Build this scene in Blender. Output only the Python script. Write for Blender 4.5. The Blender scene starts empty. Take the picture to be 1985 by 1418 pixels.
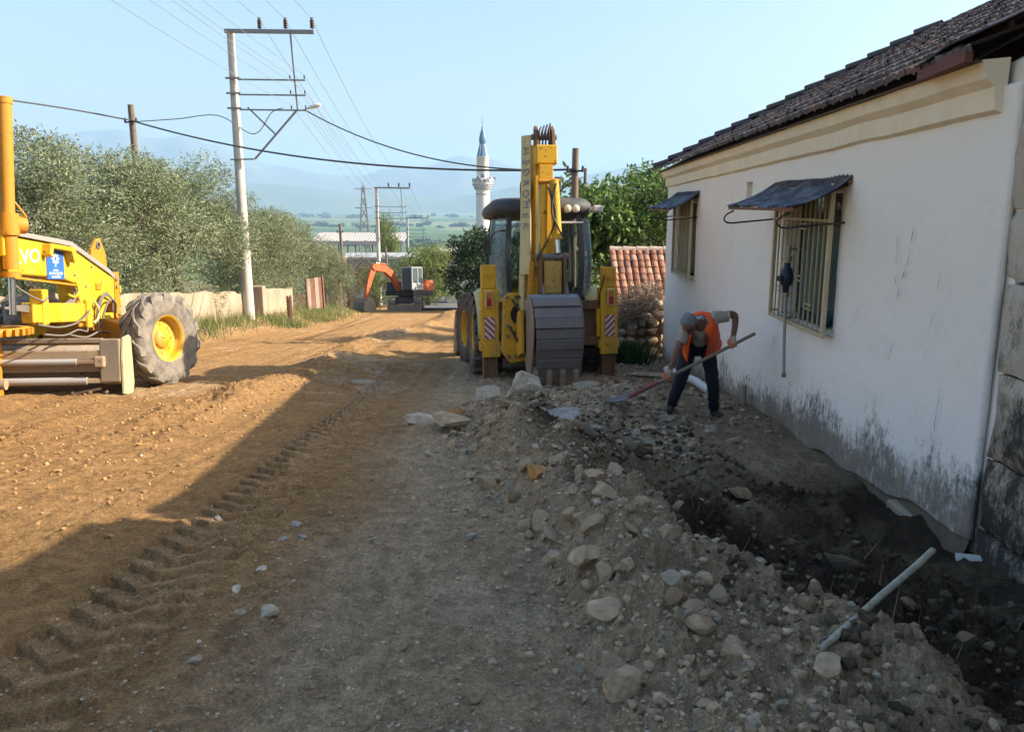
import bpy, bmesh, math, random
import numpy as np
from mathutils import Vector, Matrix, noise as mnoise
rad = math.radians
sc = bpy.context.scene
C = sc.collection
random.seed(7)

# ------------------------------------------------------------------ camera, sky, sun, exposure
cam = bpy.data.cameras.new('camera'); camo = bpy.data.objects.new('camera', cam); C.objects.link(camo)
camo.location = (0, 0, 1.65); camo.rotation_euler = (rad(90 - 11.45), 0, rad(0.48))
cam.sensor_width = 36; cam.lens = 28.1; cam.clip_start = 0.05; cam.clip_end = 60000
sc.camera = camo

SUN_EL, SUN_AZ = rad(30.2), rad(0.5)          # azimuth measured from +X towards +Y
sundir = Vector((math.cos(SUN_EL) * math.cos(SUN_AZ), math.cos(SUN_EL) * math.sin(SUN_AZ), math.sin(SUN_EL)))
w = bpy.data.worlds.new('World'); sc.world = w; w.use_nodes = True
nt = w.node_tree
sky = nt.nodes.new('ShaderNodeTexSky'); sky.sky_type = 'NISHITA'; sky.sun_disc = False
sky.sun_elevation = SUN_EL; sky.sun_rotation = math.pi / 2 - SUN_AZ
sky.air_density = 1.5; sky.dust_density = 4.2; sky.ozone_density = 3.7; sky.altitude = 100
nt.links.new(sky.outputs[0], nt.nodes['Background'].inputs[0])
nt.nodes['Background'].inputs[1].default_value = 0.082
sl = bpy.data.lights.new('sun', 'SUN'); sl.energy = 3.7; sl.angle = rad(0.55); sl.color = (1.0, 0.87, 0.68)
so = bpy.data.objects.new('sun', sl); C.objects.link(so); so.location = (30, -5, 40)
so.rotation_euler = sundir.to_track_quat('Z', 'Y').to_euler()
vs = sc.view_settings
vs.view_transform = 'Standard'; vs.look = 'None'; vs.gamma = 1.0; vs.exposure = 1.68; vs.use_curve_mapping = False
cy = sc.cycles
cy.use_denoising = True; cy.max_bounces = 6; cy.diffuse_bounces = 3; cy.glossy_bounces = 3
cy.transmission_bounces = 4; cy.transparent_max_bounces = 8; cy.volume_bounces = 2
cy.caustics_reflective = False; cy.caustics_refractive = False; cy.sample_clamp_indirect = 6

# ------------------------------------------------------------------ helpers
def tag(o, label=None, cat=None, group=None, kind=None):
    if label: o['label'] = label
    if cat: o['category'] = cat
    if group: o['group'] = group
    if kind: o['kind'] = kind
    return o

def empty(name, loc=(0, 0, 0), rot=(0, 0, 0), label=None, cat=None, group=None):
    o = bpy.data.objects.new(name, None); C.objects.link(o)
    o.location = loc; o.rotation_euler = rot; o.empty_display_size = .2
    return tag(o, label, cat, group)

def link(name, me, mat=None, parent=None, loc=None, rot=None, bevel=0, segs=2):
    o = bpy.data.objects.new(name, me); C.objects.link(o)
    if mat is not None and not me.materials: me.materials.append(mat)
    if parent: o.parent = parent
    if loc is not None: o.location = loc
    if rot is not None: o.rotation_euler = rot
    if bevel:
        m = o.modifiers.new('bevel', 'BEVEL'); m.width = bevel; m.segments = segs
        m.limit_method = 'ANGLE'; m.angle_limit = rad(40); m.harden_normals = False
    return o

def copy_tree(o, parent=None):
    c = o.copy(); C.objects.link(c); c.parent = parent
    for ch in list(o.children): copy_tree(ch, c)
    return c

def np_mesh(name, V, F, smooth=False, col=None):
    """V (N,3), F (M,k) numpy; col (N,3) per-vertex linear colour -> attribute Col"""
    me = bpy.data.meshes.new(name)
    V = np.asarray(V, dtype=np.float32); F = np.asarray(F, dtype=np.int32)
    k = F.shape[1]
    me.vertices.add(len(V)); me.vertices.foreach_set('co', V.ravel())
    me.loops.add(F.size); me.loops.foreach_set('vertex_index', F.ravel())
    me.polygons.add(len(F))
    me.polygons.foreach_set('loop_start', np.arange(0, F.size, k, dtype=np.int32))
    me.polygons.foreach_set('loop_total', np.full(len(F), k, dtype=np.int32))
    me.polygons.foreach_set('use_smooth', np.full(len(F), smooth, dtype=bool))
    if col is not None:
        a = me.attributes.new('Col', 'FLOAT_COLOR', 'POINT')
        c4 = np.ones((len(V), 4), dtype=np.float32); c4[:, :3] = col
        a.data.foreach_set('color', c4.ravel())
    me.update(); me.validate()
    return me

class MB:
    """collects boxes, bars, tubes, prisms, lathes; build() links ONE mesh object"""
    def __init__(s): s.v = []; s.f = []; s.sm = []
    def add(s, vs, fs, smooth=False, M=None):
        b = len(s.v)
        s.v += [tuple(M @ Vector(p)) if M is not None else tuple(p) for p in vs]
        for f in fs: s.f.append([b + i for i in f]); s.sm.append(smooth)
        return s
    def box(s, c, d, M=None, rot=None):
        x, y, z = d[0] / 2, d[1] / 2, d[2] / 2
        R = Matrix.Translation(c)
        if rot: 
            from mathutils import Euler
            R = R @ Euler(rot).to_matrix().to_4x4()
        if M is not None: R = M @ R
        vs = [(i * x, j * y, k * z) for k in (-1, 1) for j in (-1, 1) for i in (-1, 1)]
        return s.add(vs, [(0, 2, 3, 1), (4, 5, 7, 6), (0, 1, 5, 4), (2, 6, 7, 3), (0, 4, 6, 2), (1, 3, 7, 5)], M=R)
    def bb(s, x0, x1, y0, y1, z0, z1, M=None):
        return s.box(((x0 + x1) / 2, (y0 + y1) / 2, (z0 + z1) / 2), (abs(x1 - x0), abs(y1 - y0), abs(z1 - z0)), M)
    def cyl(s, p0, p1, r0, r1=None, n=12, cap=True, smooth=True):
        r1 = r0 if r1 is None else r1
        p0, p1 = Vector(p0), Vector(p1); d = (p1 - p0).normalized()
        a = d.orthogonal().normalized(); b = d.cross(a)
        vs = []
        for p, r in ((p0, r0), (p1, r1)):
            vs += [p + (a * math.cos(2 * math.pi * i / n) + b * math.sin(2 * math.pi * i / n)) * r for i in range(n)]
        s.add(vs, [(i, (i + 1) % n, n + (i + 1) % n, n + i) for i in range(n)], smooth)
        if cap: s.add(vs, [tuple(range(n))[::-1], tuple(range(n, 2 * n))])
        return s
    def bar(s, p0, p1, wdt, hgt, up=(0, 0, 1)):
        """rectangular bar from p0 to p1"""
        p0, p1 = Vector(p0), Vector(p1); d = (p1 - p0).normalized(); up = Vector(up)
        if abs(d.dot(up)) > .98: up = Vector((1, 0, 0))
        a = d.cross(up).normalized() * wdt / 2; b = a.cross(d).normalized() * hgt / 2
        vs = [p + i * a + j * b for p in (p0, p1) for j in (-1, 1) for i in (-1, 1)]
        return s.add(vs, [(0, 2, 3, 1), (4, 5, 7, 6), (0, 1, 5, 4), (2, 6, 7, 3), (0, 4, 6, 2), (1, 3, 7, 5)])
    def tube(s, pts, r, n=8, smooth=True, cap=True):
        pts = [Vector(p) for p in pts]; N = len(pts)
        rs = r if isinstance(r, (list, tuple)) else [r] * N
        d0 = (pts[1] - pts[0]).normalized(); a = d0.orthogonal().normalized(); vs = []
        for i, p in enumerate(pts):
            d = (pts[min(i + 1, N - 1)] - pts[max(i - 1, 0)]).normalized()
            a = (a - d * a.dot(d)).normalized(); b = d.cross(a)
            vs += [p + (a * math.cos(2 * math.pi * k / n) + b * math.sin(2 * math.pi * k / n)) * rs[i] for k in range(n)]
        fs = [(i * n + k, i * n + (k + 1) % n, (i + 1) * n + (k + 1) % n, (i + 1) * n + k) for i in range(N - 1) for k in range(n)]
        s.add(vs, fs, smooth)
        if cap: s.add(vs[:n], [tuple(range(n))[::-1]]); s.add(vs[-n:], [tuple(range(n))])
        return s
    def prism(s, poly, ax, t0, t1, M=None):
        """poly of 2D points, extruded along axis ax between t0 and t1; ax 'x': poly=(y,z); 'y': (x,z); 'z': (x,y)"""
        def p3(p, t): return {'x': (t, p[0], p[1]), 'y': (p[0], t, p[1]), 'z': (p[0], p[1], t)}[ax]
        n = len(poly)
        vs = [p3(p, t0) for p in poly] + [p3(p, t1) for p in poly]
        s.add(vs, [tuple(range(n))[::-1], tuple(range(n, 2 * n))] + [(i, (i + 1) % n, n + (i + 1) % n, n + i) for i in range(n)], M=M)
        return s
    def lathe(s, prof, n=24, M=None, smooth=True, closed=False):
        """prof of (r, h): h along local +X; revolve about X"""
        vs = []; N = len(prof)
        for r, h in prof:
            vs += [(h, r * math.cos(2 * math.pi * k / n), r * math.sin(2 * math.pi * k / n)) for k in range(n)]
        R = range(N if closed else N - 1)
        fs = [(i * n + k, i * n + (k + 1) % n, ((i + 1) % N) * n + (k + 1) % n, ((i + 1) % N) * n + k) for i in R for k in range(n)]
        return s.add(vs, fs, smooth, M)
    def mesh(s, name='m'):
        me = bpy.data.meshes.new(name); me.from_pydata(s.v, [], s.f)
        me.polygons.foreach_set('use_smooth', s.sm); 
        bm = bmesh.new(); bm.from_mesh(me); bmesh.ops.recalc_face_normals(bm, faces=bm.faces); bm.to_mesh(me); bm.free()
        me.update(); return me
    def build(s, name, mat, parent=None, loc=None, rot=None, bevel=0, segs=2):
        return link(name, s.mesh(name), mat, parent, loc, rot, bevel, segs)

def bez(pts, n=24):
    """Catmull-Rom through points"""
    P = [Vector(p) for p in pts]; out = []
    for i in range(len(P) - 1):
        p0 = P[max(i - 1, 0)]; p1 = P[i]; p2 = P[i + 1]; p3 = P[min(i + 2, len(P) - 1)]
        m = max(2, n // (len(P) - 1))
        for k in range(m):
            t = k / m
            out.append(.5 * ((2 * p1) + (p2 - p0) * t + (2 * p0 - 5 * p1 + 4 * p2 - p3) * t * t + (3 * p1 - p0 - 3 * p2 + p3) * t ** 3))
    return out + [P[-1]]

_fontcache = {}
def text_part(body, size, mat, parent, M, name='lettering', depth=0.002, squash=1.0, offset=0.0):
    cu = bpy.data.curves.new('txt', 'FONT'); cu.body = body; cu.size = size; cu.align_x = 'CENTER'; cu.align_y = 'CENTER'
    cu.extrude = depth; cu.resolution_u = 3; cu.offset = offset
    to = bpy.data.objects.new('txt', cu); C.objects.link(to)
    dg = bpy.context.evaluated_depsgraph_get()
    me = bpy.data.meshes.new_from_object(to.evaluated_get(dg))
    bpy.data.objects.remove(to); me.materials.clear()
    me.transform(M @ Matrix.Diagonal((squash, 1, 1, 1)))
    return link(name, me, mat, parent)

# numpy noise -------------------------------------------------------
def _hash(ix, iy, seed):
    h = (ix.astype(np.int64) * 374761393 + iy.astype(np.int64) * 668265263 + seed * 974711) & 0x7fffffff
    h = ((h ^ (h >> 13)) * 1274126177) & 0x7fffffff
    return ((h ^ (h >> 16)) & 0xffff) / 65535.0
def vnoise(x, y, seed=0):
    ix = np.floor(x); iy = np.floor(y); fx = x - ix; fy = y - iy
    fx = fx * fx * fx * (fx * (fx * 6 - 15) + 10); fy = fy * fy * fy * (fy * (fy * 6 - 15) + 10)
    ix = ix.astype(np.int64); iy = iy.astype(np.int64)
    a = _hash(ix, iy, seed); b = _hash(ix + 1, iy, seed); c = _hash(ix, iy + 1, seed); d = _hash(ix + 1, iy + 1, seed)
    return (a + (b - a) * fx) * (1 - fy) + (c + (d - c) * fx) * fy
def fbm(x, y, oct=4, seed=0, gain=.5):
    s = 0; a = 1; t = 0
    for i in range(oct):
        s = s + a * (vnoise(x * 1.0 + i * 17.3, y + i * 9.1, seed + i) - .5); t += a
        x, y = x * 1.62 - y * 1.18, x * 1.18 + y * 1.62; a *= gain
    return s / t * 2
def sstep(a, b, x):
    t = np.clip((x - a) / (b - a), 0, 1); return t * t * (3 - 2 * t)
def gauss2(x, y, cx, cy, rx, ry): return np.exp(-((x - cx) / rx) ** 2 - ((y - cy) / ry) ** 2)

# ------------------------------------------------------------------ materials
def nodes(name):
    m = bpy.data.materials.new(name); m.use_nodes = True
    n = m.node_tree.nodes; b = n['Principled BSDF']
    return m, m.node_tree, b
def N(nt, t, **kw):
    n = nt.nodes.new(t)
    for k, v in kw.items():
        if k in n.inputs: n.inputs[k].default_value = v
        else: setattr(n, k, v)
    return n
def L(nt, a, b): nt.links.new(a, b)
def ramp(nt, fac, stops, interp='LINEAR'):
    r = nt.nodes.new('ShaderNodeValToRGB'); r.color_ramp.interpolation = interp
    e = r.color_ramp.elements
    while len(e) < len(stops): e.new(.5)
    for i, (p, c) in enumerate(stops): e[i].position = p; e[i].color = c if len(c) == 4 else (*c, 1)
    L(nt, fac, r.inputs[0]); return r
def mixc(nt, fac, a, b, mode='MIX'):
    m = nt.nodes.new('ShaderNodeMix'); m.data_type = 'RGBA'; m.blend_type = mode
    for s, v in ((m.inputs[0], fac), (m.inputs[6], a), (m.inputs[7], b)):
        if hasattr(v, 'links') or hasattr(v, 'is_linked'): L(nt, v, s)
        elif isinstance(v, (int, float)): s.default_value = v
        else: s.default_value = (*v, 1) if len(v) == 3 else v
    return m.outputs[2]
def bump(nt, b, h, strength=.3, dist=.02):
    bp = N(nt, 'ShaderNodeBump'); bp.inputs['Strength'].default_value = strength; bp.inputs['Distance'].default_value = dist
    L(nt, h, bp.inputs['Height']); L(nt, bp.outputs[0], b.inputs['Normal']); return bp
def coord(nt, kind='Object'):
    return nt.nodes.new('ShaderNodeTexCoord').outputs[kind]
def noise(nt, co, scale, detail=6, rough=.6):
    n = N(nt, 'ShaderNodeTexNoise'); n.inputs['Scale'].default_value = scale; n.inputs['Detail'].default_value = detail
    n.inputs['Roughness'].default_value = rough
    if co is not None: L(nt, co, n.inputs['Vector'])
    return n.outputs[0]

def m_simple(name, col, rough=.7, metal=0, var=.15, scale=6, bmp=0, bscale=40, spec=.4):
    """one colour with uneven tone"""
    m, t, b = nodes(name); co = coord(t)
    n = noise(t, co, scale)
    c = mixc(t, n, tuple(x * (1 - var) for x in col), tuple(min(1, x * (1 + var)) for x in col))
    L(t, c, b.inputs['Base Color']); b.inputs['Roughness'].default_value = rough; b.inputs['Metallic'].default_value = metal
    b.inputs['Specular IOR Level'].default_value = spec
    if bmp: bump(t, b, noise(t, co, bscale), bmp, .01)
    return m
def m_paint(name, col, dirt=(.25, .17, .09), amt=.45, rust=0, rough=.42, scale=3.0):
    """machine paint: dust in patches, streaks and small rust chips"""
    m, t, b = nodes(name); co = coord(t)
    mp = N(t, 'ShaderNodeMapping'); L(t, co, mp.inputs[0]); mp.inputs['Scale'].default_value = (1, 1, .35)
    n1 = noise(t, mp.outputs[0], scale, 8, .65)
    f1 = ramp(t, n1, [(.42, (0, 0, 0)), (.75, (amt, amt, amt))]).outputs[0]
    c = mixc(t, noise(t, co, 1.3, 3), tuple(x * .86 for x in col), col)
    c = mixc(t, f1, c, dirt)
    n2 = noise(t, co, 17, 6, .7)
    r0 = .66 - .10 * rust
    f2 = ramp(t, n2, [(r0, (0, 0, 0)), (r0 + .04, (1, 1, 1))]).outputs[0]
    if rust: c = mixc(t, f2, c, (.10, .045, .022))
    L(t, c, b.inputs['Base Color'])
    rr = ramp(t, n1, [(.3, (rough, rough, rough)), (.7, (.8, .8, .8))]).outputs[0]
    L(t, rr, b.inputs['Roughness']); b.inputs['Specular IOR Level'].default_value = .35
    bump(t, b, n2, .08, .004)
    return m
def m_attr(name, rough=.9, var=.25, scale=20, bmp=.4, bscale=60, trans=0, dist=.01, spec=.2):
    """colour from vertex attribute Col with fine variation"""
    m, t, b = nodes(name); a = N(t, 'ShaderNodeAttribute', attribute_name='Col'); co = coord(t)
    n = noise(t, co, scale, 5)
    c = mixc(t, 1.0, a.outputs[0], ramp(t, n, [(.25, (1 - var,) * 3), (.75, (1 + var,) * 3)]).outputs[0], 'MULTIPLY')
    L(t, c, b.inputs['Base Color']); b.inputs['Roughness'].default_value = rough; b.inputs['Specular IOR Level'].default_value = spec
    if bmp: bump(t, b, noise(t, co, bscale, 8, .7), bmp, dist)
    if trans:
        tr = N(t, 'ShaderNodeBsdfTranslucent'); L(t, c, tr.inputs[0]); mx = N(t, 'ShaderNodeMixShader'); mx.inputs[0].default_value = trans
        L(t, b.outputs[0], mx.inputs[1]); L(t, tr.outputs[0], mx.inputs[2])
        L(t, mx.outputs[0], t.nodes['Material Output'].inputs[0])
    return m

def m_glass(name, col=(.75, .85, .85), rough=.05, alpha=.45, tint=(.10, .14, .15)):
    """thin dusty pane: part tinted see-through, part glossy"""
    m, t, b = nodes(name)
    co = coord(t)
    b.inputs['Base Color'].default_value = (*tint, 1); b.inputs['Roughness'].default_value = rough
    b.inputs['Specular IOR Level'].default_value = .8
    tr = N(t, 'ShaderNodeBsdfTransparent'); tr.inputs[0].default_value = (*col, 1)
    mx = N(t, 'ShaderNodeMixShader')
    f = ramp(t, noise(t, co, 2.5, 4), [(.3, (alpha - .08,) * 3), (.7, (alpha + .12,) * 3)]).outputs[0]
    L(t, f, mx.inputs[0]); L(t, tr.outputs[0], mx.inputs[1]); L(t, b.outputs[0], mx.inputs[2])
    L(t, mx.outputs[0], t.nodes['Material Output'].inputs[0])
    return m

def m_rubber(name, col=(.05, .048, .045), dust=(.22, .17, .12), amt=.6):
    m, t, b = nodes(name); co = coord(t)
    f = ramp(t, noise(t, co, 5, 8, .7), [(.35, (0, 0, 0)), (.75, (amt,) * 3)]).outputs[0]
    L(t, mixc(t, f, col, dust), b.inputs['Base Color']); b.inputs['Roughness'].default_value = .85
    bump(t, b, noise(t, co, 50), .2, .005); return m

M_YEL = m_paint('yellow_paint', (.72, .385, .014), (.27, .17, .09), .60, .62)
M_YELB = m_paint('bright_yellow_paint', (.68, .42, .009), (.36, .22, .08), .50, .6)
M_ORY = m_paint('amber_paint', (.55, .23, .01), (.34, .2, .08), .4, .5)
M_CREAM = m_paint('cream_paint', (.62, .54, .27), (.30, .22, .12), .4, .5)
M_ORANGE = m_paint('orange_paint', (.58, .11, .025), (.35, .22, .12), .45, .6)
M_STEEL = m_paint('worn_steel', (.15, .14, .145), (.26, .2, .14), .6, .3, .5, 6)
M_GREYST = m_paint('dusty_steel', (.23, .19, .15), (.36, .26, .17), .8, .5, .6, 5)
M_BROWN = m_paint('rusty_plate', (.15, .085, .045), (.24, .12, .05), .7, .8, .7, 5)
M_BLACK = m_simple('black_metal', (.02, .02, .022), .5, 0, .3)
M_DGREY = m_paint('dark_grey_plastic', (.055, .06, .07), (.2, .17, .14), .4, 0, .5)
M_CHROME = m_simple('chrome_rod', (.7, .7, .7), .22, 1, .05)
M_HOSE = m_simple('hose_rubber', (.03, .028, .027), .6, 0, .3)
M_RUBBER = m_rubber('tyre_rubber')
M_RUBBERD = m_rubber('dusty_tyre_rubber', (.09, .082, .075), (.36, .30, .23), .85)
M_GLASS = m_glass('cab_glass')
M_GLASSD = m_glass('dark_glass', (.5, .55, .55), .04, .7)
M_RED = m_simple('red_lens', (.35, .015, .012), .2)
M_AMBER = m_simple('amber_lens', (.5, .16, .01), .25)
M_LENS = m_simple('lamp_lens', (.55, .53, .46), .15)
M_WHITE = m_simple('white_paint', (.75, .74, .72), .5)
M_CONC = m_simple('pole_concrete', (.46, .44, .41), .9, 0, .22, 3, .3, 30)
M_GALV = m_simple('galvanised_steel', (.22, .23, .24), .5, .3, .2)
M_INSUL = m_simple('brown_porcelain', (.045, .022, .018), .25)
M_WIRE = m_simple('wire_metal', (.06, .06, .062), .6, 0, .1)
M_WIREL = m_simple('bare_wire', (.30, .31, .33), .5, .3, .1)
M_WOOD = m_simple('weathered_wood', (.17, .13, .10), .9, 0, .35, 12, .5, 50)
M_RUSTP = m_paint('rusty_sheet', (.16, .07, .045), (.26, .18, .12), .6, .8, .7)
# ------------------------------------------------------------------ ground: one sheet, fine near by, to the foot of the mountains
_by = np.array([-60, 0, 15, 60, 250, 520, 700, 900, 60000.]); _bz = np.array([4, 0, -1.41, -6.13, -23.5, -46, -53, -55, -55.])
def base(y): return np.interp(y, _by, _bz)
_XB_Y = np.array([-2, 1.2, 2.6, 3.9, 5.2, 7.2, 8.6, 9.6]); _XB_X = np.array([1.2, .75, .42, .2, -.02, -.42, -.72, -.7])
def zones(x, y):
    """masks of the different soils"""
    wob = fbm(x * 1.7, y * 1.7, 3, 5) * .12
    dx = x - np.interp(y, _XB_Y, _XB_X) + wob
    hb = np.interp(y, [0, 2.5, 4, 5.5, 7, 8.5, 9.6], [.12, .18, .27, .36, .36, .24, 0])
    w1 = np.interp(y, [0, 3, 4.5, 6, 9], [1.2, 1.1, .75, .55, .7])
    berm = sstep(-.06, .34, dx) * (1 - sstep(w1, w1 + .55, dx))
    tr = sstep(w1 + .05, w1 + .6, dx) * np.interp(y, [-2, 2, 4, 5.5, 7.5, 9], [.8, 1, 1, 1, .7, 0])
    tr = tr * (1 - sstep(3.5, 3.9, x))
    return dx, hb, berm, tr
def H(x, y, fine=True):
    x = np.asarray(x, float); y = np.asarray(y, float)
    z = base(y)
    near = 1 - sstep(45, 80, np.hypot(x, y))
    dx, hb, berm, tr = zones(x, y)
    z = z + berm * hb * (.9 + .85 * fbm(x * 1.7, y * 1.7, 4, 11)) * near
    z = z - tr * (.24 - .16 * fbm(x * 1.3, y * 1.3, 4, 3))
    z = z + .22 * gauss2(x, y, 1.45, 10.5, .8, .7) + .12 * gauss2(x, y, .55, 8.5, .55, .6) + .10 * gauss2(x, y, -.85, 8.4, .45, .5) + .20 * gauss2(x, y, 1.1, 9.4, .5, .45)
    z = z + tr * (1 - .8 * sstep(2.45, 2.9, x)) * (.15 * fbm(x * 2.3, y * 2.3, 4, 23) + .10 * (.5 - np.abs(fbm(x * 4.5, y * 4.5, 3, 24))))
    z = z + .20 * gauss2(x, y, .75, 6.9, .42, .6) + .15 * gauss2(x, y, 1.25, 5.6, .35, .4) + .22 * gauss2(x, y, .15, 8.1, .5, .45) + .10 * gauss2(x, y, 1.9, 4.2, .45, .35) + .10 * gauss2(x, y, 1.9, 5.9, .4, .3)
    # graded windrow in the street, soil heap by the far road, raised verge on the left
    wx = -3.95 - .25 * np.sin(y * .35) + .1 * fbm(y * .6, x * 0 + 3., 2, 8)
    wr = np.exp(-((x - wx) / .42) ** 2) * sstep(6.5, 9.5, y) * (1 - sstep(26, 36, y))
    z = z + wr * (.15 + .10 * fbm(x * 1.5, y * 1.5, 3, 21))
    wr2 = np.exp(-((x + 2.9 + .03 * (y - 14)) / .5) ** 2) * sstep(12.5, 15, y) * (1 - sstep(30, 40, y))
    z = z + wr2 * (.10 + .12 * fbm(x * 1.2, y * .7, 3, 22))
    z = z + .55 * gauss2(x, y, -2.9, 38, 1.0, 1.2) * (1 + .3 * fbm(x, y, 3, 31))
    vx = np.interp(y, [0, 20, 34, 60, 100], [-8.6, -8.6, -8.9, -11, -16])
    verge = sstep(0.3, -1.4, x - vx) * near
    z = z + verge * (.42 + .12 * fbm(x * .8, y * .8, 3, 14))
    # bank to the right beyond the house
    z = z + 1.0 * sstep(2.5, 3.2, x) * sstep(17.5, 18.5, y) * near
    if not fine: return z
    r = np.hypot(x, y)
    lod = 1 - sstep(25, 55, r)
    rough = (1 - .75 * sstep(2.45, 2.9, x) * (y < 17)) * np.clip(.35 + .40 * sstep(-1.9, -.9, x) + 1.5 * berm + 1.9 * tr + 1.2 * wr + 1.4 * verge + .9 * wr2, 0, 2.4)
    m = fbm(x * .55, y * .55, 3, 41)
    z = z + .045 * m * near
    lump = fbm(x * 4.2, y * 4.2, 4, 51)
    z = z + lump * .026 * rough * lod
    cl = np.abs(fbm(x * 11, y * 11, 3, 61)); z = z + (.5 - cl) * .034 * rough * lod * (1 - sstep(14, 26, r))
    z = z + np.clip(fbm(x * 26, y * 26, 2, 71) - .1, 0, 1) * .020 * (rough + .5) * (1 - sstep(7, 14, r))
    # ruts along the street
    rut = fbm(x * 5.5, y * .22, 3, 81) * .028 * (1 - np.clip(berm + tr, 0, 1)) * lod * sstep(-9, -8, x)
    z = z + rut
    # tyre print with chevron lugs
    def track(cx, wd, dep, y0, y1, pitch, slant, kink, seed):
        u = (x - cx) / wd
        ins = sstep(1.10, .86, np.abs(u + .12 * fbm(x * 4, y * 4, 2, seed + 8))) * sstep(y0, y0 + .6, y) * (1 - sstep(y1, y1 + 1.5, y))
        ph = (y - slant * np.where(u > kink, (u - kink) * .40, (kink - u) * 1.05) + .014 * fbm(x * 6, y * 6, 3, seed)) / pitch
        fr = ph - np.floor(ph)
        lug = sstep(0, .08, fr) * (1 - sstep(.55, .63, fr))
        fade = .75 + .5 * fbm(x * .9, y * .9, 2, seed + 3)
        edge = np.exp(-((np.abs(u) - 1.12) / .12) ** 2) * sstep(y0, y0 + .6, y) * (1 - sstep(y1, y1 + 1.5, y))
        return (-dep * .25 * ins - dep * lug * ins + dep * .35 * edge) * np.clip(fade, .62, 1.15)
    z = z + track(-1.98 - .012 * (y - 5), .30, .062, 1.0, 15, .215, .19, -.35, 91)
    z = z + track(-5.35 + .02 * (y - 8), .22, .022, 6, 12, .17, .12, 0, 95) + track(-6.6 + .03 * (y - 8), .2, .02, 5, 11, .17, .12, 0, 96)
    z = z + track(-.95 + .05 * (y - 4), .24, .012, 1.5, 8, .16, .10, .1, 97) + track(-5.1, .22, .022, 14, 30, .2, .12, 0, 98) + track(-6.9, .22, .02, 15, 32, .2, .12, 0, 99)
    return z
def Hs(x, y): return float(H(np.array([x]), np.array([y]))[0])

def ground_colour(x, y, z):
    dx, hb, berm, tr = zones(x, y)
    r = np.hypot(x, y)
    n1 = fbm(x * .5, y * .5, 4, 101); n2 = fbm(x * 3, y * 3, 4, 111); n3 = fbm(x * 14, y * 14, 3, 121)
    def c(r_, g, b): return np.array([r_, g, b])
    brown = c(.40, .232, .098); grey = c(.53, .405, .27); tan = c(.50, .37, .24); dark = c(.070, .050, .034); pale = c(.55, .45, .32)
    col = np.tile(brown, (len(x), 1))
    def put(m, k):
        nonlocal col
        m = np.clip(m, 0, 1)[:, None]; col = col * (1 - m) + k * m
    # the compacted grey strip along the berm, chalky smears
    gm = sstep(-1.75, -.75, x + .35 * n1) * (1 - sstep(22, 40, y)) * sstep(.3, 1.2, 6 - x)
    put(gm * .85, grey)
    put(sstep(.32, .6, n1 + .35 * n2) * .35, pale)
    put(gauss2(x, y, -2.55, 13.2, .55, 1.4) * sstep(-.1, .4, n2) * .6, c(.50, .46, .40))
    tu = np.abs((x + 1.98 + .012 * (y - 5)) / .30)      # soil pressed smooth and dry by the tyre
    put(sstep(1.1, .9, tu) * (1 - sstep(13, 16, y)) * (.42 + .3 * n1), c(.50, .33, .18))
    put(berm * (.75 + .4 * n2), tan)
    put(tr * (.70 + 1.1 * n1 + .5 * n2), dark)
    put(berm * sstep(.25, .75, dx) * sstep(4.6, 5.4, y) * (1 - sstep(8.0, 8.8, y)) * (.75 + .9 * n1 + .6 * n2), dark)
    # soil thrown up against the house, loose damp soil round the worker
    put(sstep(1.2, 2.2, x) * sstep(7, 9, y) * (1 - sstep(15, 18, y)) * (.55 + .6 * n2), c(.22, .165, .11))
    vx = np.interp(y, [0, 20, 34, 60, 100], [-8.6, -8.6, -8.9, -11, -16])
    put(sstep(.2, -1.0, x - vx) * (r < 90) * .7, c(.36, .28, .17))
    put(sstep(-9.5, -12, x) * (r < 110) * .6, c(.20, .18, .08))
    # beyond the works: verge earth, dry grass, then the fields of the plain
    far = sstep(60, 95, y); put(far, c(.20, .18, .09))
    pl = sstep(330, 520, r)
    ang = .35; u = x * math.cos(ang) - y * math.sin(ang); v = x * math.sin(ang) + y * math.cos(ang)
    cu = np.floor(u / 420 + .6 * fbm(u / 900, v / 900, 2, 131)); cv = np.floor(v / 210 + .5 * fbm(u / 700, v / 700, 2, 141))
    hh = _hash(cu.astype(np.int64), cv.astype(np.int64), 5)[:, None]; h2 = _hash(cu.astype(np.int64), cv.astype(np.int64), 9)[:, None]
    fld = np.where(hh < .55, c(.085, .14, .045) * (.7 + .6 * h2), np.where(hh < .85, c(.13, .175, .065) * (.8 + .5 * h2), c(.22, .21, .11)))
    m = pl[:, None]; col = col * (1 - m) + fld * m
    return col * (1 + .16 * n2 + .12 * n3)[:, None]

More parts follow.
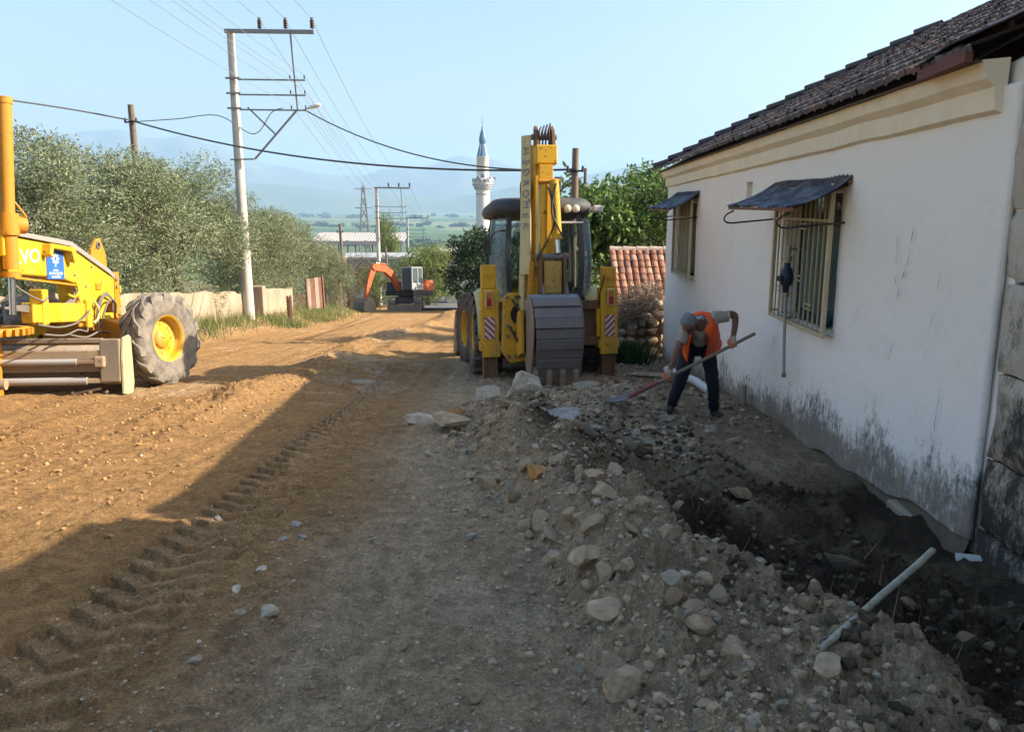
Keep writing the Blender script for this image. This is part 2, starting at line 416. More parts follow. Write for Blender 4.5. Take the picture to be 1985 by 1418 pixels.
def make_ground():
    dense = np.linspace(rad(-47), rad(45), 880)
    left = np.linspace(rad(-180), rad(-47), 50)[:-1]; right = np.linspace(rad(45), rad(180), 50)[1:-1]
    ang = np.concatenate([left, dense, right])
    rr = [.45]
    while rr[-1] < 17000:
        r = rr[-1]
        k = .09 if r < 2.3 else (.0048 if r < 9 else .0066 if r < 22 else (.008 if r < 45 else (.016 if r < 120 else .035)))
        rr.append(r * (1 + k))
    rr = np.array(rr); nA, nR = len(ang), len(rr)
    A, R = np.meshgrid(ang, rr)
    X = (R * np.sin(A)).ravel(); Y = (R * np.cos(A)).ravel()
    Z = H(X, Y)
    V = np.stack([X, Y, Z], 1)
    i = np.arange(nR - 1)[:, None] * nA; j = np.arange(nA)[None, :]; j2 = (j + 1) % nA
    F = np.stack([i + j, i + j2, i + nA + j2, i + nA + j], -1).reshape(-1, 4)[:, ::-1]
    col = ground_colour(X, Y, Z)
    # centre cap
    V = np.vstack([V, [[0, 0, Hs(0, 0)]]]); col = np.vstack([col, [[.2, .16, .12]]])
    me = np_mesh('ground', V[:-1], F, True, col[:-1])
    m, t, b = nodes('soil')
    a = N(t, 'ShaderNodeAttribute', attribute_name='Col'); co = coord(t)
    n1 = noise(t, co, 9, 8, .7); n2 = noise(t, co, 45, 8, .75); n3 = noise(t, co, 1.3, 4)
    vor = N(t, 'ShaderNodeTexVoronoi'); vor.inputs['Scale'].default_value = 26; L(t, co, vor.inputs['Vector'])
    c = mixc(t, 1.0, a.outputs[0], ramp(t, n1, [(.30, (.60,) * 3), (.70, (1.32,) * 3)]).outputs[0], 'MULTIPLY')
    c = mixc(t, 1.0, c, ramp(t, n2, [(.32, (.58,) * 3), (.68, (1.38,) * 3)]).outputs[0], 'MULTIPLY')
    n4 = noise(t, co, 150, 4, .7)
    c = mixc(t, 1.0, c, ramp(t, n4, [(.36, (.62,) * 3), (.64, (1.3,) * 3)]).outputs[0], 'MULTIPLY')
    # small pale chips lying in the soil
    chip = ramp(t, vor.outputs['Distance'], [(.10, (1, 1, 1)), (.16, (0, 0, 0))]).outputs[0]
    sel = ramp(t, vor.outputs['Color'], [(.86, (0, 0, 0)), (.88, (.8,) * 3)]).outputs[0]
    c = mixc(t, mixc(t, 1.0, chip, sel, 'MULTIPLY'), c, (.36, .32, .27))
    L(t, c, b.inputs['Base Color']); b.inputs['Roughness'].default_value = .95; b.inputs['Specular IOR Level'].default_value = .12
    hsum = N(t, 'ShaderNodeMath', operation='MULTIPLY_ADD'); L(t, n1, hsum.inputs[0]); hsum.inputs[1].default_value = 1.4; h2_ = N(t, 'ShaderNodeMath', operation='MULTIPLY_ADD'); L(t, n4, h2_.inputs[0]); h2_.inputs[1].default_value = .5; L(t, n2, h2_.inputs[2]); L(t, h2_.outputs[0], hsum.inputs[2])
    bump(t, b, hsum.outputs[0], 1.0, .035)
    o = link('ground', me, m); tag(o, kind='structure')
    return o
make_ground()

# asphalt further down the street
def far_road():
    ys = np.linspace(56, 420, 60); mb = MB(); vs = []
    for y in ys:
        cx = -5.2 + .0 * y - 1.6 * math.sin((y - 56) / 60) ; hw = 3.2
        for s in (-1, -.33, .33, 1): vs.append((cx + s * hw, y, Hs(cx, y) + .09 + (0.03 if abs(s) < .5 else 0)))
    fs = [(i * 4 + k, i * 4 + k + 1, i * 4 + k + 5, i * 4 + k + 4) for i in range(len(ys) - 1) for k in range(3)]
    mb.add(vs, fs)
    o = mb.build('road', m_simple('old_asphalt', (.13, .125, .12), .9, 0, .25, .6)); tag(o, kind='structure')
    mb = MB(); vs = []
    for y in ys[:30]:
        cx = -5.2 - 1.6 * math.sin((y - 56) / 60) + 3.3
        for q, z in ((0, -.1), (0, .26), (.9, .26), (.9, -.1)): vs.append((cx + q, y, Hs(cx, y) + z))
    mb.add(vs, [(i * 4 + k, i * 4 + k + 1, i * 4 + k + 5, i * 4 + k + 4) for i in range(29) for k in range(3)])
    tag(mb.build('pavement', m_simple('pavement_concrete', (.36, .34, .31), .9, 0, .15, 2)), kind='structure')
far_road()

# mountains beyond the plain
def ridge(name, R, prof, depth, seed, col, amp=1.0):
    """prof: list of (azimuth degrees right of +Y, height m)"""
    nA, nR = 420, 26
    a = np.linspace(rad(-75), rad(75), nA); hgt = np.interp(np.degrees(a), [p[0] for p in prof], [p[1] for p in prof])
    V = []
    for k in range(nR):
        q = k / (nR - 1); r = R + depth * (q - .5) * 2
        X = r * np.sin(a); Y = r * np.cos(a)
        env = np.sin(np.pi * min(1, q * 1.0)) ** 1.1
        rid = 1 - np.abs(fbm(X / 1500, Y / 1500, 5, seed))
        Z = -57 + env * hgt * .86 * (.62 + .42 * rid) + env * 60 * amp * fbm(X / 420, Y / 420, 4, seed + 7)
        V.append(np.stack([X, Y, Z], 1))
    V = np.concatenate(V)
    i = np.arange(nR - 1)[:, None] * nA; j = np.arange(nA - 1)[None, :]
    F = np.stack([i + j, i + j + 1, i + nA + j + 1, i + nA + j], -1).reshape(-1, 4)[:, ::-1]
    cl = np.tile(np.array(col), (len(V), 1)) * (1 + .3 * fbm(V[:, 0] / 300, V[:, 1] / 300, 4, seed + 3))[:, None]
    o = link(name, np_mesh(name, V, F, True, cl), m_attr(name + '_soil', .95, .2, .004, 0)); tag(o, kind='structure')
ridge('mountains', 7600, [(-75, 520), (-40, 560), (-33, 600), (-26, 720), (-22, 700), (-17, 420), (-11, 330), (-8, 420), (-4, 560), (-1, 470), (3, 360), (7, 420), (12, 520), (20, 430), (40, 500), (75, 500)], 1500, 3, (.10, .11, .06))
ridge('foothills', 5600, [(-75, 200), (-30, 230), (-20, 260), (-12, 170), (-6, 130), (0, 190), (8, 150), (15, 240), (40, 200), (75, 200)], 700, 12, (.10, .12, .06))

# thin summer haze over the valley
def haze():
    mb = MB(); mb.bb(-11500, 11500, -900, 11500, -70, 640)
    m = bpy.data.materials.new('haze_air'); m.use_nodes = True; t = m.node_tree; t.nodes.clear()
    out = t.nodes.new('ShaderNodeOutputMaterial'); v = t.nodes.new('ShaderNodeVolumePrincipled')
    v.inputs['Color'].default_value = (.46, .68, 1.0, 1); v.inputs['Density'].default_value = 0.000165; v.inputs['Anisotropy'].default_value = 0.1
    t.links.new(v.outputs[0], out.inputs['Volume'])
    tag(mb.build('haze', m), kind='stuff')
haze()
# ------------------------------------------------------------------ white house on the right
def m_plaster():
    m, t, b = nodes('white_plaster'); co = coord(t)
    sep = N(t, 'ShaderNodeSeparateXYZ'); L(t, co, sep.inputs[0])
    # height above the sloping street
    g = N(t, 'ShaderNodeMath', operation='MULTIPLY_ADD'); L(t, sep.outputs[1], g.inputs[0]); g.inputs[1].default_value = .094; L(t, sep.outputs[2], g.inputs[2])
    tone = mixc(t, noise(t, co, .7, 4), (.86, .80, .755), (.92, .875, .83))
    tone = mixc(t, ramp(t, noise(t, co, 2.2, 6, .7), [(.52, (0, 0, 0)), (.8, (.5,) * 3)]).outputs[0], tone, (.66, .62, .56))
    # wall tone turns gradually creamier towards the eave
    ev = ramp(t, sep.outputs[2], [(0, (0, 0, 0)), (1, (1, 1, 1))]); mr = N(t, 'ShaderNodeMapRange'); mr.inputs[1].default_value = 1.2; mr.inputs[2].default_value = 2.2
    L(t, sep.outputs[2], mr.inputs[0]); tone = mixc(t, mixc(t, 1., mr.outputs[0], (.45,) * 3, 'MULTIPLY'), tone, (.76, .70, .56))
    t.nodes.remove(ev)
    # black mould climbing in streaks from the ground
    mp = N(t, 'ShaderNodeMapping'); L(t, co, mp.inputs[0]); mp.inputs['Scale'].default_value = (1, 1.7, 1.0)
    st = noise(t, mp.outputs[0], 8.5, 14, .80); bl = noise(t, co, 1.1, 3)
    lv = N(t, 'ShaderNodeMapRange'); lv.inputs[1].default_value = .0; lv.inputs[2].default_value = .85; lv.inputs[3].default_value = .40; lv.inputs[4].default_value = .0
    L(t, g.outputs[0], lv.inputs[0])
    s1 = N(t, 'ShaderNodeMath', operation='ADD'); L(t, st, s1.inputs[0]); L(t, lv.outputs[0], s1.inputs[1])
    s2 = N(t, 'ShaderNodeMath', operation='MULTIPLY_ADD'); L(t, bl, s2.inputs[0]); s2.inputs[1].default_value = .55; L(t, s1.outputs[0], s2.inputs[2])
    mo = ramp(t, s2.outputs[0], [(.98, (0, 0, 0)), (1.0, (.1,) * 3)]).outputs[0]
    mm = N(t, 'ShaderNodeMapRange'); mm.inputs[1].default_value = 1.00; mm.inputs[2].default_value = 1.16; L(t, s2.outputs[0], mm.inputs[0])
    mm2 = N(t, 'ShaderNodeMath', operation='MULTIPLY'); L(t, mm.outputs[0], mm2.inputs[0]); mm2.inputs[1].default_value = .84
    tone = mixc(t, mm2.outputs[0], tone, (.085, .075, .068))
    # scattered chips and scuffs in the render
    mp3 = N(t, 'ShaderNodeMapping'); L(t, co, mp3.inputs[0]); mp3.inputs['Scale'].default_value = (1, 1.6, .7)
    ch = noise(t, mp3.outputs[0], 16, 10, .8)
    tone = mixc(t, ramp(t, ch, [(.655, (0, 0, 0)), (.70, (.55,) * 3)]).outputs[0], tone, (.30, .27, .24))
    pt = N(t, 'ShaderNodeTexVoronoi'); pt.inputs['Scale'].default_value = .9; L(t, co, pt.inputs['Vector'])
    tone = mixc(t, 1., tone, ramp(t, pt.outputs['Color'], [(0, (.93,) * 3), (1, (1.03,) * 3)]).outputs[0], 'MULTIPLY') if False else tone
    # brown earth splash right at the bottom
    sp = N(t, 'ShaderNodeMapRange'); sp.inputs[1].default_value = .02; sp.inputs[2].default_value = .28; sp.inputs[3].default_value = .75; sp.inputs[4].default_value = 0; L(t, g.outputs[0], sp.inputs[0])
    spn = mixc(t, 1., sp.outputs[0], ramp(t, noise(t, co, 6, 6), [(.35, (.2,) * 3), (.6, (1,) * 3)]).outputs[0], 'MULTIPLY')
    tone = mixc(t, spn, tone, (.33, .26, .19))
    L(t, tone, b.inputs['Base Color']); b.inputs['Roughness'].default_value = .92; b.inputs['Specular IOR Level'].default_value = .15
    hs = N(t, 'ShaderNodeMath', operation='ADD'); L(t, noise(t, co, 3, 5), hs.inputs[0]); L(t, noise(t, co, 24, 6, .7), hs.inputs[1])
    bump(t, b, hs.outputs[0], .35, .02)
    return m
M_PLASTER = m_plaster()
M_CORN = m_simple('cream_plaster', (.78, .68, .50), .9, 0, .18, 4, .4, 20)
M_FOUND = m_simple('foundation_stone', (.15, .11, .075), .95, 0, .6, 9, 1.0, 22)
WX = 3.05            # street face of the wall
house = empty('white_house', (WX, 11, Hs(WX, 11)), (0, 0, 0), 'single storey white plastered house with dark tiled roof and two barred windows', 'house')
HI = Matrix.Translation(-Vector(house.location))
def hpart(mb, name, mat, parent=None, bevel=0, **k):
    me = mb.mesh(name); me.transform(HI)
    return link(name, me, mat, parent or house, bevel=bevel, **k)

def wall_with_holes(y0, y1, zt, zb, holes, nx=170, nz=150):
    """front face as a gently uneven grid with openings, reveals .2 deep; holes (ya,yb,za,zb)"""
    ys = sorted(set([y0, y1] + [h[0] for h in holes] + [h[1] for h in holes]) | set(np.linspace(y0, y1, nx).round(4)))
    zs = sorted(set([h[2] for h in holes] + [h[3] for h in holes]) | set(np.linspace(0, 1, nz).round(4) * 0 + np.linspace(zb, zt, nz)))
    ny, nz_ = len(ys), len(zs)
    Yg, Zg = np.meshgrid(ys, zs, indexing='ij')
    X = WX + .012 * fbm(Yg * .9, Zg * .9, 3, 77) + .004 * fbm(Yg * 6, Zg * 6, 3, 78)
    low = np.array([float(base(v)) - .09 + .035 * math.sin(v * 5.1) * math.sin(v * 1.7 + 1) + .02 * mnoise.noise((v * 6, 2, 2)) for v in ys])[:, None]
    Zg = np.maximum(Zg, low)
    V = np.stack([X, Yg, Zg], -1).reshape(-1, 3)
    F = []
    for i in range(ny - 1):
        for k in range(nz_ - 1):
            yc = (ys[i] + ys[i + 1]) / 2; zc = (zs[k] + zs[k + 1]) / 2
            if any(h[0] < yc < h[1] and h[2] < zc < h[3] for h in holes): continue
            if zs[k + 1] <= low[i, 0] and zs[k + 1] <= low[i + 1, 0]: continue     # ragged lower edge of the render coat
            F.append((i * nz_ + k, i * nz_ + k + 1, (i + 1) * nz_ + k + 1, (i + 1) * nz_ + k))
    return V, F
HOLES = [(7.72, 9.32, .42, 1.78), (13.95, 15.45, .40, 1.70), (10.72, 11.02, 1.60, 1.93)]
V, F = wall_with_holes(5.12, 16.72, 2.38, -2.2, HOLES)
me = np_mesh('wall', V, np.array(F), True); me.transform(HI)
wo = link('wall', me, M_PLASTER, house)
sol = wo.modifiers.new('s', 'SOLIDIFY'); sol.thickness = .04; sol.offset = -1
for (a, b, c, d) in HOLES:
    mb = MB()
    dp = .22 if b - a > 1 else .10
    x0, x1 = WX + .006, WX + dp
    mb.add([(x0, a, c), (x1, a, c), (x1, a, d), (x0, a, d)], [(0, 1, 2, 3)]); mb.add([(x0, b, c), (x1, b, c), (x1, b, d), (x0, b, d)], [(3, 2, 1, 0)])
    mb.add([(x0, a, c), (x0, b, c), (x1, b, c), (x1, a, c)], [(0, 1, 2, 3)]); mb.add([(x0, a, d), (x0, b, d), (x1, b, d), (x1, a, d)], [(3, 2, 1, 0)])
    if dp < .2: mb.add([(x1, a, c), (x1, b, c), (x1, b, d), (x1, a, d)], [(0, 1, 2, 3)])
    hpart(mb, 'window_reveal', M_PLASTER)
# body of the house behind the front (end walls, back) and footing below the render
mb = MB(); mb.bb(WX + .08, 10.6, 16.5, 16.70, -2.6, 2.22); mb.bb(10.4, 10.6, 5.3, 16.5, -2.6, 2.22); mb.prism([(WX + .06, -2), (WX + .06, 2.52), (6.78, 4.55), (10.4, 2.6), (10.4, -2)], 'y', 5.04, 5.37)
hpart(mb, 'side_walls', M_PLASTER)
mb = MB(); mb.add([(WX - .02, 16.71, -2.3), (WX - .02, 16.71, 2.44), (WX + .22, 16.73, 2.44), (WX + .22, 16.73, -2.3)], [(0, 1, 2, 3)])
n = 60; vs = []
for i in range(n + 1):
    y = 5.12 + (16.7 - 5.12) * i / n; g = float(base(y))
    for q, z in ((.10, g + .10), (.03 + .03 * mnoise.noise((y * 3, 1, 1)), g - .06), (-.02 + .06 * mnoise.noise((y * 4, 2, 5)), g - .25), (.0 + .05 * mnoise.noise((y * 4, 6, 5)), g - .75)): vs.append((WX + q, y, z))
mb = MB(); mb.add(vs, [(i * 4 + k, i * 4 + k + 1, i * 4 + k + 5, i * 4 + k + 4) for i in range(n) for k in range(3)], True)
hpart(mb, 'foundation', M_FOUND)
mb = MB(); mb.bb(WX - .05, WX + .06, 5.7, 6.2, -.90, -.70); hpart(mb, 'footing_slab', m_simple('render_coat', (.34, .28, .21), .9, 0, .2, 6, .4), bevel=.02)
mb = MB(); mb.bb(WX + .9, WX + 1.0, 5.5, 16.4, -1, 2.4); hpart(mb, 'inner_wall', m_simple('room_wall', (.22, .25, .2), .9))
# cornice in two steps, slightly uneven
def cornice(prof, name):
    vs = []; n = 70; k = len(prof)
    for i in range(n + 1):
        y = 5.30 + (16.78 - 5.30) * i / n
        for q, z in prof: vs.append((WX - q + .010 * mnoise.noise((y * 2.1, z * 9, 3)), y, z + .012 * mnoise.noise((y * 1.3, q * 20, 7))))
    mb = MB(); mb.add(vs, [(i * k + j, i * k + j + 1, (i + 1) * k + j + 1, (i + 1) * k + j) for i in range(n) for j in range(k - 1)])
    mb.add(vs[:k], [tuple(range(k))]); mb.add(vs[-k:], [tuple(range(k))[::-1]])
    return hpart(mb, name, M_CORN)
cornice([(-.02, 2.12), (.045, 2.15), (.055, 2.29), (.115, 2.34), (.15, 2.45), (-.02, 2.46)], 'cornice')

# cracks in the render: thin dark open seams
def crack(pts, w0, name='crack'):
    mb = MB(); P = []
    rnd = random.Random(int(pts[0][0] * 100))
    for (a, b) in zip(pts[:-1], pts[1:]):
        for k in range(5):
            t = k / 5; P.append((a[0] + (b[0] - a[0]) * t + rnd.uniform(-.018, .018), a[1] + (b[1] - a[1]) * t))
    P.append(pts[-1]); n = len(P); vs = []
    for i, (y, z) in enumerate(P):
        wd = w0 * max(0, rnd.random() * 1.5 - .35) * math.sin(math.pi * (i + .5) / n)
        vs += [(WX - .017, y - wd, z), (WX - .017, y + wd, z)]
    mb.add(vs, [(2 * i, 2 * i + 1, 2 * i + 3, 2 * i + 2) for i in range(n - 1)])
    hpart(mb, name, m_simple('crack_dark', (.16, .14, .12), 1))
crack([(6.28, 1.95), (6.22, 1.55), (6.30, 1.2), (6.42, .95), (6.40, .6), (6.50, .3)], .007); crack([(6.50, 1.5), (6.48, 1.15), (6.42, .9)], .005)
crack([(5.62, .35), (5.66, -.1), (5.62, -.5)], .006); crack([(11.6, 1.9), (11.7, 1.3)], .003); crack([(9.3, .35), (9.45, -.1)], .004); crack([(5.75, 1.3), (5.85, .8), (5.9, .5)], .004)

# roof: tiles laid one by one on a hip roof
M_TILE = m_attr('old_roof_tile', .9, .35, 14, .5, 60)
ex, ez, rp = WX - .22, 2.49, .52       # eave x, eave z, pitch
def roofz(x): return ez + (x - ex) * rp
sl_ = math.sqrt(1 + rp * rp)
def tile_mesh(tw, tl, colr, name):
    """interlocking tile: two flutes across, lip at the lower edge"""
    nx = 9; vs = []; th = .018
    for v in (0, 1):
        for i in range(nx):
            u = i / (nx - 1); prof = .022 * (abs(math.sin(u * math.pi * 2)) ** .8) + (.03 if i == nx - 1 or i == 0 else 0) * .8
            vs.append((v * tl, (u - .5) * tw * 1.02, prof + (.034 if v == 0 else .0)))
    for i in range(nx):
        p = vs[i]; vs.append((p[0] - .004, p[1], p[2] - .045))
    fs = [(i, i + 1, nx + i + 1, nx + i) for i in range(nx - 1)] + [(i, 2 * nx + i, 2 * nx + i + 1, i + 1) for i in range(nx - 1)]
    mb = MB(); mb.add(vs, fs); me = mb.mesh(name)
    a = me.attributes.new('Col', 'FLOAT_COLOR', 'POINT'); a.data.foreach_set('color', [*colr, 1] * len(me.vertices))
    me.materials.append(M_TILE); return me
tw, tl = .215, .36
tcols = [(.12, .10, .10), (.10, .088, .09), (.15, .125, .12), (.145, .12, .113), (.115, .095, .095), (.09, .08, .083)]
tmesh = [tile_mesh(tw, tl + .05, c, 'roof_tile') for c in tcols] + [tile_mesh(tw, tl + .05, (.17, .105, .08), 'roof_tile')]
mb = MB()   # battens and boards under the tiles
mb.add([(ex + .05, 5.3, ez - .035), (ex + .05, 17.0, ez - .035), (ex + 4, 13.05, ez - .035 + 3.95 * rp), (ex + 4, 5.3, ez - .035 + 3.95 * rp)], [(0, 1, 2, 3)])
mb.add([(ex + .05, 17.0, ez - .035), (10.9, 17.0, ez - .035), (ex + 4, 13.05, ez - .035 + 3.95 * rp)], [(0, 1, 2)])
mb.add([(10.9, 17.0, ez - .035), (10.9, 5.3, ez - .035), (ex + 4, 5.3, ez - .035 + 3.95 * rp), (ex + 4, 13.05, ez - .035 + 3.95 * rp)], [(0, 1, 2, 3)])
mb.bb(ex + .03, WX, 5.32, 16.95, ez - .052, ez - .04)
roof = hpart(mb, 'roof', m_simple('roof_boards', (.10, .07, .05), .9))
tiles = []
rnd = random.Random(3)
rows = int(4 * sl_ / tl)
for r in range(rows):
    x = ex - .02 + r * tl / sl_; hip = 17.05 - (x - ex)
    k = 0; y = 5.36 + (.5 * tw if r % 2 else 0)
    while y < hip - .05:
        tiles.append((x, y, roofz(x), r)); y += tw
tiles.sort(key=lambda q: q[1] + 1.6 * q[3])
angy = -math.atan(rp)
from mathutils import Euler
rest = MB(); restc = []
hl = Vector(house.location)
for i, (x, y, z, r) in enumerate(tiles):
    me = rnd.choice(tmesh[:6]) if rnd.random() > .03 else tmesh[6]
    e = Euler((rnd.gauss(0, .012), angy + rnd.gauss(0, .012) + .02, rnd.gauss(0, .018)))
    p = Vector((x + rnd.gauss(0, .007), y, z + rnd.uniform(0, .008)))
    if i < 290:
        o = bpy.data.objects.new('roof_tile', me); C.objects.link(o); o.parent = roof; o.location = p - hl; o.rotation_euler = e
    else:
        Mx = Matrix.Translation(p) @ e.to_matrix().to_4x4()
        rest.add([v.co for v in me.vertices], [tuple(q.vertices) for q in me.polygons], M=Mx); restc += [me.attributes['Col'].data[0].color[:]] * len(me.vertices)
me = rest.mesh('far_tiles'); a = me.attributes.new('Col', 'FLOAT_COLOR', 'POINT'); a.data.foreach_set('color', np.array(restc, dtype=np.float32).ravel()); me.transform(HI)
tag(link('roof_tiles', me, M_TILE, roof), kind='stuff')
# hip cap tiles
for i in range(15):
    x = ex + .02 + i * .36 / 1.45; y = 17.05 - (x - ex); p = Vector((x, y, roofz(x) + .03)); d = Vector((1, -1, rp)).normalized()
    q = MB(); n = 7; vs = []
    s = d.cross(Vector((0, 0, 1))).normalized(); u = s.cross(d)
    for (t_, rr_) in ((0, .115), (.40, .085)):
        for k in range(n):
            a_ = math.pi * k / (n - 1); vs.append(p + d * t_ + s * math.cos(a_) * rr_ + u * math.sin(a_) * rr_ * .9 + u * (.02 if t_ == 0 else -.01))
    q.add(vs, [(k, k + 1, n + k + 1, n + k) for k in range(n - 1)], True); q.add(vs, [tuple(range(n))])
    me = q.mesh('ridge_tile'); me.transform(HI); a = me.attributes.new('Col', 'FLOAT_COLOR', 'POINT'); a.data.foreach_set('color', [.08, .07, .07, 1] * len(me.vertices))
    link('ridge_tile', me, M_TILE, roof)
# bent flashing sheet over the near end of the roof and a red drip board under it
q = MB(); vs = []
for i in range(9):
    t_ = i / 8; y = 5.33 + t_ * .62
    for j in range(7):
        s_ = j / 6; x = ex - .05 + s_ * 1.25
        lift = .07 + .05 * (1 - s_) ** 2 * (1 - t_) + .012 * math.sin(5 * t_)
        vs.append((x, y + (.25 * s_ if i == 8 else 0), roofz(x) + lift))
q.add(vs, [(i * 7 + j, i * 7 + j + 1, i * 7 + j + 8, i * 7 + j + 7) for i in range(8) for j in range(6)], True)
me = q.mesh('flashing_sheet'); me.transform(HI); fo = link('flashing_sheet', me, m_simple('bitumen_sheet', (.06, .06, .068), .8, 0, .3, 8, .3), roof)
fo.modifiers.new('s', 'SOLIDIFY').thickness = .012
q = MB(); q.bar((ex - .02, 5.3, ez - .02), (ex + .0, 5.95, ez - .03), .05, .07); hpart(q, 'drip_board', m_simple('red_board', (.14, .05, .04), .8, 0, .4, 10))

# windows -----------------------------------------------------------
M_FRAME = m_simple('beige_window_metal', (.47, .39, .24), .55, 0, .2, 10)
M_BAR = m_simple('grille_iron', (.38, .33, .18), .55, 0, .3, 14)
M_CURT = m_simple('olive_curtain', (.20, .23, .11), .9, 0, .3, 3)
M_SASH = m_simple('sash_metal', (.05, .05, .05), .5)
def window(ya, yb, za, zb, near):
    wn = empty('window', (WX, (ya + yb) / 2, za)); wn.parent = house; wn.location = Vector((WX, (ya + yb) / 2, za)) - hl
    wn['label'] = 'near barred window under the long awning' if near else 'far barred window under the short awning'
    T = Matrix.Translation(-Vector((WX, (ya + yb) / 2, za)))
    def wp(mb, name, mat, bevel=0):
        me = mb.mesh(name); me.transform(T); return link(name, me, mat, wn, bevel=bevel)
    # sash and panes deep in the reveal
    m = MB(); x = WX + .17
    for a, b in ((ya, ya + .06), (yb - .06, yb), ((ya + yb) / 2 - .035, (ya + yb) / 2 + .035)): m.bb(x, x + .04, a, b, za, zb)
    m.bb(x - .002, x + .038, ya, yb, za, za + .06); m.bb(x - .002, x + .038, ya, yb, zb - .06, zb); m.bb(x - .004, x + .036, ya, yb, zb - .42, zb - .36)
    wp(m, 'sash', M_SASH)
    for a, b in ((ya + .06, (ya + yb) / 2 - .035), ((ya + yb) / 2 + .035, yb - .06)):
        m = MB(); m.bb(x + .012, x + .018, a, b, za + .06, zb - .42); wp(m, 'pane', M_GLASSD)
        m = MB(); m.bb(x + .012, x + .018, a, b, zb - .36, zb - .06); wp(m, 'pane', M_GLASSD)
    # pleated curtain behind
    for k, (a, b) in enumerate(((ya + .30, (ya + yb) / 2 - .05), ((ya + yb) / 2 + .02, yb - .05))):
        n = 40; vs = []
        for i in range(n + 1):
            y = a + (b - a) * i / n; vs += [(x + .10 + .022 * math.sin(i * 1.25), y, za + .02), (x + .10 + .022 * math.sin(i * 1.25 + .4), y, zb)]
        m = MB(); m.add(vs, [(2 * i, 2 * i + 1, 2 * i + 3, 2 * i + 2) for i in range(n)], True); wp(m, 'curtain', M_CURT)
    # iron grille box standing proud of the wall
    gx = WX - .10
    m = MB()
    for y in (ya - .02, yb + .02): m.bb(gx - .02, gx + .02, y - .025, y + .025, za - .05, zb + .06)
    m.bb(gx - .018, gx + .018, ya, yb, za - .05, za - .01); m.bb(gx - .018, gx + .018, ya, yb, zb + .0, zb + .04)
    wp(m, 'grille_frame', M_FRAME, .004)
    for y in (ya - .02, yb + .02):
        m = MB()
        for z in (za + .02, zb - .02):
            m = MB(); m.bb(gx + .02, WX + .05, y - .012, y + .012, z - .012, z + .012); wp(m, 'grille_bracket', M_FRAME)
    nb = 12
    for i in range(1, nb):
        y = ya + (yb - ya) * i / nb; m = MB(); m.bb(gx - .007, gx + .007, y - .007, y + .007, za - .02, zb + .01); wp(m, 'grille_bar', M_BAR)
    m = MB(); m.bb(gx - .013, gx + .011, ya, yb, zb - .30, zb - .275); wp(m, 'grille_rail', M_BAR)
    st = (yb - ya) / nb
    for (i, z) in ((9, .98), (5, .98), (7.5, .70), (5.5, .44), (10.4, .27), (3.0, .18), (9.2, .56)):
        y = ya + st * i
        for dz in (0, .05):
            m = MB(); m.bb(gx - .016, gx - .004, y - st * .62, y + st * .62, za + z + dz - .007, za + z + dz + .007); wp(m, 'grille_clasp', M_BAR)
    m = MB(); m.bb(WX - .02, WX + .17, ya - .03, yb + .03, za - .035, za); wp(m, 'sill', m_simple('marble_sill', (.55, .55, .54), .4), .006)
    if near:
        m = MB(); rr = random.Random(5)
        for i in range(9):
            y = ya + .35 + i * .09; m.box((WX + .07, y, za + .04 + rr.random() * .03), (.09, .11, .07), rot=(rr.random(), rr.random(), rr.random()))
        wp(m, 'clothes_on_sill', m_simple('dark_cloth', (.03, .045, .07), .9, 0, .5, 20), .02)
    return wn
window(7.72, 9.32, .42, 1.78, True); window(13.95, 15.45, .40, 1.70, False)

def awning(y0, y1, xo, zo, zi, near):
    aw = empty('awning'); aw.parent = house; aw.location = Vector((WX, (y0 + y1) / 2, zi)) - hl
    aw['label'] = 'long dark corrugated awning over the near window' if near else 'short dark corrugated awning over the far window'
    T = Matrix.Translation(-Vector((WX, (y0 + y1) / 2, zi)))
    n = int((y1 - y0) / .0125); vs = []; rr = random.Random(9)
    jag = [0] * (n + 1); v = 0
    for i in range(n + 1):
        if i % 3 == 0: v = rr.uniform(-.02, .02)
        jag[i] = v
    K = 5
    for i in range(n + 1):
        y = y0 + (y1 - y0) * i / n
        for k in range(K):
            s = k / (K - 1); x = xo + jag[i] * (1 - s) + (WX - .01 - xo) * s
            z = zo + (zi - zo) * s + .013 * math.sin(2 * math.pi * y / .095) - .05 * math.sin(math.pi * s) + .025 * mnoise.noise((y * 2, s * 2, 4))
            vs.append((x, y, z))
    m = MB(); m.add(vs, [(i * K + k, i * K + k + 1, i * K + K + k + 1, i * K + K + k) for i in range(n) for k in range(K - 1)], True)
    me = m.mesh('corrugated_sheet'); me.transform(T)
    o = link('corrugated_sheet', me, M_AWN, aw); o.modifiers.new('s', 'SOLIDIFY').thickness = .004
    m = MB(); m.bar((xo + .03, y0, zo - .03), (xo + .03, y1, zo - .03), .03, .03); m.bar((WX - .03, y0, zi - .05), (WX - .03, y1, zi - .05), .03, .03)
    me = m.mesh('awning_rail'); me.transform(T); link('awning_rail', me, m_simple('rusty_iron', (.20, .09, .05), .8, 0, .4, 20), aw)
    for y in (y0 + .12, y1 - .12):
        m = MB(); m.bar((xo + .03, y, zo - .04), (WX, y, zi - .07), .025, .025)
        pts = [(xo + .05, y, zo - .06), (xo - .03, y, zo - .10), (xo - .06, y, zo - .16), (xo + .0, y, zo - .20), (xo + .15, y, zo - .19), (WX - .1, y, zo - .16), (WX, y, zo - .15)]
        m.tube(bez(pts, 24), .010, 6)
        me = m.mesh('awning_bracket'); me.transform(T); link('awning_bracket', me, m_simple('bracket_iron', (.05, .03, .03), .7, 0, .4, 20), aw)
m, t, b = nodes('weathered_awning_sheet'); co = coord(t)
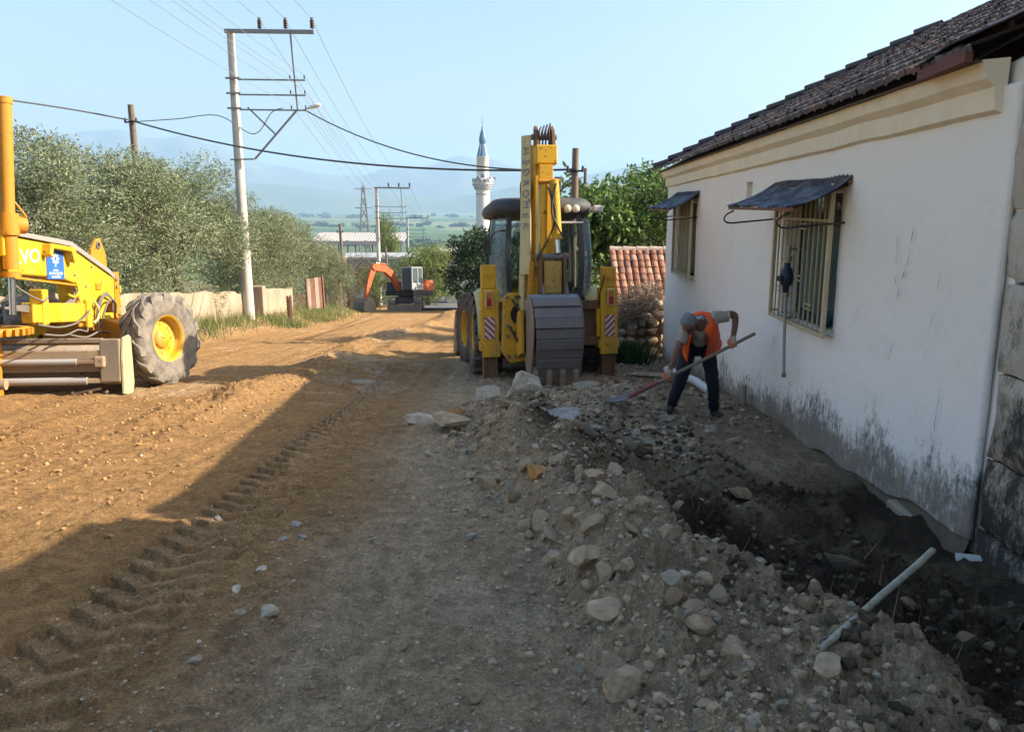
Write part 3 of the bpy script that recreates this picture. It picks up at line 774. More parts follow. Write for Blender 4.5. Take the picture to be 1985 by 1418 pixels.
c = mixc(t, ramp(t, noise(t, co, 5, 6), [(.45, (0, 0, 0)), (.62, (1, 1, 1))]).outputs[0], (.055, .065, .085), (.17, .19, .22))
c = mixc(t, ramp(t, noise(t, co, 9, 6), [(.60, (0, 0, 0)), (.66, (.8,) * 3)]).outputs[0], c, (.12, .06, .035))
L(t, c, b.inputs['Base Color']); b.inputs['Roughness'].default_value = .5; b.inputs['Metallic'].default_value = .4; M_AWN = m
awning(7.50, 9.72, WX - .57, 1.63, 1.90, True); awning(13.75, 15.75, WX - .55, 1.58, 1.86, False)

# gas pipe with wrapped valve in front of the near window
gp = empty('gas_pipe'); gp.parent = house; gp.location = Vector((WX, 8.6, .5)) - hl
T = Matrix.Translation(-Vector((WX, 8.6, .5)))
def gpart(mb, name, mat):
    me = mb.mesh(name); me.transform(T); return link(name, me, mat, gp)
m = MB(); m.tube([(2.880, 8.62, 1.22), (2.880, 8.62, 1.02)], .026, 10); m.tube(bez([(2.880, 8.61, .74), (2.885, 8.60, .3), (2.9, 8.57, -.17)], 10), .016, 10); gpart(m, 'pipe', m_simple('pipe_grey', (.30, .27, .23), .6))
m = MB(); m.lathe([(.0, -.16), (.03, -.16), (.035, -.10), (.06, -.07), (.075, -.02), (.07, .04), (.05, .09), (.035, .11), (.035, .15), (.0, .16)], 14, Matrix.Translation((2.870, 8.61, .88)) @ Matrix.Rotation(-math.pi / 2, 4, 'Y')); m.cyl((2.870, 8.61, .88), (2.770, 8.56, .87), .03)
gpart(m, 'wrapped_valve', m_simple('blue_plastic_wrap', (.02, .028, .05), .45, 0, .5, 30, .8, 40))
M_BRASS = m_simple('brass_dull', (.25, .2, .14), .5, .4)
for z, r_ in ((1.08, .036), (.70, .03), (-.18, .024)):
    m = MB(); m.cyl((2.88 if z > 0 else 2.9, 8.61 if z > 0 else 8.57, z + .025), (2.88 if z > 0 else 2.9, 8.61 if z > 0 else 8.57, z - .025), r_); gpart(m, 'pipe_fitting', M_BRASS)
m = MB(); m.bar((2.88, 8.62, 1.18), (3.06, 8.62, 1.18), .02, .02); gpart(m, 'pipe_clamp', M_BRASS)
m = MB(); m.bar((2.89, 8.59, .45), (3.06, 8.59, .45), .015, .02); gpart(m, 'pipe_clamp', M_BRASS)

# the old eave line is not level: it drops a little towards the far corner
def tilt(y): return .085 - .021 * (y - 5.3)
_done = set()
for o in list(house.children) + list(roof.children):
    n_ = o.name.split('.')[0]
    if n_ in ('cornice', 'roof', 'drip_board', 'ridge_tile', 'flashing_sheet', 'roof_tiles'):
        for v in o.data.vertices: v.co.z += tilt(v.co.y + hl.y)
    elif n_ == 'roof_tile': o.location.z += tilt(o.location.y + hl.y)

# ------------------------------------------------------------------ older stone building nearest on the right
def m_oldwall():
    m, t, b = nodes('old_stained_wall'); co = coord(t)
    sep = N(t, 'ShaderNodeSeparateXYZ'); L(t, co, sep.inputs[0])
    c = mixc(t, ramp(t, noise(t, co, 1.6, 5), [(.3, (0,) * 3), (.7, (1,) * 3)]).outputs[0], (.44, .35, .27), (.60, .53, .44))
    c = mixc(t, ramp(t, noise(t, co, 5, 6, .7), [(.5, (0,) * 3), (.7, (.5,) * 3)]).outputs[0], c, (.62, .58, .52))
    mp = N(t, 'ShaderNodeMapping'); L(t, co, mp.inputs[0]); mp.inputs['Scale'].default_value = (1.5, 1.5, .8)
    lv = N(t, 'ShaderNodeMapRange'); lv.inputs[1].default_value = -1; lv.inputs[2].default_value = 2.2; lv.inputs[3].default_value = .20; lv.inputs[4].default_value = -.12; L(t, sep.outputs[2], lv.inputs[0])
    s = N(t, 'ShaderNodeMath', operation='ADD'); L(t, noise(t, mp.outputs[0], 3.2, 14, .80), s.inputs[0]); L(t, lv.outputs[0], s.inputs[1])
    f = ramp(t, s.outputs[0], [(.47, (0,) * 3), (.60, (.92,) * 3)]).outputs[0]
    c = mixc(t, f, c, (.035, .031, .028))
    L(t, c, b.inputs['Base Color']); b.inputs['Roughness'].default_value = .95; b.inputs['Specular IOR Level'].default_value = .1
    h = N(t, 'ShaderNodeMath', operation='ADD'); L(t, noise(t, co, 6, 6, .7), h.inputs[0]); L(t, noise(t, co, 30, 6, .7), h.inputs[1]); bump(t, b, h.outputs[0], .7, .03)
    return m
M_OLD = m_oldwall()
old = empty('stone_building', (3.3, 3, Hs(3.2, 3)), (0, 0, 0), 'old stone building with stained crumbling plaster beside the white house, nearest on the right', 'building')
OI = Matrix.Translation(-Vector(old.location))
rnd = random.Random(12)
def gable(y): return float(np.interp(y, [-3, 1.6, 4.3, 5.2], [2.6, 4.15, 3.02, 2.96]))
# coursed blocks, each its own stone, mortar core behind
core = MB(); core.prism([(5.09, -1.6), (5.09, 2.95), (4.3, 3.0), (1.6, 4.12), (-3, 2.5), (-3, -1.6)], 'x', WX + .10, WX + .5)
me = core.mesh('wall_core'); me.transform(OI); link('wall_core', me, m_simple('old_mortar', (.20, .16, .12), 1, 0, .4, 6, .8, 20), old)
def block(y0, y1, z0, z1, x0):
    ny = max(2, int((y1 - y0) / .07)); nz = max(2, int((z1 - z0) / .07)); vs = []; fs = []
    for i in range(ny + 1):
        for k in range(nz + 1):
            y = y0 + (y1 - y0) * i / ny; z = z0 + (z1 - z0) * k / nz
            ed = min(i, ny - i, k, nz - k)
            x = x0 + .030 * mnoise.noise((y * 2.2, z * 2.2, x0)) + .014 * mnoise.noise((y * 9, z * 9, 1)) + (.028 if ed == 0 else 0)
            if ed == 0: y += .014 * mnoise.noise((z * 7, y * 3, 4)); z += .014 * mnoise.noise((y * 7, z, 8))
            vs.append((x, y, z))
    for i in range(ny):
        for k in range(nz): fs.append((i * (nz + 1) + k, i * (nz + 1) + k + 1, (i + 1) * (nz + 1) + k + 1, (i + 1) * (nz + 1) + k))
    m = MB(); m.add(vs, fs, True)
    ring = [i * (nz + 1) for i in range(ny + 1)] + [ny * (nz + 1) + k for k in range(1, nz + 1)] + [i * (nz + 1) + nz for i in range(ny - 1, -1, -1)] + [k for k in range(nz - 1, 0, -1)]
    rv = [vs[i] for i in ring]; nn = len(ring)
    m.add(rv + [(x0 + .16, p[1], p[2]) for p in rv], [(i, (i + 1) % nn, nn + (i + 1) % nn, nn + i) for i in range(nn)])
    me = m.mesh('stone_block'); me.transform(OI); link('stone_block', me, M_OLD, old)
z = -1.5
while z < 5.2:
    hgt = rnd.uniform(.42, .62) if z < 2.2 else rnd.uniform(.24, .34)
    y = 5.09 if z < .7 else 5.20
    while y > -2.6:
        wd = rnd.uniform(.55, .95) if z < 2.2 else rnd.uniform(.3, .5)
        if z + hgt < gable(y - wd / 2) + .10: block(max(y - wd, -2.7) + .012, y - .010, z + .010, z + hgt - .008, WX + .02 + rnd.uniform(-.025, .02))
        y -= wd
    z += hgt
m = MB(); m.prism([(5.07, 2.88), (4.3, 2.94), (1.6, 4.08), (-3, 2.48), (-3, 2.60), (1.6, 4.22), (4.3, 3.06), (5.07, 3.0)], 'x', WX - .03, 8)
me = m.mesh('gable_coping'); me.transform(OI); link('gable_coping', me, M_OLD, old)
m = MB(); m.prism([(5.08, -1.5), (5.08, 2.8), (4.3, 2.9), (1.6, 4.0), (-3, 2.4), (-3, -1.5)], 'x', 7.5, 7.8); m.bb(WX + .5, 7.5, 4.8, 5.07, -1.5, 2.85); me = m.mesh('side_walls'); me.transform(OI); link('side_walls', me, M_OLD, old)
# the broken foot of the corner and a pale stub of pipe in it
# ------------------------------------------------------------------ machines
def wheel(parent, loc, R, W, rimR, nl, lugh, rim_mat, tyre_mat, rot=(0, 0, 0), side=1, slant=.5, hubk=1.0):
    """wheel with axis along local X, outer face towards side*X: tyre (with lugs), rim, hub"""
    wn = empty('wheel', loc, rot); wn.parent = parent
    S = Matrix.Diagonal((side, 1, 1, 1))
    r = R - lugh; h = W / 2
    m = MB()
    prof = [(rimR * .98, -h * .78), (rimR + .04, -h * .86), ((r + rimR) / 2, -h), (r * .93, -h * .97), (r * .985, -h * .80), (r, -h * .4), (r, h * .4), (r * .985, h * .80), (r * .93, h * .97), ((r + rimR) / 2, h), (rimR + .04, h * .86), (rimR * .98, h * .78)]
    m.lathe(prof, 40, S)
    for k in range(nl):
        for sd in (-1, 1):
            a0 = 2 * math.pi * (k + (.5 if sd > 0 else 0)) / nl
            P = []
            for (u, da, rr_) in ((-.04, 0, R), (.5, slant * .55, R), (.97, slant * .8, R * .985), (1.02, slant * .86, r * .93)):
                a = a0 + da * 2 * math.pi / nl * 1.6
                wd = (2 * math.pi * R / nl) * (.19 if u < .8 else .24)
                tdir = Vector((0, -math.sin(a), math.cos(a))); rdir = Vector((0, math.cos(a), math.sin(a)))
                c = rdir * (rr_ - lugh - .015) + Vector((sd * u * h, 0, 0)); top = rdir * rr_ + Vector((sd * u * h, 0, 0))
                P += [c - tdir * wd, c + tdir * wd, top + tdir * wd * .8, top - tdir * wd * .8]
            fs = [(i * 4 + q, i * 4 + (q + 1) % 4, i * 4 + 4 + (q + 1) % 4, i * 4 + 4 + q) for i in range(3) for q in range(4)] + [(3, 2, 1, 0), (12, 13, 14, 15)]
            m.add(P, fs, M=S)
    m.build('tyre', tyre_mat, wn)
    m = MB()
    m.lathe([(rimR + .035, h * .88), (rimR + .03, h * .80), (rimR * .94, h * .78), (rimR * .88, h * .45), (rimR * .86, h * .05), (rimR * .80, 0), (.14 * hubk, h * .02), (.13 * hubk, h * .12)], 32, S)
    m.lathe([(rimR + .035, -h * .88), (rimR * .94, -h * .78), (rimR * .86, -h * .3), (.05, -h * .3)], 32, S)
    m.build('rim', rim_mat, wn)
    m = MB(); m.lathe([(.0, h * .42), (.075 * hubk, h * .40), (.09 * hubk, h * .30), (.13 * hubk, h * .26), (.145 * hubk, h * .02)], 20, S)
    for k in range(8):
        a = 2 * math.pi * k / 8; m.cyl(S @ Vector((h * .02, .21 * hubk * math.cos(a), .21 * hubk * math.sin(a))), S @ Vector((h * .09, .21 * hubk * math.cos(a), .21 * hubk * math.sin(a))), .016, n=6)
    m.build('hub', rim_mat, wn)
    return wn

def mk(parent):
    def P(mb, name, mat, bevel=.008, **k): return mb.build(name, mat, parent, bevel=bevel, **k)
    return P

def cylinder(parent, p0, p1, r, frac=.62, mat=None, rodmat=None):
    """hydraulic ram: barrel from p0, chrome rod to p1"""
    p0, p1 = Vector(p0), Vector(p1); q = p0.lerp(p1, frac)
    m = MB(); m.cyl(p0, q, r, n=14); m.cyl(q - (q - p0).normalized() * .08, q + (q - p0).normalized() * .01, r * 1.18, n=14)
    c = m.build('ram_barrel', mat or M_YEL, parent)
    m = MB(); m.cyl(q, p1, r * .55, n=12); m.build('ram_rod', rodmat or M_CHROME, parent)
    return c

M_STRIPE = None
def m_chevron(name, flip):
    m, t, b = nodes(name); co = coord(t); s = N(t, 'ShaderNodeSeparateXYZ'); L(t, co, s.inputs[0])
    a = N(t, 'ShaderNodeMath', operation='MULTIPLY_ADD'); L(t, s.outputs[0], a.inputs[0]); a.inputs[1].default_value = 1.0 * flip; L(t, s.outputs[2], a.inputs[2])
    md = N(t, 'ShaderNodeMath', operation='PINGPONG'); L(t, a.outputs[0], md.inputs[0]); md.inputs[1].default_value = .052
    f = ramp(t, md.outputs[0], [(.024, (.30, .02, .025)), (.028, (.62, .55, .56))]); L(t, mixc(t, .15, f.outputs[0], (.3, .25, .2)), b.inputs['Base Color']); b.inputs['Roughness'].default_value = .4
    return m

# ------------------------------------------------------------------ backhoe loader seen from behind
def backhoe():
    gz = Hs(.62, 13.1)
    root = empty('backhoe_loader', (.54, 13.15, float(base(13.15)) + .0), (-math.atan(.094), 0, rad(9)), 'yellow backhoe loader parked with its digging arm folded up towards us', 'backhoe loader')
    P = mk(root)
    # stabiliser columns, legs
    for s in (-1, 1):
        col = MB(); x0, x1 = sorted((s * .86, s * 1.16)); zt = 1.92 if s < 0 else 1.86
        col.bb(x0, x1, -.02, .24, .52, 1.52); xa, xb = sorted((s * .90, s * 1.14)); col.bb(xa, xb, .0, .20, 1.52, zt)
        c = P(col, 'stabiliser_column', M_YEL, .02)
        q = MB(); xa, xb = sorted((s * .82, s * 1.18)); q.bb(xa, xb, -.045, .26, .50, .64); q.bb(xa + .03, xb - .03, -.055, .02, .40, .52); q.build('column_collar', M_YEL, c, bevel=.01)
        q = MB(); q.bb(*sorted((s * .90, s * 1.12)), .03, .19, -.06, .52); q.bb(*sorted((s * .89, s * .93)), -.0, .22, -.05, .45); q.bb(*sorted((s * 1.09, s * 1.13)), -.0, .22, -.05, .45); q.build('stabiliser_leg', M_BROWN, c, bevel=.006)
        q = MB(); q.bb(*sorted((s * .80, s * 1.2)), -.10, .32, -.12, -.05); q.build('stabiliser_foot', M_STEEL, c, bevel=.01)
        q = MB(); q.bb(s * 1.03 - .065, s * 1.03 + .065, -.075, -.02, 1.22, 1.50); t_ = q.build('tail_light', M_CREAM, c, bevel=.012)
        q = MB(); q.bb(s * 1.03 - .045, s * 1.03 + .045, -.092, -.074, 1.24, 1.37); q.build('red_lens', M_RED, t_, bevel=.01)
        q = MB(); q.bb(s * 1.03 - .045, s * 1.03 + .045, -.092, -.074, 1.38, 1.48); q.build('amber_lens', M_AMBER, t_, bevel=.01)
        q = MB(); q.bb(-.085, .085, -.004, .004, -.18, .18); o = q.build('warning_board', m_chevron('red_white_stripes', -s), c, bevel=.02); o.location = (s * 1.02, -.028, .88)
        q = MB(); q.cyl((s * 1.02, -.012, zt - .16), (s * 1.02, -.03, zt - .16), .05, n=10); q.cyl((s * 1.02, -.0, zt - .16), (s * 1.02, -.05, zt - .16), .02, n=8); q.build('lifting_eye', M_YEL, c)
    q = MB(); q.tube(bez([(.86, .05, 1.2), (.84, -.03, 1.4), (.90, -.03, 1.6), (.93, 0, 1.72)], 14), .012, 6); P(q, 'hose', M_HOSE, 0)
    # side-shift frame
    q = MB(); q.bb(-.86, .86, .03, .17, 1.16, 1.31); P(q, 'upper_rail', M_BROWN, .008)
    q = MB(); q.bb(-.86, .86, .03, .17, .55, .70); P(q, 'lower_rail', M_BROWN, .008)
    q = MB(); q.bb(.02, .86, .12, .16, .70, 1.16); P(q, 'rear_plate', M_BROWN, .004)
    q = MB(); q.bb(.80, .855, .0, .15, .70, 1.16); P(q, 'frame_rib', M_YEL, .004)
    # swing carriage with its round opening, shifted to the left
    pl = MB(); pl.prism([(-.84, .48), (-.80, 1.38), (-.70, 1.46), (-.18, 1.46), (-.18, .36), (-.70, .30)], 'y', -.14, -.02); c = P(pl, 'swing_carriage', M_YEL, .02)
    q = MB(); q.lathe([(.0, 0), (.17, 0), (.19, .01), (.19, .03)], 18, Matrix.Translation((-.50, -.143, 1.10)) @ Matrix.Rotation(-math.pi / 2, 4, 'Z')); q.build('carriage_opening', M_BLACK, c)
    q = MB(); q.prism([(-.66, .82), (-.40, .84), (-.40, .52), (-.55, .50)], 'y', -.150, -.141); q.build('carriage_opening', M_BLACK, c)
    for (x, z) in ((-.74, 1.38), (-.60, 1.38), (-.53, 1.38), (-.74, .92), (-.74, .75), (-.73, .42), (-.62, .42)):
        q = MB(); q.cyl((x, -.14, z), (x, -.175, z), .03, n=6); q.build('bolt', M_STEEL, c)
    q = MB(); q.bb(-.80, .80, .3, .8, .34, .52); q.bb(-.55, .55, .2, 3.4, .55, .95); P(q, 'chassis', M_BLACK, .02)
    q = MB(); q.tube(bez([(-.36, -.15, .98), (-.42, -.3, .8), (-.50, -.24, .6), (-.45, -.1, .45)], 16), .03, 8); P(q, 'hose', M_HOSE, 0)
    # boom raised: two curved side plates leaning back over the cab
    bl = [(-.16, .42), (-.42, .52), (-.50, 1.0), (-.46, 1.6), (-.30, 2.5), (-.10, 3.4), (.06, 4.05), (.24, 4.08), (.30, 3.9), (.20, 3.2), (.02, 2.3), (-.06, 1.6), (-.06, .9)]  # (y,z)
    bx = -.36
    for s, x in ((-1, -.10), (1, .12)):
        q = MB()
        lean = Matrix.Shear('XZ', 4, (0, 0)) if False else Matrix.Identity(4)
        q.prism(bl, 'x', x - .02, x + .02)
        me = q.mesh('boom_plate')
        for v in me.vertices:
            # flared at the foot, closing to the top, whole boom leaning a little to the right as it rises
            k = (v.co.z - .4) / 3.6; v.co.x = v.co.x * (1.15 - .25 * k) + bx + .17 * k
        o = link('boom_plate', me, M_CREAM if s < 0 else M_YEL, root, bevel=.01)
    q = MB(); n = 20; vs = []
    edge = [bl[1], bl[2], bl[3], bl[4], bl[5], bl[6]]
    for (y, z) in edge:
        k = (z - .4) / 3.6
        for x in (-.085, .105): vs.append((x * (1.15 - .25 * k) + bx + .17 * k, y + .05, z))
    q.add(vs, [(2 * i, 2 * i + 1, 2 * i + 3, 2 * i + 2) for i in range(len(edge) - 1)])
    o = P(q, 'boom_web', M_YEL, 0); o.modifiers.new('s', 'SOLIDIFY').thickness = .02
    q = MB(); q.bb(-.335, -.31, .05, .11, 3.5, 3.9); P(q, 'boom_latch', M_ORY)
    q = MB(); q.bb(-.40, -.30, -.25, -.09, 3.05, 3.35); q.cyl((-.40, -.17, 3.2), (-.28, -.17, 3.2), .09, n=12); P(q, 'boom_lug', M_ORY, .01)
    for pts in ([(-.66, -.16, 1.34), (-.62, -.34, 1.25), (-.50, -.40, 1.05), (-.42, -.36, .8)], [(-.58, -.16, 1.40), (-.52, -.36, 1.36), (-.40, -.44, 1.2), (-.36, -.40, .95)], [(-.70, -.16, .9), (-.66, -.30, .78), (-.56, -.34, .62), (-.46, -.3, .5)], [(.10, -.12, 1.25), (.0, -.24, 1.1), (-.16, -.26, .9), (-.24, -.2, .66)]):
        q = MB(); q.tube(bez(pts, 16), .02, 7); P(q, 'supply_hose', M_HOSE, 0)
    q = MB(); q.tube(bez([(-.62, .42, 2.5), (-.86, .3, 2.46), (-.98, .3, 2.3)], 10), .014, 6); mr_ = P(q, 'mirror_arm', M_BLACK, 0)
    q = MB(); q.bb(-1.06, -.93, .27, .30, 2.08, 2.34); q.build('mirror', M_BLACK, mr_, bevel=.015)
    q = MB(); q.tube(bez([(.02, .43, 2.36), (.10, .42, 2.05), (.22, .42, 1.75)], 8), .01, 5); P(q, 'wiper', M_BLACK, 0)
    # foot of the boom
    q = MB(); q.prism([(-.62, .50), (-.16, .40), (-.10, .9), (-.30, 1.15), (-.62, 1.2)], 'x', -.50, -.44); q.prism([(-.62, .50), (-.16, .40), (-.10, .9), (-.30, 1.15), (-.62, 1.2)], 'x', -.20, -.14); P(q, 'boom_foot', M_YEL, .01)
    for z in (1.75, 2.2, 2.6, 2.95):
        q = MB(); k = (z - .4) / 3.6; x = -.12 * (1.15 - .25 * k) + bx + .17 * k
        y = np.interp(z, [.52, 1.0, 1.6, 2.5, 3.4], [-.42, -.50, -.46, -.30, -.10]); q.cyl((x - .03, y + .06, z), (x + .0, y + .06, z), .028, n=8); P(q, 'boom_pin', M_YEL, 0)
    # dipper hanging down behind the cab towards us
    q = MB(); pr = [(-.06, 4.02), (-.30, 3.95), (-.46, 3.4), (-.54, 2.3), (-.52, 1.85), (-.30, 1.85), (-.22, 2.4), (-.06, 3.3)]
    q.prism(pr, 'x', -.06, .24); P(q, 'dipper', M_YEL, .02)
    q = MB(); q.prism([(-.06, 3.60), (.28, 3.60), (.28, 3.92), (-.06, 3.92)], 'y', -.62, -.32)
    me = q.mesh('dipper_head'); link('dipper_head', me, M_YEL, root, bevel=.02)
    for (xa, xb) in ((-.05, .0), (.20, .26)):
        q = MB(); q.prism([(-.60, 3.86), (-.30, 3.86), (-.32, 4.22), (-.40, 4.28), (-.52, 4.18)], 'x', xa, xb); P(q, 'pivot_ear', M_BROWN, .01)
    q = MB(); q.cyl((-.10, -.42, 4.08), (.30, -.42, 4.08), .05, n=12); P(q, 'pivot_pin', M_STEEL, 0)
    for i in range(4):
        q = MB(); x = .02 + i * .05; q.tube(bez([(x, -.5, 3.9), (x - .02, -.58, 4.12), (x + .03, -.46, 4.24 + .02 * i), (x + .02, -.2, 4.12), (x, -.05, 3.85)], 20), .013, 6); P(q, 'hose', M_HOSE, 0)
    q = MB(); q.bb(-.02, .20, -.66, -.56, 3.34, 3.58); P(q, 'ram_mount', M_YEL, .01)
    q = MB(); q.cyl((-.04, -.66, 3.30), (.30, -.66, 3.30), .045, n=10); P(q, 'ram_pin', M_ORY, 0)
    cylinder(root, (.21, -.66, 3.32), (.25, -.74, 2.08), .075, .80, M_YEL)
    cylinder(root, (.06, -.62, 3.30), (.03, -.66, 2.0), .055, .97, M_YEL)
    q = MB(); q.bar((-.01, -.60, 3.3), (-.07, -.66, 2.0), .05, .04); P(q, 'dipper_edge', M_CREAM, .005)
    for pts in ([(.10, -.74, 3.2), (.20, -.78, 2.8), (.16, -.80, 2.5), (.02, -.82, 2.2), (-.10, -.78, 1.95)], [(.22, -.76, 3.25), (.14, -.80, 2.8), (.24, -.83, 2.5), (.36, -.82, 2.25), (.36, -.74, 2.15)]):
        q = MB(); q.tube(bez(pts, 24), .016, 7); P(q, 'hose', M_HOSE, 0)
    # bucket linkage
    q = MB(); q.cyl((-.10, -.70, 2.02), (.42, -.70, 2.02), .055, n=12); P(q, 'link_pin', M_STEEL, 0)
    for (xa, xb) in ((-.06, -.01), (.33, .38)):
        q = MB(); q.prism([(-.80, 1.42), (-.62, 1.42), (-.62, 2.06), (-.70, 2.10), (-.78, 2.05)], 'x', xa, xb); P(q, 'link_arm', M_BROWN, .01)
    q = MB(); q.prism([(.02, 1.44), (.31, 1.44), (.31, 1.95), (.02, 1.95)], 'y', -.76, -.60); P(q, 'link_box', m_paint('worn_yellow', (.46, .29, .06), (.16, .09, .05), .9, .7), .02)
    q = MB(); q.bar((-.16, -.70, 1.95), (-.21, -.68, 1.35), .05, .07); P(q, 'bucket_link', M_ORY, .01)
    # bucket: curved back of stacked plates, side cheeks, teeth
    br = empty('bucket'); br.parent = root
    prof = [(-.80, 1.44), (-.97, 1.37), (-1.10, 1.24), (-1.19, 1.08), (-1.23, .92), (-1.22, .76), (-1.17, .60), (-1.10, .45), (-1.02, .30), (-.96, .14)]
    xs = (-.22, .52)
    for i in range(len(prof) - 1):
        (y0, z0), (y1, z1) = prof[i], prof[i + 1]
        q = MB(); w0 = .030 * (i % 2)
        d = Vector((0, y1 - y0, z1 - z0)); nrm = Vector((0, -d.z, d.y)).normalized()
        if nrm.y > 0: nrm = -nrm
        a, b_ = Vector((0, y0, z0)), Vector((0, y1, z1)); off = nrm * w0; th = -nrm * .03
        g = d * .03
        vs = [Vector((x, 0, 0)) + p for x in (xs[0] + .006 * i, xs[1] + .004) for p in (a + off + g, b_ + off - g, b_ + th - g, a + th + g)]
        q.add(vs, [(0, 1, 2, 3), (7, 6, 5, 4), (0, 4, 5, 1), (1, 5, 6, 2), (2, 6, 7, 3), (3, 7, 4, 0)])
        q.build('bucket_plate', M_BLUEST if i < 1 else M_STEEL, br, bevel=.006)
    inner = [(y + .03, z) for (y, z) in prof]
    q = MB(); poly = prof + [(-.55, .22), (-.30, .75), (-.42, 1.30)]
    q.prism(poly, 'x', xs[0] - .03, xs[0] - .005); q.build('bucket_cheek', M_GREYST, br, bevel=.005)
    q = MB(); q.prism(poly, 'x', xs[1] + .008, xs[1] + .03); q.build('bucket_cheek', M_STEEL, br, bevel=.005)
    for i in range(4):
        x = xs[0] + .05 + i * (xs[1] - xs[0] - .10) / 3
        q = MB(); q.prism([(-1.00, .34), (-1.045, .22), (-1.0, -.02), (-.96, -.02), (-.93, .20), (-.94, .34)], 'x', x - .045, x + .045)
        q.build('bucket_tooth', M_GREYST, br, bevel=.012)
    q = MB(); q.prism([(-.88, 1.38), (-.62, 1.38), (-.66, 1.58), (-.76, 1.60)], 'x', -.02, .02); q.prism([(-.88, 1.38), (-.62, 1.38), (-.66, 1.58), (-.76, 1.60)], 'x', .36, .40); q.build('bucket_ear', M_STEEL, br, bevel=.01)
    # scrawled marking on the top plate
    q = MB(); rr = random.Random(2); x = .02
    pts = []
    for i in range(26): pts.append((x + i * .0165, -.915 - .03 * 0 - (i % 2) * .022 * rr.random() - .025, 1.365 - (i % 2) * .022 * rr.random() * .8 - .005))
    q.tube(pts, .004, 4); q.build('chalk_scrawl', M_BLACK, br)
    # wheels
    wheel(root, (-.99, 1.02, .74), .76, .50, .40, 15, .055, M_YEL, M_RUBBER, side=-1)
    wheel(root, (.99, 1.02, .74), .76, .50, .40, 15, .055, M_YEL, M_RUBBER, side=1)
    wheel(root, (-.98, 3.15, .70), .72, .46, .38, 15, .055, M_YEL, M_RUBBER, rot=(0, 0, rad(7)), side=-1)
    wheel(root, (.98, 3.15, .70), .72, .46, .38, 15, .055, M_YEL, M_RUBBER, rot=(0, 0, rad(7)), side=1)
    q = MB(); q.cyl((-.8, 1.02, .74), (.8, 1.02, .74), .16); P(q, 'rear_axle', M_BLACK, 0)
    q = MB(); q.cyl((-.8, 3.15, .70), (.8, 3.15, .70), .13); P(q, 'front_axle', M_BLACK, 0)
    # fenders, bonnet
    for s in (-1, 1):
        vs = []; n = 14
        for i in range(n + 1):
            a = rad(-4 + 172 * i / n); y = 1.02 - .90 * math.cos(a); z = .80 + .86 * math.sin(a) * .86
            for xx in (.70, 1.0, 1.20): vs.append((s * xx, y, z - (.06 if xx > 1.1 else 0)))
        q = MB(); q.add(vs, [(i * 3 + k, i * 3 + k + 1, i * 3 + k + 4, i * 3 + k + 3) for i in range(n) for k in range(2)], True)
        o = P(q, 'fender', M_CREAM, 0); o.modifiers.new('s', 'SOLIDIFY').thickness = .03
    q = MB(); q.prism([(1.9, .95), (3.9, .95), (3.9, 1.45), (3.5, 1.62), (1.9, 1.70)], 'x', -.48, .48); P(q, 'bonnet', M_YEL, .06)
    # cab
    cab = empty('cab'); cab.parent = root
    def CP(mb, name, mat, bevel=.012): return mb.build(name, mat, cab, bevel=bevel)
    z0, z1 = 1.30, 2.72
    q = MB(); q.bb(-.62, .62, .42, 1.86, 1.02, 1.34); CP(q, 'cab_floor', M_DGREY, .02)
    def pillar(pts, w_, name='pillar'):
        q = MB(); q.tube(bez(pts, 12), w_, 4, smooth=False); CP(q, name, M_DGREY, .01)
    for s in (-1, 1):
        pillar([(s * .60, .45, 1.30), (s * .64, .40, 2.0), (s * .60, .44, 2.76)], .062, 'rear_pillar')
        pillar([(s * .84, .82, 1.34), (s * .88, .84, 2.0), (s * .80, .88, 2.76)], .045, 'middle_pillar')
        pillar([(s * .80, 1.84, 1.30), (s * .82, 1.86, 2.0), (s * .74, 1.74, 2.76)], .045, 'front_pillar')
        # curved rear quarter glass
        vs = []; n = 8
        for i in range(n + 1):
            t_ = i / n
            for k in range(7):
                u = k / 6; zz = 1.36 + u * 1.34; bulge = .05 * math.sin(u * math.pi)
                x = .62 + (.24) * math.sin(t_ * math.pi / 2) + bulge; y = .44 + .40 * (1 - math.cos(t_ * math.pi / 2))
                vs.append((s * x, y, zz))
        q = MB(); q.add(vs, [(i * 7 + k, i * 7 + k + 1, i * 7 + k + 8, i * 7 + k + 7) for i in range(n) for k in range(6)], True); CP(q, 'quarter_glass', M_GLASSL, 0)
        q = MB(); q.add([(s * .85, .88, 1.36), (s * .82, 1.80, 1.34), (s * .77, 1.74, 2.70), (s * .82, .90, 2.70)], [(0, 1, 2, 3)]); CP(q, 'side_glass', M_GLASS, 0)
    q = MB(); q.add([(-.76, 1.86, 1.5), (.76, 1.86, 1.5), (.72, 1.76, 2.70), (-.72, 1.76, 2.70)], [(0, 1, 2, 3)]); CP(q, 'windscreen', M_GLASS, 0)
    q = MB(); q.bb(.18, .58, .40, .46, 1.02, 1.46); CP(q, 'cab_rear_panel', M_DGREY, .01)
    q = MB(); q.bb(-.58, -.2, .40, .46, 1.02, 1.40); CP(q, 'cab_rear_panel', M_DGREY, .01)
    q = MB(); q.add([(-.54, .44, 2.40), (.54, .44, 2.40), (.56, .02, 2.60), (-.56, .02, 2.60)], [(0, 1, 2, 3)]); CP(q, 'raised_rear_window', M_GLASSL, 0)
    q = MB(); q.bar((-.56, .02, 2.60), (.58, .02, 2.60), .02, .03); CP(q, 'window_rail', m_simple('pale_rail', (.6, .6, .6), .4), .004)
    # roof with rounded corners
    vs = []; n = 28; rings = [(.86, 2.70), (.98, 2.72), (1.02, 2.80), (.99, 2.90), (.90, 2.97), (.6, 3.0)]
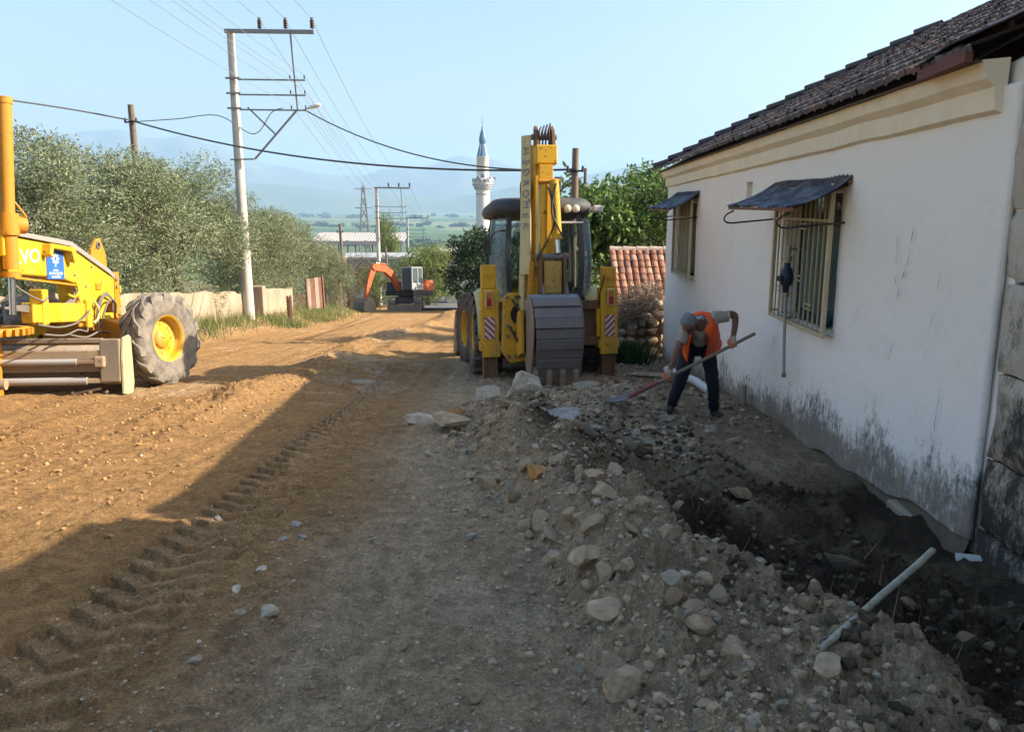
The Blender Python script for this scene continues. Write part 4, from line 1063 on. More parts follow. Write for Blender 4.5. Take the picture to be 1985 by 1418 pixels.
    for (k, zz) in rings:
        for i in range(n):
            a = 2 * math.pi * i / n; cx = math.copysign(abs(math.cos(a)) ** .45, math.cos(a)); cy_ = math.copysign(abs(math.sin(a)) ** .45, math.sin(a))
            vs.append((cx * .90 * k - .03, 1.12 + cy_ * .92 * k, zz + .06))
    q = MB(); q.add(vs, [(r * n + i, r * n + (i + 1) % n, (r + 1) * n + (i + 1) % n, (r + 1) * n + i) for r in range(len(rings) - 1) for i in range(n)], True); q.add(vs[-n:], [tuple(range(n))]); q.add(vs[:n], [tuple(range(n))[::-1]])
    rf = CP(q, 'roof', M_DGREY, 0)
    for x in (-.36, .36, .50):
        q = MB(); q.lathe([(.0, .0), (.05, .005), (.065, .02), (.07, .06)], 14, Matrix.Translation((x, .17, 2.84)) @ Matrix.Rotation(math.pi / 2, 4, 'Z')); q.build('work_lamp', M_LENS, rf)
    q = MB(); q.bb(.80, .98, .2, .34, 2.78, 2.9); q.build('roof_marker', m_simple('pale_grey_plastic', (.45, .45, .45), .5), rf, bevel=.03)
    q = MB(); q.bb(-.24, .24, 1.0, 1.45, 1.34, 1.50); q.bb(-.24, .24, .98, 1.08, 1.5, 2.05); CP(q, 'driver_seat', M_BLACK, .05)
    q = MB(); q.bb(.25, .5, .55, .85, 1.3, 1.62); q.cyl((.36, .6, 1.6), (.36, .58, 1.95), .015); CP(q, 'control_console', M_BLACK, .02)
    q = MB(); q.bb(-.93, -.78, .66, .70, 2.30, 2.38); CP(q, 'door_handle', M_BLACK, .01)
    q = MB(); q.cyl((-.68, .42, 2.66), (-.66, .38, 2.60), .03, n=8); CP(q, 'side_lamp', M_LENS, 0)
    # loader arms and front bucket, glimpsed past the left wheels
    for s in (-1, 1):
        q = MB(); q.prism([(2.0, 1.5), (2.3, 1.6), (3.4, 1.35), (4.5, .55), (4.4, .38), (3.3, 1.05), (2.1, 1.3)], 'x', s * .66 - .05, s * .66 + .05); P(q, 'loader_arm', M_YEL, .02)
        cylinder(root, (s * .66, 2.6, 1.0), (s * .66, 4.3, .55), .05, .6)
    fb = empty('loader_bucket'); fb.parent = root
    lp = [(4.45, .95), (4.35, .5), (4.5, .12), (4.8, .03), (5.5, .03), (5.2, .6), (4.75, 1.02)]
    q = MB(); q.prism(lp, 'x', -1.22, -1.18); q.build('bucket_cheek', M_GREYST, fb, bevel=.005)
    q = MB(); q.prism(lp, 'x', 1.18, 1.22); q.build('bucket_cheek', M_GREYST, fb, bevel=.005)
    q = MB(); vs = [(x, y, z) for (y, z) in lp[:5] for x in (-1.2, 1.2)]; q.add(vs, [(2 * i, 2 * i + 1, 2 * i + 3, 2 * i + 2) for i in range(4)]); o = q.build('bucket_shell', M_GREYST, fb); o.modifiers.new('s', 'SOLIDIFY').thickness = .03
    for x in (-1.05, -.85, -.4):
        q = MB(); q.bb(x - .02, x + .02, 4.28, 4.36, .25, .92); q.build('bucket_rib', M_GREYST, fb, bevel=.005)
    q = MB(); q.cyl((-1.0, 4.3, .5), (-1.0, 4.15, .95), .05, n=10); q.build('bucket_ram', M_CREAM, fb)
    # maker's name on the left boom plate, read from the foot upwards
    st_ = MB(); vs = []
    for z in np.linspace(1.75, 3.95, 12):
        xx = -.50 + .085 * (z - 1.75) / 2.2; yy = float(np.interp(z, [1.6, 2.5, 3.4, 4.05], [-.60, -.48, -.34, -.24]))
        vs += [(xx - .065, yy + .075, z), (xx + .065, yy - .045, z)]
    st_.add(vs, [(2 * i, 2 * i + 1, 2 * i + 3, 2 * i + 2) for i in range(11)]); o = P(st_, 'boom_cheek', M_CREAM, 0); o.modifiers.new('s', 'SOLIDIFY').thickness = .02
    kx = lambda z: (-.121) * (1.15 - .25 * (z - .4) / 3.6) + bx + .17 * (z - .4) / 3.6
    word = 'HİDROMEK'
    for i, ch in enumerate(word):
        z = 3.70 - i * .17; xx = -.50 + .085 * (z - 1.75) / 2.2; y = float(np.interp(z, [1.6, 2.5, 3.4, 4.05], [-.60, -.48, -.34, -.24])) + .015
        Mx = Matrix.Translation((xx - .012, y - .018, z)) @ Matrix.Rotation(rad(-42.7), 4, 'Z') @ Matrix.Rotation(math.pi / 2, 4, 'X') @ Matrix.Rotation(-math.pi / 2, 4, 'Z')
        text_part(ch, .17, M_LETTER, root, Mx, 'boom_lettering')
    # the arm stands over to the left of the machine
    arm = {'boom_plate', 'boom_web', 'boom_latch', 'boom_lug', 'boom_foot', 'boom_pin', 'dipper', 'dipper_head', 'pivot_ear', 'pivot_pin', 'ram_mount', 'ram_pin', 'ram_barrel', 'ram_rod', 'dipper_edge', 'link_pin', 'link_arm', 'link_box', 'bucket_link', 'bucket_plate', 'bucket_cheek', 'bucket_tooth', 'bucket_ear', 'chalk_scrawl', 'hose'}
    for o in list(root.children) + list(br.children):
        n_ = o.name.split('.')[0]
        if n_ in arm and not (n_ in ('ram_barrel', 'ram_rod') and o.data.vertices[0].co.y > 1) and not (n_ == 'hose' and o.data.vertices[0].co.y > -.2 and o.data.vertices[0].co.z < 2):
            sh_ = -.10 if n_ in ('boom_latch', 'boom_lug', 'boom_plate', 'boom_web', 'boom_pin', 'boom_foot') else -.26
            for v in o.data.vertices:
                v.co.x += sh_
                if v.co.z > 2: v.co.z = 2 + (v.co.z - 2) * .91
    return root
M_BLUEST = m_paint('bare_blue_steel', (.20, .23, .28), (.25, .2, .15), .35, .2, .45, 6)
M_GLASSL = m_glass('pale_glass', (.72, .86, .88), .08, .45, (.26, .36, .40))
M_LETTER = m_simple('grey_lettering', (.20, .21, .23), .6)
backhoe()

# ------------------------------------------------------------------ motor grader on the left
def grader():
    root = empty('motor_grader', (-6.75, 12.6, float(base(12.6))), (-math.atan(.094), 0, rad(-2)), 'bright yellow motor grader working along the street, its big dusty front wheel towards us', 'motor grader')
    P = mk(root)
    # front axle and wheels (x right, y forward, origin under the front axle)
    wheel(root, (1.0, 0, .72), .74, .39, .38, 14, .028, M_YELR, M_RUBBERD, rot=(0, rad(-3), rad(-13)), side=1, slant=.8, hubk=1.1)
    wheel(root, (-1.04, 0, .72), .74, .46, .37, 13, .05, M_YELB, M_RUBBERD, rot=(0, rad(-3), rad(-13)), side=-1, slant=.65, hubk=1.1)
    q = MB(); q.prism([(-.85, .55), (.85, .55), (.80, .85), (.25, 1.02), (-.25, 1.02), (-.80, .85)], 'y', -.16, .16); P(q, 'front_axle', M_ORY, .02)
    q = MB(); q.bar((.75, .25, .75), (-.75, .25, .75), .06, .07); P(q, 'tie_rod', M_BROWN)
    # gooseneck frame: head plate over the axle, box beam rising to the rear
    headp = [(.22, .98), (.26, 1.72), (.0, 1.78), (-.65, 2.02), (-.85, 1.86), (-.74, 1.50), (-.68, 1.12), (-.55, 1.0)]
    q = MB(); q.prism([(.20, 1.68), (.02, 1.74), (-.95, 2.12), (-1.20, 2.14), (-3.6, 2.30), (-3.6, 1.78), (-1.25, 1.68), (-.82, 1.58), (-.80, 1.38), (-.62, .96), (-.35, .94), (-.05, 1.25), (.20, 1.30)], 'x', -.17, .17); beam = P(q, 'gooseneck', M_YELB, .03)
    q = MB(); q.prism([(.23, 1.66), (.03, 1.765), (-.95, 2.145), (-1.20, 2.165), (-3.6, 2.33), (-3.6, 2.38), (-1.2, 2.235), (-.92, 2.21), (.05, 1.83), (.25, 1.72)], 'x', -.175, .175); P(q, 'beam_cover', m_simple('grey_anti_slip', (.26, .25, .24), .9, 0, .2, 30), .004)
    q = MB(); q.bb(-.13, .175, .20, .34, 1.0, 1.78); P(q, 'head_plate', M_ORY, .01)
    q = MB(); q.prism([(.20, 1.78), (-.28, 1.86), (-.24, 2.12), (-.08, 2.30), (.02, 2.31), (.16, 2.08)], 'x', .02, .07); fp = P(q, 'lifting_plate', M_ORY, .01)
    q = MB(); q.lathe([(.035, 0), (.06, 0), (.06, .02), (.035, .02)], 14, Matrix.Translation((.068, -.06, 2.20)), closed=True); q.build('eyelet', M_STEEL, fp)
    q = MB(); q.cyl((.072, -.06, 2.20), (.074, -.06, 2.20), .034, n=12); q.build('eyelet_hole', M_BLACK, fp)
    for z in (1.66, 1.54):
        q = MB(); q.cyl((.17, .24, z), (.20, .24, z), .028, n=10); P(q, 'bolt', M_GREYST, 0)
    for z in (1.50, 1.28, 1.08):
        q = MB(); q.bb(.12, .19, .32, .37, z - .06, z + .06); P(q, 'hinge', M_YELB, .01)
    q = MB(); q.bb(-.3, .16, -.45, .28, .86, .97); P(q, 'axle_saddle', M_ORY, .01)
    q = MB(); q.bb(.02, .19, -.15, .10, 1.02, 1.13); q.bb(.05, .2, -.30, -.19, 1.04, 1.16); P(q, 'valve_block', M_YELB, .01)
    for k, pts in enumerate(([(.21, -.42, .92), (.25, -.42, 1.20), (.24, -.25, 1.40), (.23, -.02, 1.36), (.2, .05, 1.15)], [(.23, -.36, .90), (.28, -.36, 1.12), (.27, -.15, 1.34), (.24, .08, 1.28), (.2, .15, 1.12)], [(.2, -.45, 1.0), (.24, -.40, 1.3), (.24, -.2, 1.44), (.22, .1, 1.30)], [(.2, -1.2, .86), (.3, -.9, .80), (.28, -.5, .86), (.25, -.2, .82), (.2, .1, .78)])):
        q = MB(); q.tube(bez(pts, 20), .015, 7); P(q, 'hose', M_GREYHOSE, 0)
    for i in range(4):
        q = MB(); o_ = i * .03; q.tube(bez([(.1, -.75, 1.62 - o_), (.16, -.95, 1.40 - o_), (.16, -1.4, 1.24 - o_), (.14, -1.9, 1.30 - o_), (.1, -2.4, 1.28)], 18), .016, 7); P(q, 'hose', M_GREYHOSE, 0)
    q = MB(); q.tube(bez([(.18, -.88, 1.62), (.2, -.86, 1.48), (.2, -.98, 1.40), (.18, -1.1, 1.44)], 12), .02, 8); P(q, 'hose_guide', M_YELB, 0)
    for pts in ([(.18, -.55, 1.28), (.26, -.75, 1.15), (.28, -1.1, 1.02), (.26, -1.5, .98), (.22, -1.9, 1.04)], [(.16, -.62, .98), (.26, -.8, .88), (.30, -1.1, .92), (.28, -1.4, .86), (.24, -1.8, .9)], [(.2, -1.62, 1.42), (.26, -1.8, 1.36), (.27, -2.1, 1.44), (.2, -2.35, 1.6)], [(.1, .2, 1.15), (.24, .3, 1.05), (.3, .22, .9), (.36, .1, .8)]):
        q = MB(); q.tube(bez(pts, 18), .014, 7); P(q, 'hose', M_GREYHOSE, 0)
    for (y_, z_) in ((-.62, 1.55), (-.45, 1.85), (-.2, 1.60), (-.05, 1.45), (-.50, 1.10), (-2.6, 1.86), (-2.6, 2.2), (-.9, 1.72)):
        q = MB(); q.cyl((.168, y_, z_), (.186, y_, z_), .017, n=6); P(q, 'bolt', M_STEEL, 0)
    q = MB(); q.bb(.168, .19, -.36, -.22, 1.50, 1.60); P(q, 'hatch_plate', M_ORY, .004)
    q = MB(); q.bar((.175, -.84, 1.57), (.175, -2.9, 1.73), .02, .03); P(q, 'hose_rail', M_ORY, .003)
    # lamp hood over the plate sign
    q = MB(); q.prism([(-1.04, 2.12), (-1.62, 2.155), (-1.66, 2.0), (-1.60, 1.96), (-1.56, 2.09), (-1.14, 2.06), (-1.08, 1.90), (-1.0, 1.92)], 'x', .165, .30); P(q, 'sign_hood', M_YELB, .012)
    q = MB(); q.bb(.172, .18, -1.56, -1.16, 1.66, 2.08); sg = P(q, 'sign_plate', m_simple('blue_sign', (.03, .13, .52), .4, 0, .1), .003)
    SM = lambda y, z: Matrix.Translation((.1805, y, z)) @ Matrix(((0, 0, 1, 0), (1, 0, 0, 0), (0, 1, 0, 0), (0, 0, 0, 1)))
    for (s_, z, tx) in ((.036, 1.80, 'T.C.'), (.042, 1.745, 'AYDIN'), (.052, 1.70, 'BÜYÜKŞEHİR'), (.042, 1.65, 'BELEDİYESİ')):
        text_part(tx, s_, M_WHITE, sg, SM(-1.36, z + .04), 'sign_lettering', .001, .95 if len(tx) < 8 else 1.0)
    q = MB(); cy_, cz_ = -1.36, 1.95
    for k in range(8):
        a = 2 * math.pi * k / 8; q.box((.182, cy_ + .062 * math.cos(a), cz_ + .062 * math.sin(a)), (.002, .045, .028), rot=(a, 0, 0))
    q.lathe([(.028, 0), (.044, 0), (.044, .002), (.028, .002)], 20, Matrix.Translation((.182, cy_, cz_)), closed=True)
    q.build('sign_emblem', M_WHITE, sg)
    text_part('VOLVO', .26, m_simple('silver_lettering', (.56, .52, .44), .4), beam, Matrix.Translation((.1715, -2.18, 1.94)) @ Matrix.Rotation(rad(4), 4, 'X') @ Matrix(((0, 0, 1, 0), (1, 0, 0, 0), (0, 1, 0, 0), (0, 0, 0, 1))), 'beam_lettering', .003, 1.15, .006)
    # drawbar and circle
    q = MB(); q.prism([(-.60, 1.02), (-.60, 1.30), (-.72, 1.30), (-1.95, 1.34), (-1.95, 1.06)], 'x', .02, .20); P(q, 'drawbar', M_YELB, .02)
    q = MB(); q.bb(.0, .24, -.72, -.58, .92, 1.36); P(q, 'drawbar_collar', M_YELB, .03)
    q = MB(); q.bb(.02, .22, -1.76, -1.62, 1.02, 1.52); P(q, 'drawbar_bracket', M_YELB, .02)
    q = MB(); q.bb(-.12, .15, -.80, -.35, .94, 1.34); P(q, 'ball_housing', M_ORY, .02)
    q = MB(); q.tube(bez([(.22, -.5, 1.32), (.24, -.42, 1.2), (.24, -.46, 1.05), (.22, -.56, 1.0)], 12), .02, 8); P(q, 'hose_guide', M_CREAM, 0)
    cx, cyy, cz = -.25, -2.55, .98
    q = MB(); q.lathe([(.52, -.05), (.66, -.05), (.66, .05), (.52, .05)], 40, Matrix.Translation((cx, cyy, cz)) @ Matrix.Rotation(-math.pi / 2, 4, 'Y'), closed=True)
    for k in range(36):
        a = 2 * math.pi * k / 36; q.box((cx + .68 * math.cos(a), cyy + .68 * math.sin(a), cz), (.05, .05, .08), rot=(0, 0, a))
    P(q, 'circle_gear', M_ORY, 0)
    # blade with slide rails, ends and rams (turned so that its right end leads)
    bl = empty('blade', (.30, -1.30, -.10), (0, 0, rad(13))); bl.parent = root
    n = 12; vs = []
    for i in range(n + 1):
        a = rad(-52 + 100 * i / n); y = .25 - .42 * math.cos(a) + .42 * .5; z = .46 + .52 * math.sin(a) * .86
        for x in (-2.9, .70): vs.append((x, y + .06, z))
    q = MB(); q.add(vs, [(2 * i, 2 * i + 1, 2 * i + 3, 2 * i + 2) for i in range(n)], True); o = q.build('moldboard', M_GREYST, bl); o.modifiers.new('s', 'SOLIDIFY').thickness = .025
    q = MB(); q.bb(-2.9, .72, .20, .235, .06, .24); q.build('cutting_edge', M_BROWN, bl, bevel=.005)
    q = MB(); q.prism([(-.12, .10), (.30, .04), (.40, .20), (.32, .90), (.22, .94), (-.04, .92), (-.12, .6)], 'x', .70, .735); q.build('blade_end_plate', M_CREAM, bl, bevel=.006)
    q = MB(); q.prism([(-.14, .28), (.05, .22), (.05, .90), (-.14, .90)], 'x', .42, .69); q.build('blade_end_block', M_GREYST, bl, bevel=.015)
    q = MB(); q.bar((-2.4, -.09, .88), (.46, -.09, .88), .10, .07); q.build('slide_rail', M_GREYST, bl, bevel=.012)
    q = MB(); q.bar((-2.4, -.10, .66), (.45, -.10, .66), .06, .16); q.build('slide_rail', M_DUST, bl, bevel=.012)
    q = MB(); q.bar((-2.4, -.02, .48), (.44, -.02, .48), .04, .12); q.build('slide_rail', M_DUST, bl, bevel=.012)
    q = MB(); q.cyl((-1.4, -.15, .58), (.12, -.15, .58), .045); q.build('ram_barrel', m_paint('silver_ram', (.42, .41, .42), (.36, .28, .2), .5, 0, .3), bl)
    q = MB(); q.cyl((.12, -.15, .58), (.40, -.15, .58), .032); q.build('ram_rod', M_CHROME, bl)
    q = MB(); q.bb(.36, .50, -.22, -.10, .50, .66); q.build('ram_eye', M_DUST, bl, bevel=.02)
    q = MB(); q.cyl((-1.5, -.12, .30), (.24, -.12, .30), .055); q.build('slide_tube', m_paint('silver_tube', (.42, .41, .42), (.36, .28, .2), .5, 0, .3), bl)
    q = MB(); q.bar((.20, -.12, .30), (.52, -.10, .30), .05, .07); q.build('tube_end', M_DUST, bl, bevel=.01)
    q = MB(); q.bar((.0, -.05, .10), (.40, -.05, .18), .03, .04); q.build('edge_rib', M_DUST, bl, bevel=.005)
    for x in (.02, .26, .48):
        q = MB(); q.cyl((x, -.06, .13), (x, -.10, .13), .022, n=8); q.build('bolt', M_GREYST, bl)
    # blade hanger arm, tilt ram, lift ram standing tall
    q = MB(); q.prism([(-.30, .02), (-.12, .0), (-.16, .30), (-.10, .80), (-.16, 1.0), (-.30, .98), (-.28, .5)], 'x', -.92, -.86); q.build('hanger_arm', M_ORY, bl, bevel=.01)
    q = MB(); q.prism([(-.42, 0.04), (-.20, .02), (-.16, .9), (-.20, 1.34), (-.34, 1.34), (-.36, .7)], 'x', -1.32, -1.24); q.build('hanger_arm', M_CREAM, bl, bevel=.01)
    q = MB(); q.cyl((-.98, -.34, 1.30), (-.98, -.34, .72), .085, n=16); q.cyl((-.98, -.34, .78), (-.98, -.34, .66), .105, n=16); q.build('ram_barrel', M_YELB, bl)
    q = MB(); q.cyl((-.98, -.34, .68), (-.98, -.34, .30), .042, n=12); q.build('ram_rod', M_CHROME, bl)
    q = MB(); q.cyl((-1.02, -.40, .30), (-.72, -.40, .30), .075, n=12); q.build('ram_pin', M_DUST, bl)
    q = MB(); q.bb(-1.15, -.82, -.46, -.24, 1.24, 1.44); q.build('ram_trunnion', M_DUST, bl, bevel=.02)
    q = MB(); q.prism([(-1.35, .95), (-1.35, 1.16), (-2.9, .70), (-2.9, .38)], 'y', -.32, -.22); q.build('blade_arm', M_YELB, bl, bevel=.01)
    q = MB(); q.bb(-2.9, -1.30, -.30, -.12, .28, .48); q.build('blade_carrier', M_GREYST, bl, bevel=.01)
    q = MB(); q.tube(bez([(-2.4, -.36, 1.02), (-1.6, -.42, 1.02), (-1.05, -.46, 1.0), (-.98, -.48, .82), (-1.02, -.44, .7)], 20), .022, 8); q.build('hose', M_GREYHOSE, bl)
    # upright lift ram at the frame edge
    x, y = .27, -2.45; z_ = .22
    q = MB(); q.cyl((x, y, 2.48), (x + .03, y + .03, 3.93), .082, n=18); q.cyl((x + .03, y + .03, 3.87), (x + .03, y + .03, 3.95), .09, n=18); P(q, 'lift_ram_barrel', M_ORY, 0)
    q = MB(); q.cyl((x, y, 2.22), (x, y, 2.50), .125, n=18); q.cyl((x, y + .02, 2.36), (x + .10, y + .17, 2.36), .115, n=14); P(q, 'lift_ram_yoke', M_ORY, .01)
    for k in range(6):
        a = k * math.pi / 3; q = MB(); c_ = Vector((x + .105, y + .175, 2.36)); q.cyl(c_ + Vector((.0, .08 * math.cos(a), .08 * math.sin(a))), c_ + Vector((.014, .01 + .08 * math.cos(a), .08 * math.sin(a))), .012, n=6); P(q, 'bolt', M_STEEL, 0)
    q = MB(); q.cyl((x, y, 2.24), (x, y, 1.78), .095, n=16); q.cyl((x, y, 1.76), (x, y, 1.68), .11, n=16); P(q, 'lift_ram_sleeve', M_ORY, 0)
    q = MB(); q.cyl((x, y, 1.70), (x, y - .02, 1.2), .042, n=12); P(q, 'lift_ram_rod', M_CHROME, 0)
    q = MB(); q.tube(bez([(x - .05, y - .08, 3.9), (x - .07, y - .1, 3.5), (x - .07, y - .06, 2.9), (x + .10, y + .05, 2.60), (x + .16, y + .12, 2.46)], 24), .014, 6); P(q, 'lift_ram_hose', M_ORY, 0)
    q = MB(); q.bb(-.3, x, y - .12, y + .12, 1.95, 2.26); P(q, 'saddle', M_YELB, .02)
    # rear of the machine, just out of the picture
    q = MB(); q.bb(-.75, .75, -5.2, -3.7, 1.0, 1.6); q.bb(-.55, .55, -7.6, -5.2, 1.0, 2.1); P(q, 'rear_frame', M_YELB, .04)
    cb = empty('cab'); cb.parent = root
    q = MB(); q.bb(-.78, .78, -5.15, -3.65, 3.08, 3.22); q.build('roof', M_YELB, cb, bevel=.05)
    for (x_, y_) in ((-.7, -3.75), (.7, -3.75), (-.7, -5.05), (.7, -5.05), (.7, -4.35), (-.7, -4.35)):
        q = MB(); q.bb(x_ - .045, x_ + .045, y_ - .045, y_ + .045, 1.6, 3.1); q.build('pillar', M_BLACK, cb, bevel=.01)
    for s in (-1, 1):
        q = MB(); q.bb(s * .70 - .006, s * .70 + .006, -5.0, -3.8, 1.95, 3.06); q.build('side_glass', M_GLASS, cb)
        q = MB(); q.bb(s * .70 - .02, s * .70 + .02, -5.0, -3.8, 1.6, 1.95); q.build('door_panel', M_YELB, cb, bevel=.01)
    q = MB(); q.bb(-.66, .66, -3.756, -3.744, 1.8, 3.06); q.build('windscreen', M_GLASS, cb)
    q = MB(); q.bb(-.66, .66, -5.056, -5.044, 1.8, 3.06); q.build('rear_window', M_GLASS, cb)
    q = MB(); q.bb(-.25, .25, -4.9, -4.4, 1.6, 2.1); q.bb(-.25, .25, -4.95, -4.82, 2.1, 2.7); q.build('driver_seat', M_BLACK, cb, bevel=.05)
    for y_ in (-5.6, -7.1):
        for s in (-1, 1): wheel(root, (s * 1.04, y_, .70), .72, .42, .37, 13, .05, M_YELB, M_RUBBERD, side=s)
M_YELR = m_paint('dusty_yellow_rim', (.60, .35, .01), (.42, .30, .16), .75, .6, .6)
M_GREYHOSE = m_simple('dusty_hose', (.16, .14, .125), .7, 0, .2)
M_DUST = m_paint('dust_caked_steel', (.34, .255, .17), (.42, .31, .19), .85, .4, .7)
grader()

# ------------------------------------------------------------------ orange wheeled excavator down the street
def excavator():
    X, Y = -7.85, 55.5
    root = empty('wheeled_excavator', (X, Y, Hs(X, Y) + .02), (rad(5.5), 0, rad(184)), 'orange wheeled excavator with its arm reaching out to a bucket on the ground', 'excavator'); root.scale = (.92, .92, .92)
    # local: +y is the machine's front (towards us), x to its left in the picture is +x
    P = mk(root)
    for y in (1.25, -1.45):
        for s in (-1, 1):
            wheel(root, (s * .95, y, .5), .52, .55, .28, 14, .03, M_GREYST, M_RUBBERD, side=s)
    q = MB(); q.bb(-.45, .45, -2.0, 1.9, .55, .95); P(q, 'undercarriage', M_BLACK, .03)
    q = MB(); q.bb(-1.25, 1.25, 1.98, 2.10, .0, .48); bd = P(q, 'dozer_blade', M_GREYST, .01)
    for s in (-1, 1):
        q = MB(); q.bar((s * .35, 1.2, .75), (s * .45, 2.0, .4), .12, .14); P(q, 'blade_arm', M_STEEL)
        q = MB(); q.bar((s * 1.1, -2.2, .3), (s * 1.15, -2.6, .05), .3, .3); P(q, 'outrigger', M_GREYST)
    q = MB(); q.cyl((0, 0, .95), (0, 0, 1.12), .6, n=24); P(q, 'slew_ring', M_BLACK, 0)
    up = empty('upper_structure', (0, 0, 1.12), (0, 0, rad(-26))); up.parent = root
    q = MB(); q.bb(-1.22, 1.22, -2.1, 1.0, 0, .35); q.build('deck', M_BLACK, up, bevel=.03)
    q = MB(); q.prism([(-1.2, .3), (-1.2, 1.15), (1.2, 1.15), (1.2, .3)], 'y', -2.25, -.95); q.build('engine_housing', M_ORANGE, up, bevel=.10)
    q = MB(); q.bb(.35, 1.2, -1.0, .9, .35, 1.05); q.build('side_box', M_DGREY, up, bevel=.05)
    q = MB(); q.bb(-1.2, -.35, -1.0, .05, .35, .95); q.build('tool_box', M_ORANGE, up, bevel=.05)
    q = MB()
    cabc = empty('cab', (-.78, .45, .35)); cabc.parent = up
    q = MB(); q.bb(-.45, .45, -.8, .78, 0, .12); q.build('cab_floor', M_BLACK, cabc, bevel=.03)
    q = MB(); q.bb(-.46, .46, -.82, .8, 1.68, 1.78); q.build('cab_roof', m_simple('grey_cab', (.32, .33, .34), .5), cabc, bevel=.03)
    for (x, y) in ((-.42, .74), (.42, .74), (-.42, -.78), (.42, -.78), (-.43, -.1), (.43, -.1)):
        q = MB(); q.bb(x - .04, x + .04, y - .05, y + .05, .1, 1.7); q.build('cab_pillar', m_simple('grey_cab_post', (.34, .35, .36), .5), cabc, bevel=.01)
    q = MB(); q.bb(-.38, .38, .74, .755, .12, 1.68); q.build('windscreen', M_GLASSD, cabc)
    for s in (-1, 1): 
        q = MB(); q.bb(s * .43 - .006, s * .43 + .006, -.72, .68, .6, 1.66); q.build('side_glass', M_GLASSD, cabc)
        q = MB(); q.bb(s * .43 - .02, s * .43 + .02, -.76, .70, .1, .6); q.build('door_panel', m_simple('grey_door', (.36, .36, .36), .5), cabc)
    q = MB(); q.bb(-.25, .25, -.4, .1, .12, .6); q.bb(-.25, .25, -.45, -.3, .5, 1.2); q.build('driver_seat', M_BLACK, cabc, bevel=.04)
    # boom, stick, bucket in the plane turned towards the left of the picture
    ar = empty('arm', (.10, .70, .35), (0, 0, rad(-22))); ar.parent = up; ar.scale = (1, .88, .93)
    def plate(pts, name, mat, w_=.16, bev=.03):
        q = MB(); q.prism(pts, 'x', -w_, w_); return q.build(name, mat, ar, bevel=bev)
    plate([(-.15, -.1), (.2, -.15), (.95, 1.0), (1.65, 1.48), (2.75, 1.62), (3.0, 1.9), (2.85, 2.12), (2.55, 2.14), (1.45, 1.98), (.75, 1.55), (.0, .35)], 'boom', M_ORANGE, .19)
    plate([(2.60, 1.70), (2.80, 1.55), (3.05, 1.75), (3.35, 1.0), (3.75, -.55), (3.60, -.62), (3.45, -.55), (2.85, 1.0), (2.35, 2.05), (2.5, 2.2)], 'stick', M_ORANGE, .14)
    cylinder(ar, (-.02, .55, -.1), (-.02, 1.35, 1.15), .075, .6, M_BLACK)
    cylinder(ar, (.0, 1.45, 2.1), (.0, 2.45, 2.22), .07, .6, M_ORANGE)
    cylinder(ar, (.0, 2.75, 1.75), (.0, 3.5, .05), .06, .6, M_ORANGE)
    q = MB(); q.tube(bez([(.1, .6, 1.5), (.1, 1.4, 2.15), (.1, 2.3, 2.35), (.1, 2.7, 2.0)], 20), .03, 6); q.build('hose', M_HOSE, ar)
    bk = [(3.35, -.52), (3.95, -.52), (4.28, -.85), (4.32, -1.4), (4.15, -1.62), (3.2, -1.6), (3.1, -1.2)]
    q = MB(); q.prism(bk, 'x', -.72, -.69); q.build('bucket_cheek', M_GREYST, ar, bevel=.01)
    q = MB(); q.prism(bk, 'x', .69, .72); q.build('bucket_cheek', M_GREYST, ar, bevel=.01)
    for i in range(1, 5):
        (y0, z0), (y1, z1) = bk[i - 1], bk[i]
        q = MB(); q.bar((0, y0, z0), (0, y1, z1), 1.40, .05, up=(0, -(z1 - z0), y1 - y0)); q.build('bucket_plate', M_GREYST, ar, bevel=.005)
excavator()
# ------------------------------------------------------------------ vegetation
def leaf_cloud(rng, centres, radii, n, ll, lw, cols, droop=0.0, sprig=0, shell=.55, bright=None):
    """many small folded leaves spread through clumps; returns V,F(quads),col"""
    centres = np.array(centres); radii = np.array(radii)
    wts = (radii ** 2).prod(axis=1) if radii.ndim > 1 and False else (radii[:, 0] * radii[:, 1] + radii[:, 2] * radii[:, 0])
    idx = rng.choice(len(centres), n, p=wts / wts.sum())
    d = rng.normal(size=(n, 3)); d /= np.linalg.norm(d, axis=1)[:, None]
    r = shell + (1 - shell) * rng.random(n) ** .6
    r = np.where(rng.random(n) < .14, rng.random(n), r) * (1 + .12 * rng.normal(size=n))
    P = centres[idx] + d * radii[idx] * r[:, None]
    # leaf direction: outwards and random
    a = d * .8 + rng.normal(size=(n, 3)) * .75; a[:, 2] += .25 - droop; a /= np.linalg.norm(a, axis=1)[:, None]
    if sprig:
        k = rng.integers(0, sprig, n); base_i = (np.arange(n) // sprig) * sprig
        P = P[base_i] + a[base_i] * (k * ll * .55)[:, None] + rng.normal(size=(n, 3)) * ll * .18
        a = a[base_i] * .75 + rng.normal(size=(n, 3)) * .55; a /= np.linalg.norm(a, axis=1)[:, None]
    b = np.cross(a, rng.normal(size=(n, 3))); b /= np.linalg.norm(b, axis=1)[:, None]
    nn = np.cross(a, b)
    L_ = ll * (.5 + 1.0 * rng.random(n))[:, None]; W_ = lw * (.7 + .6 * rng.random(n))[:, None]
    V = np.stack([P, P + a * L_ * .5 + b * W_ * .5 + nn * W_ * .15, P + a * L_, P + a * L_ * .5 - b * W_ * .5 + nn * W_ * .15], 1).reshape(-1, 3)
    F = np.arange(4 * n).reshape(-1, 4)
    cols = np.array(cols); tint = .72 + .56 * rng.random(len(centres)); c = cols[rng.integers(0, len(cols), n)] * (.75 + .5 * rng.random(n))[:, None] * tint[idx][:, None]
    return V, F, np.repeat(c, 4, 0)
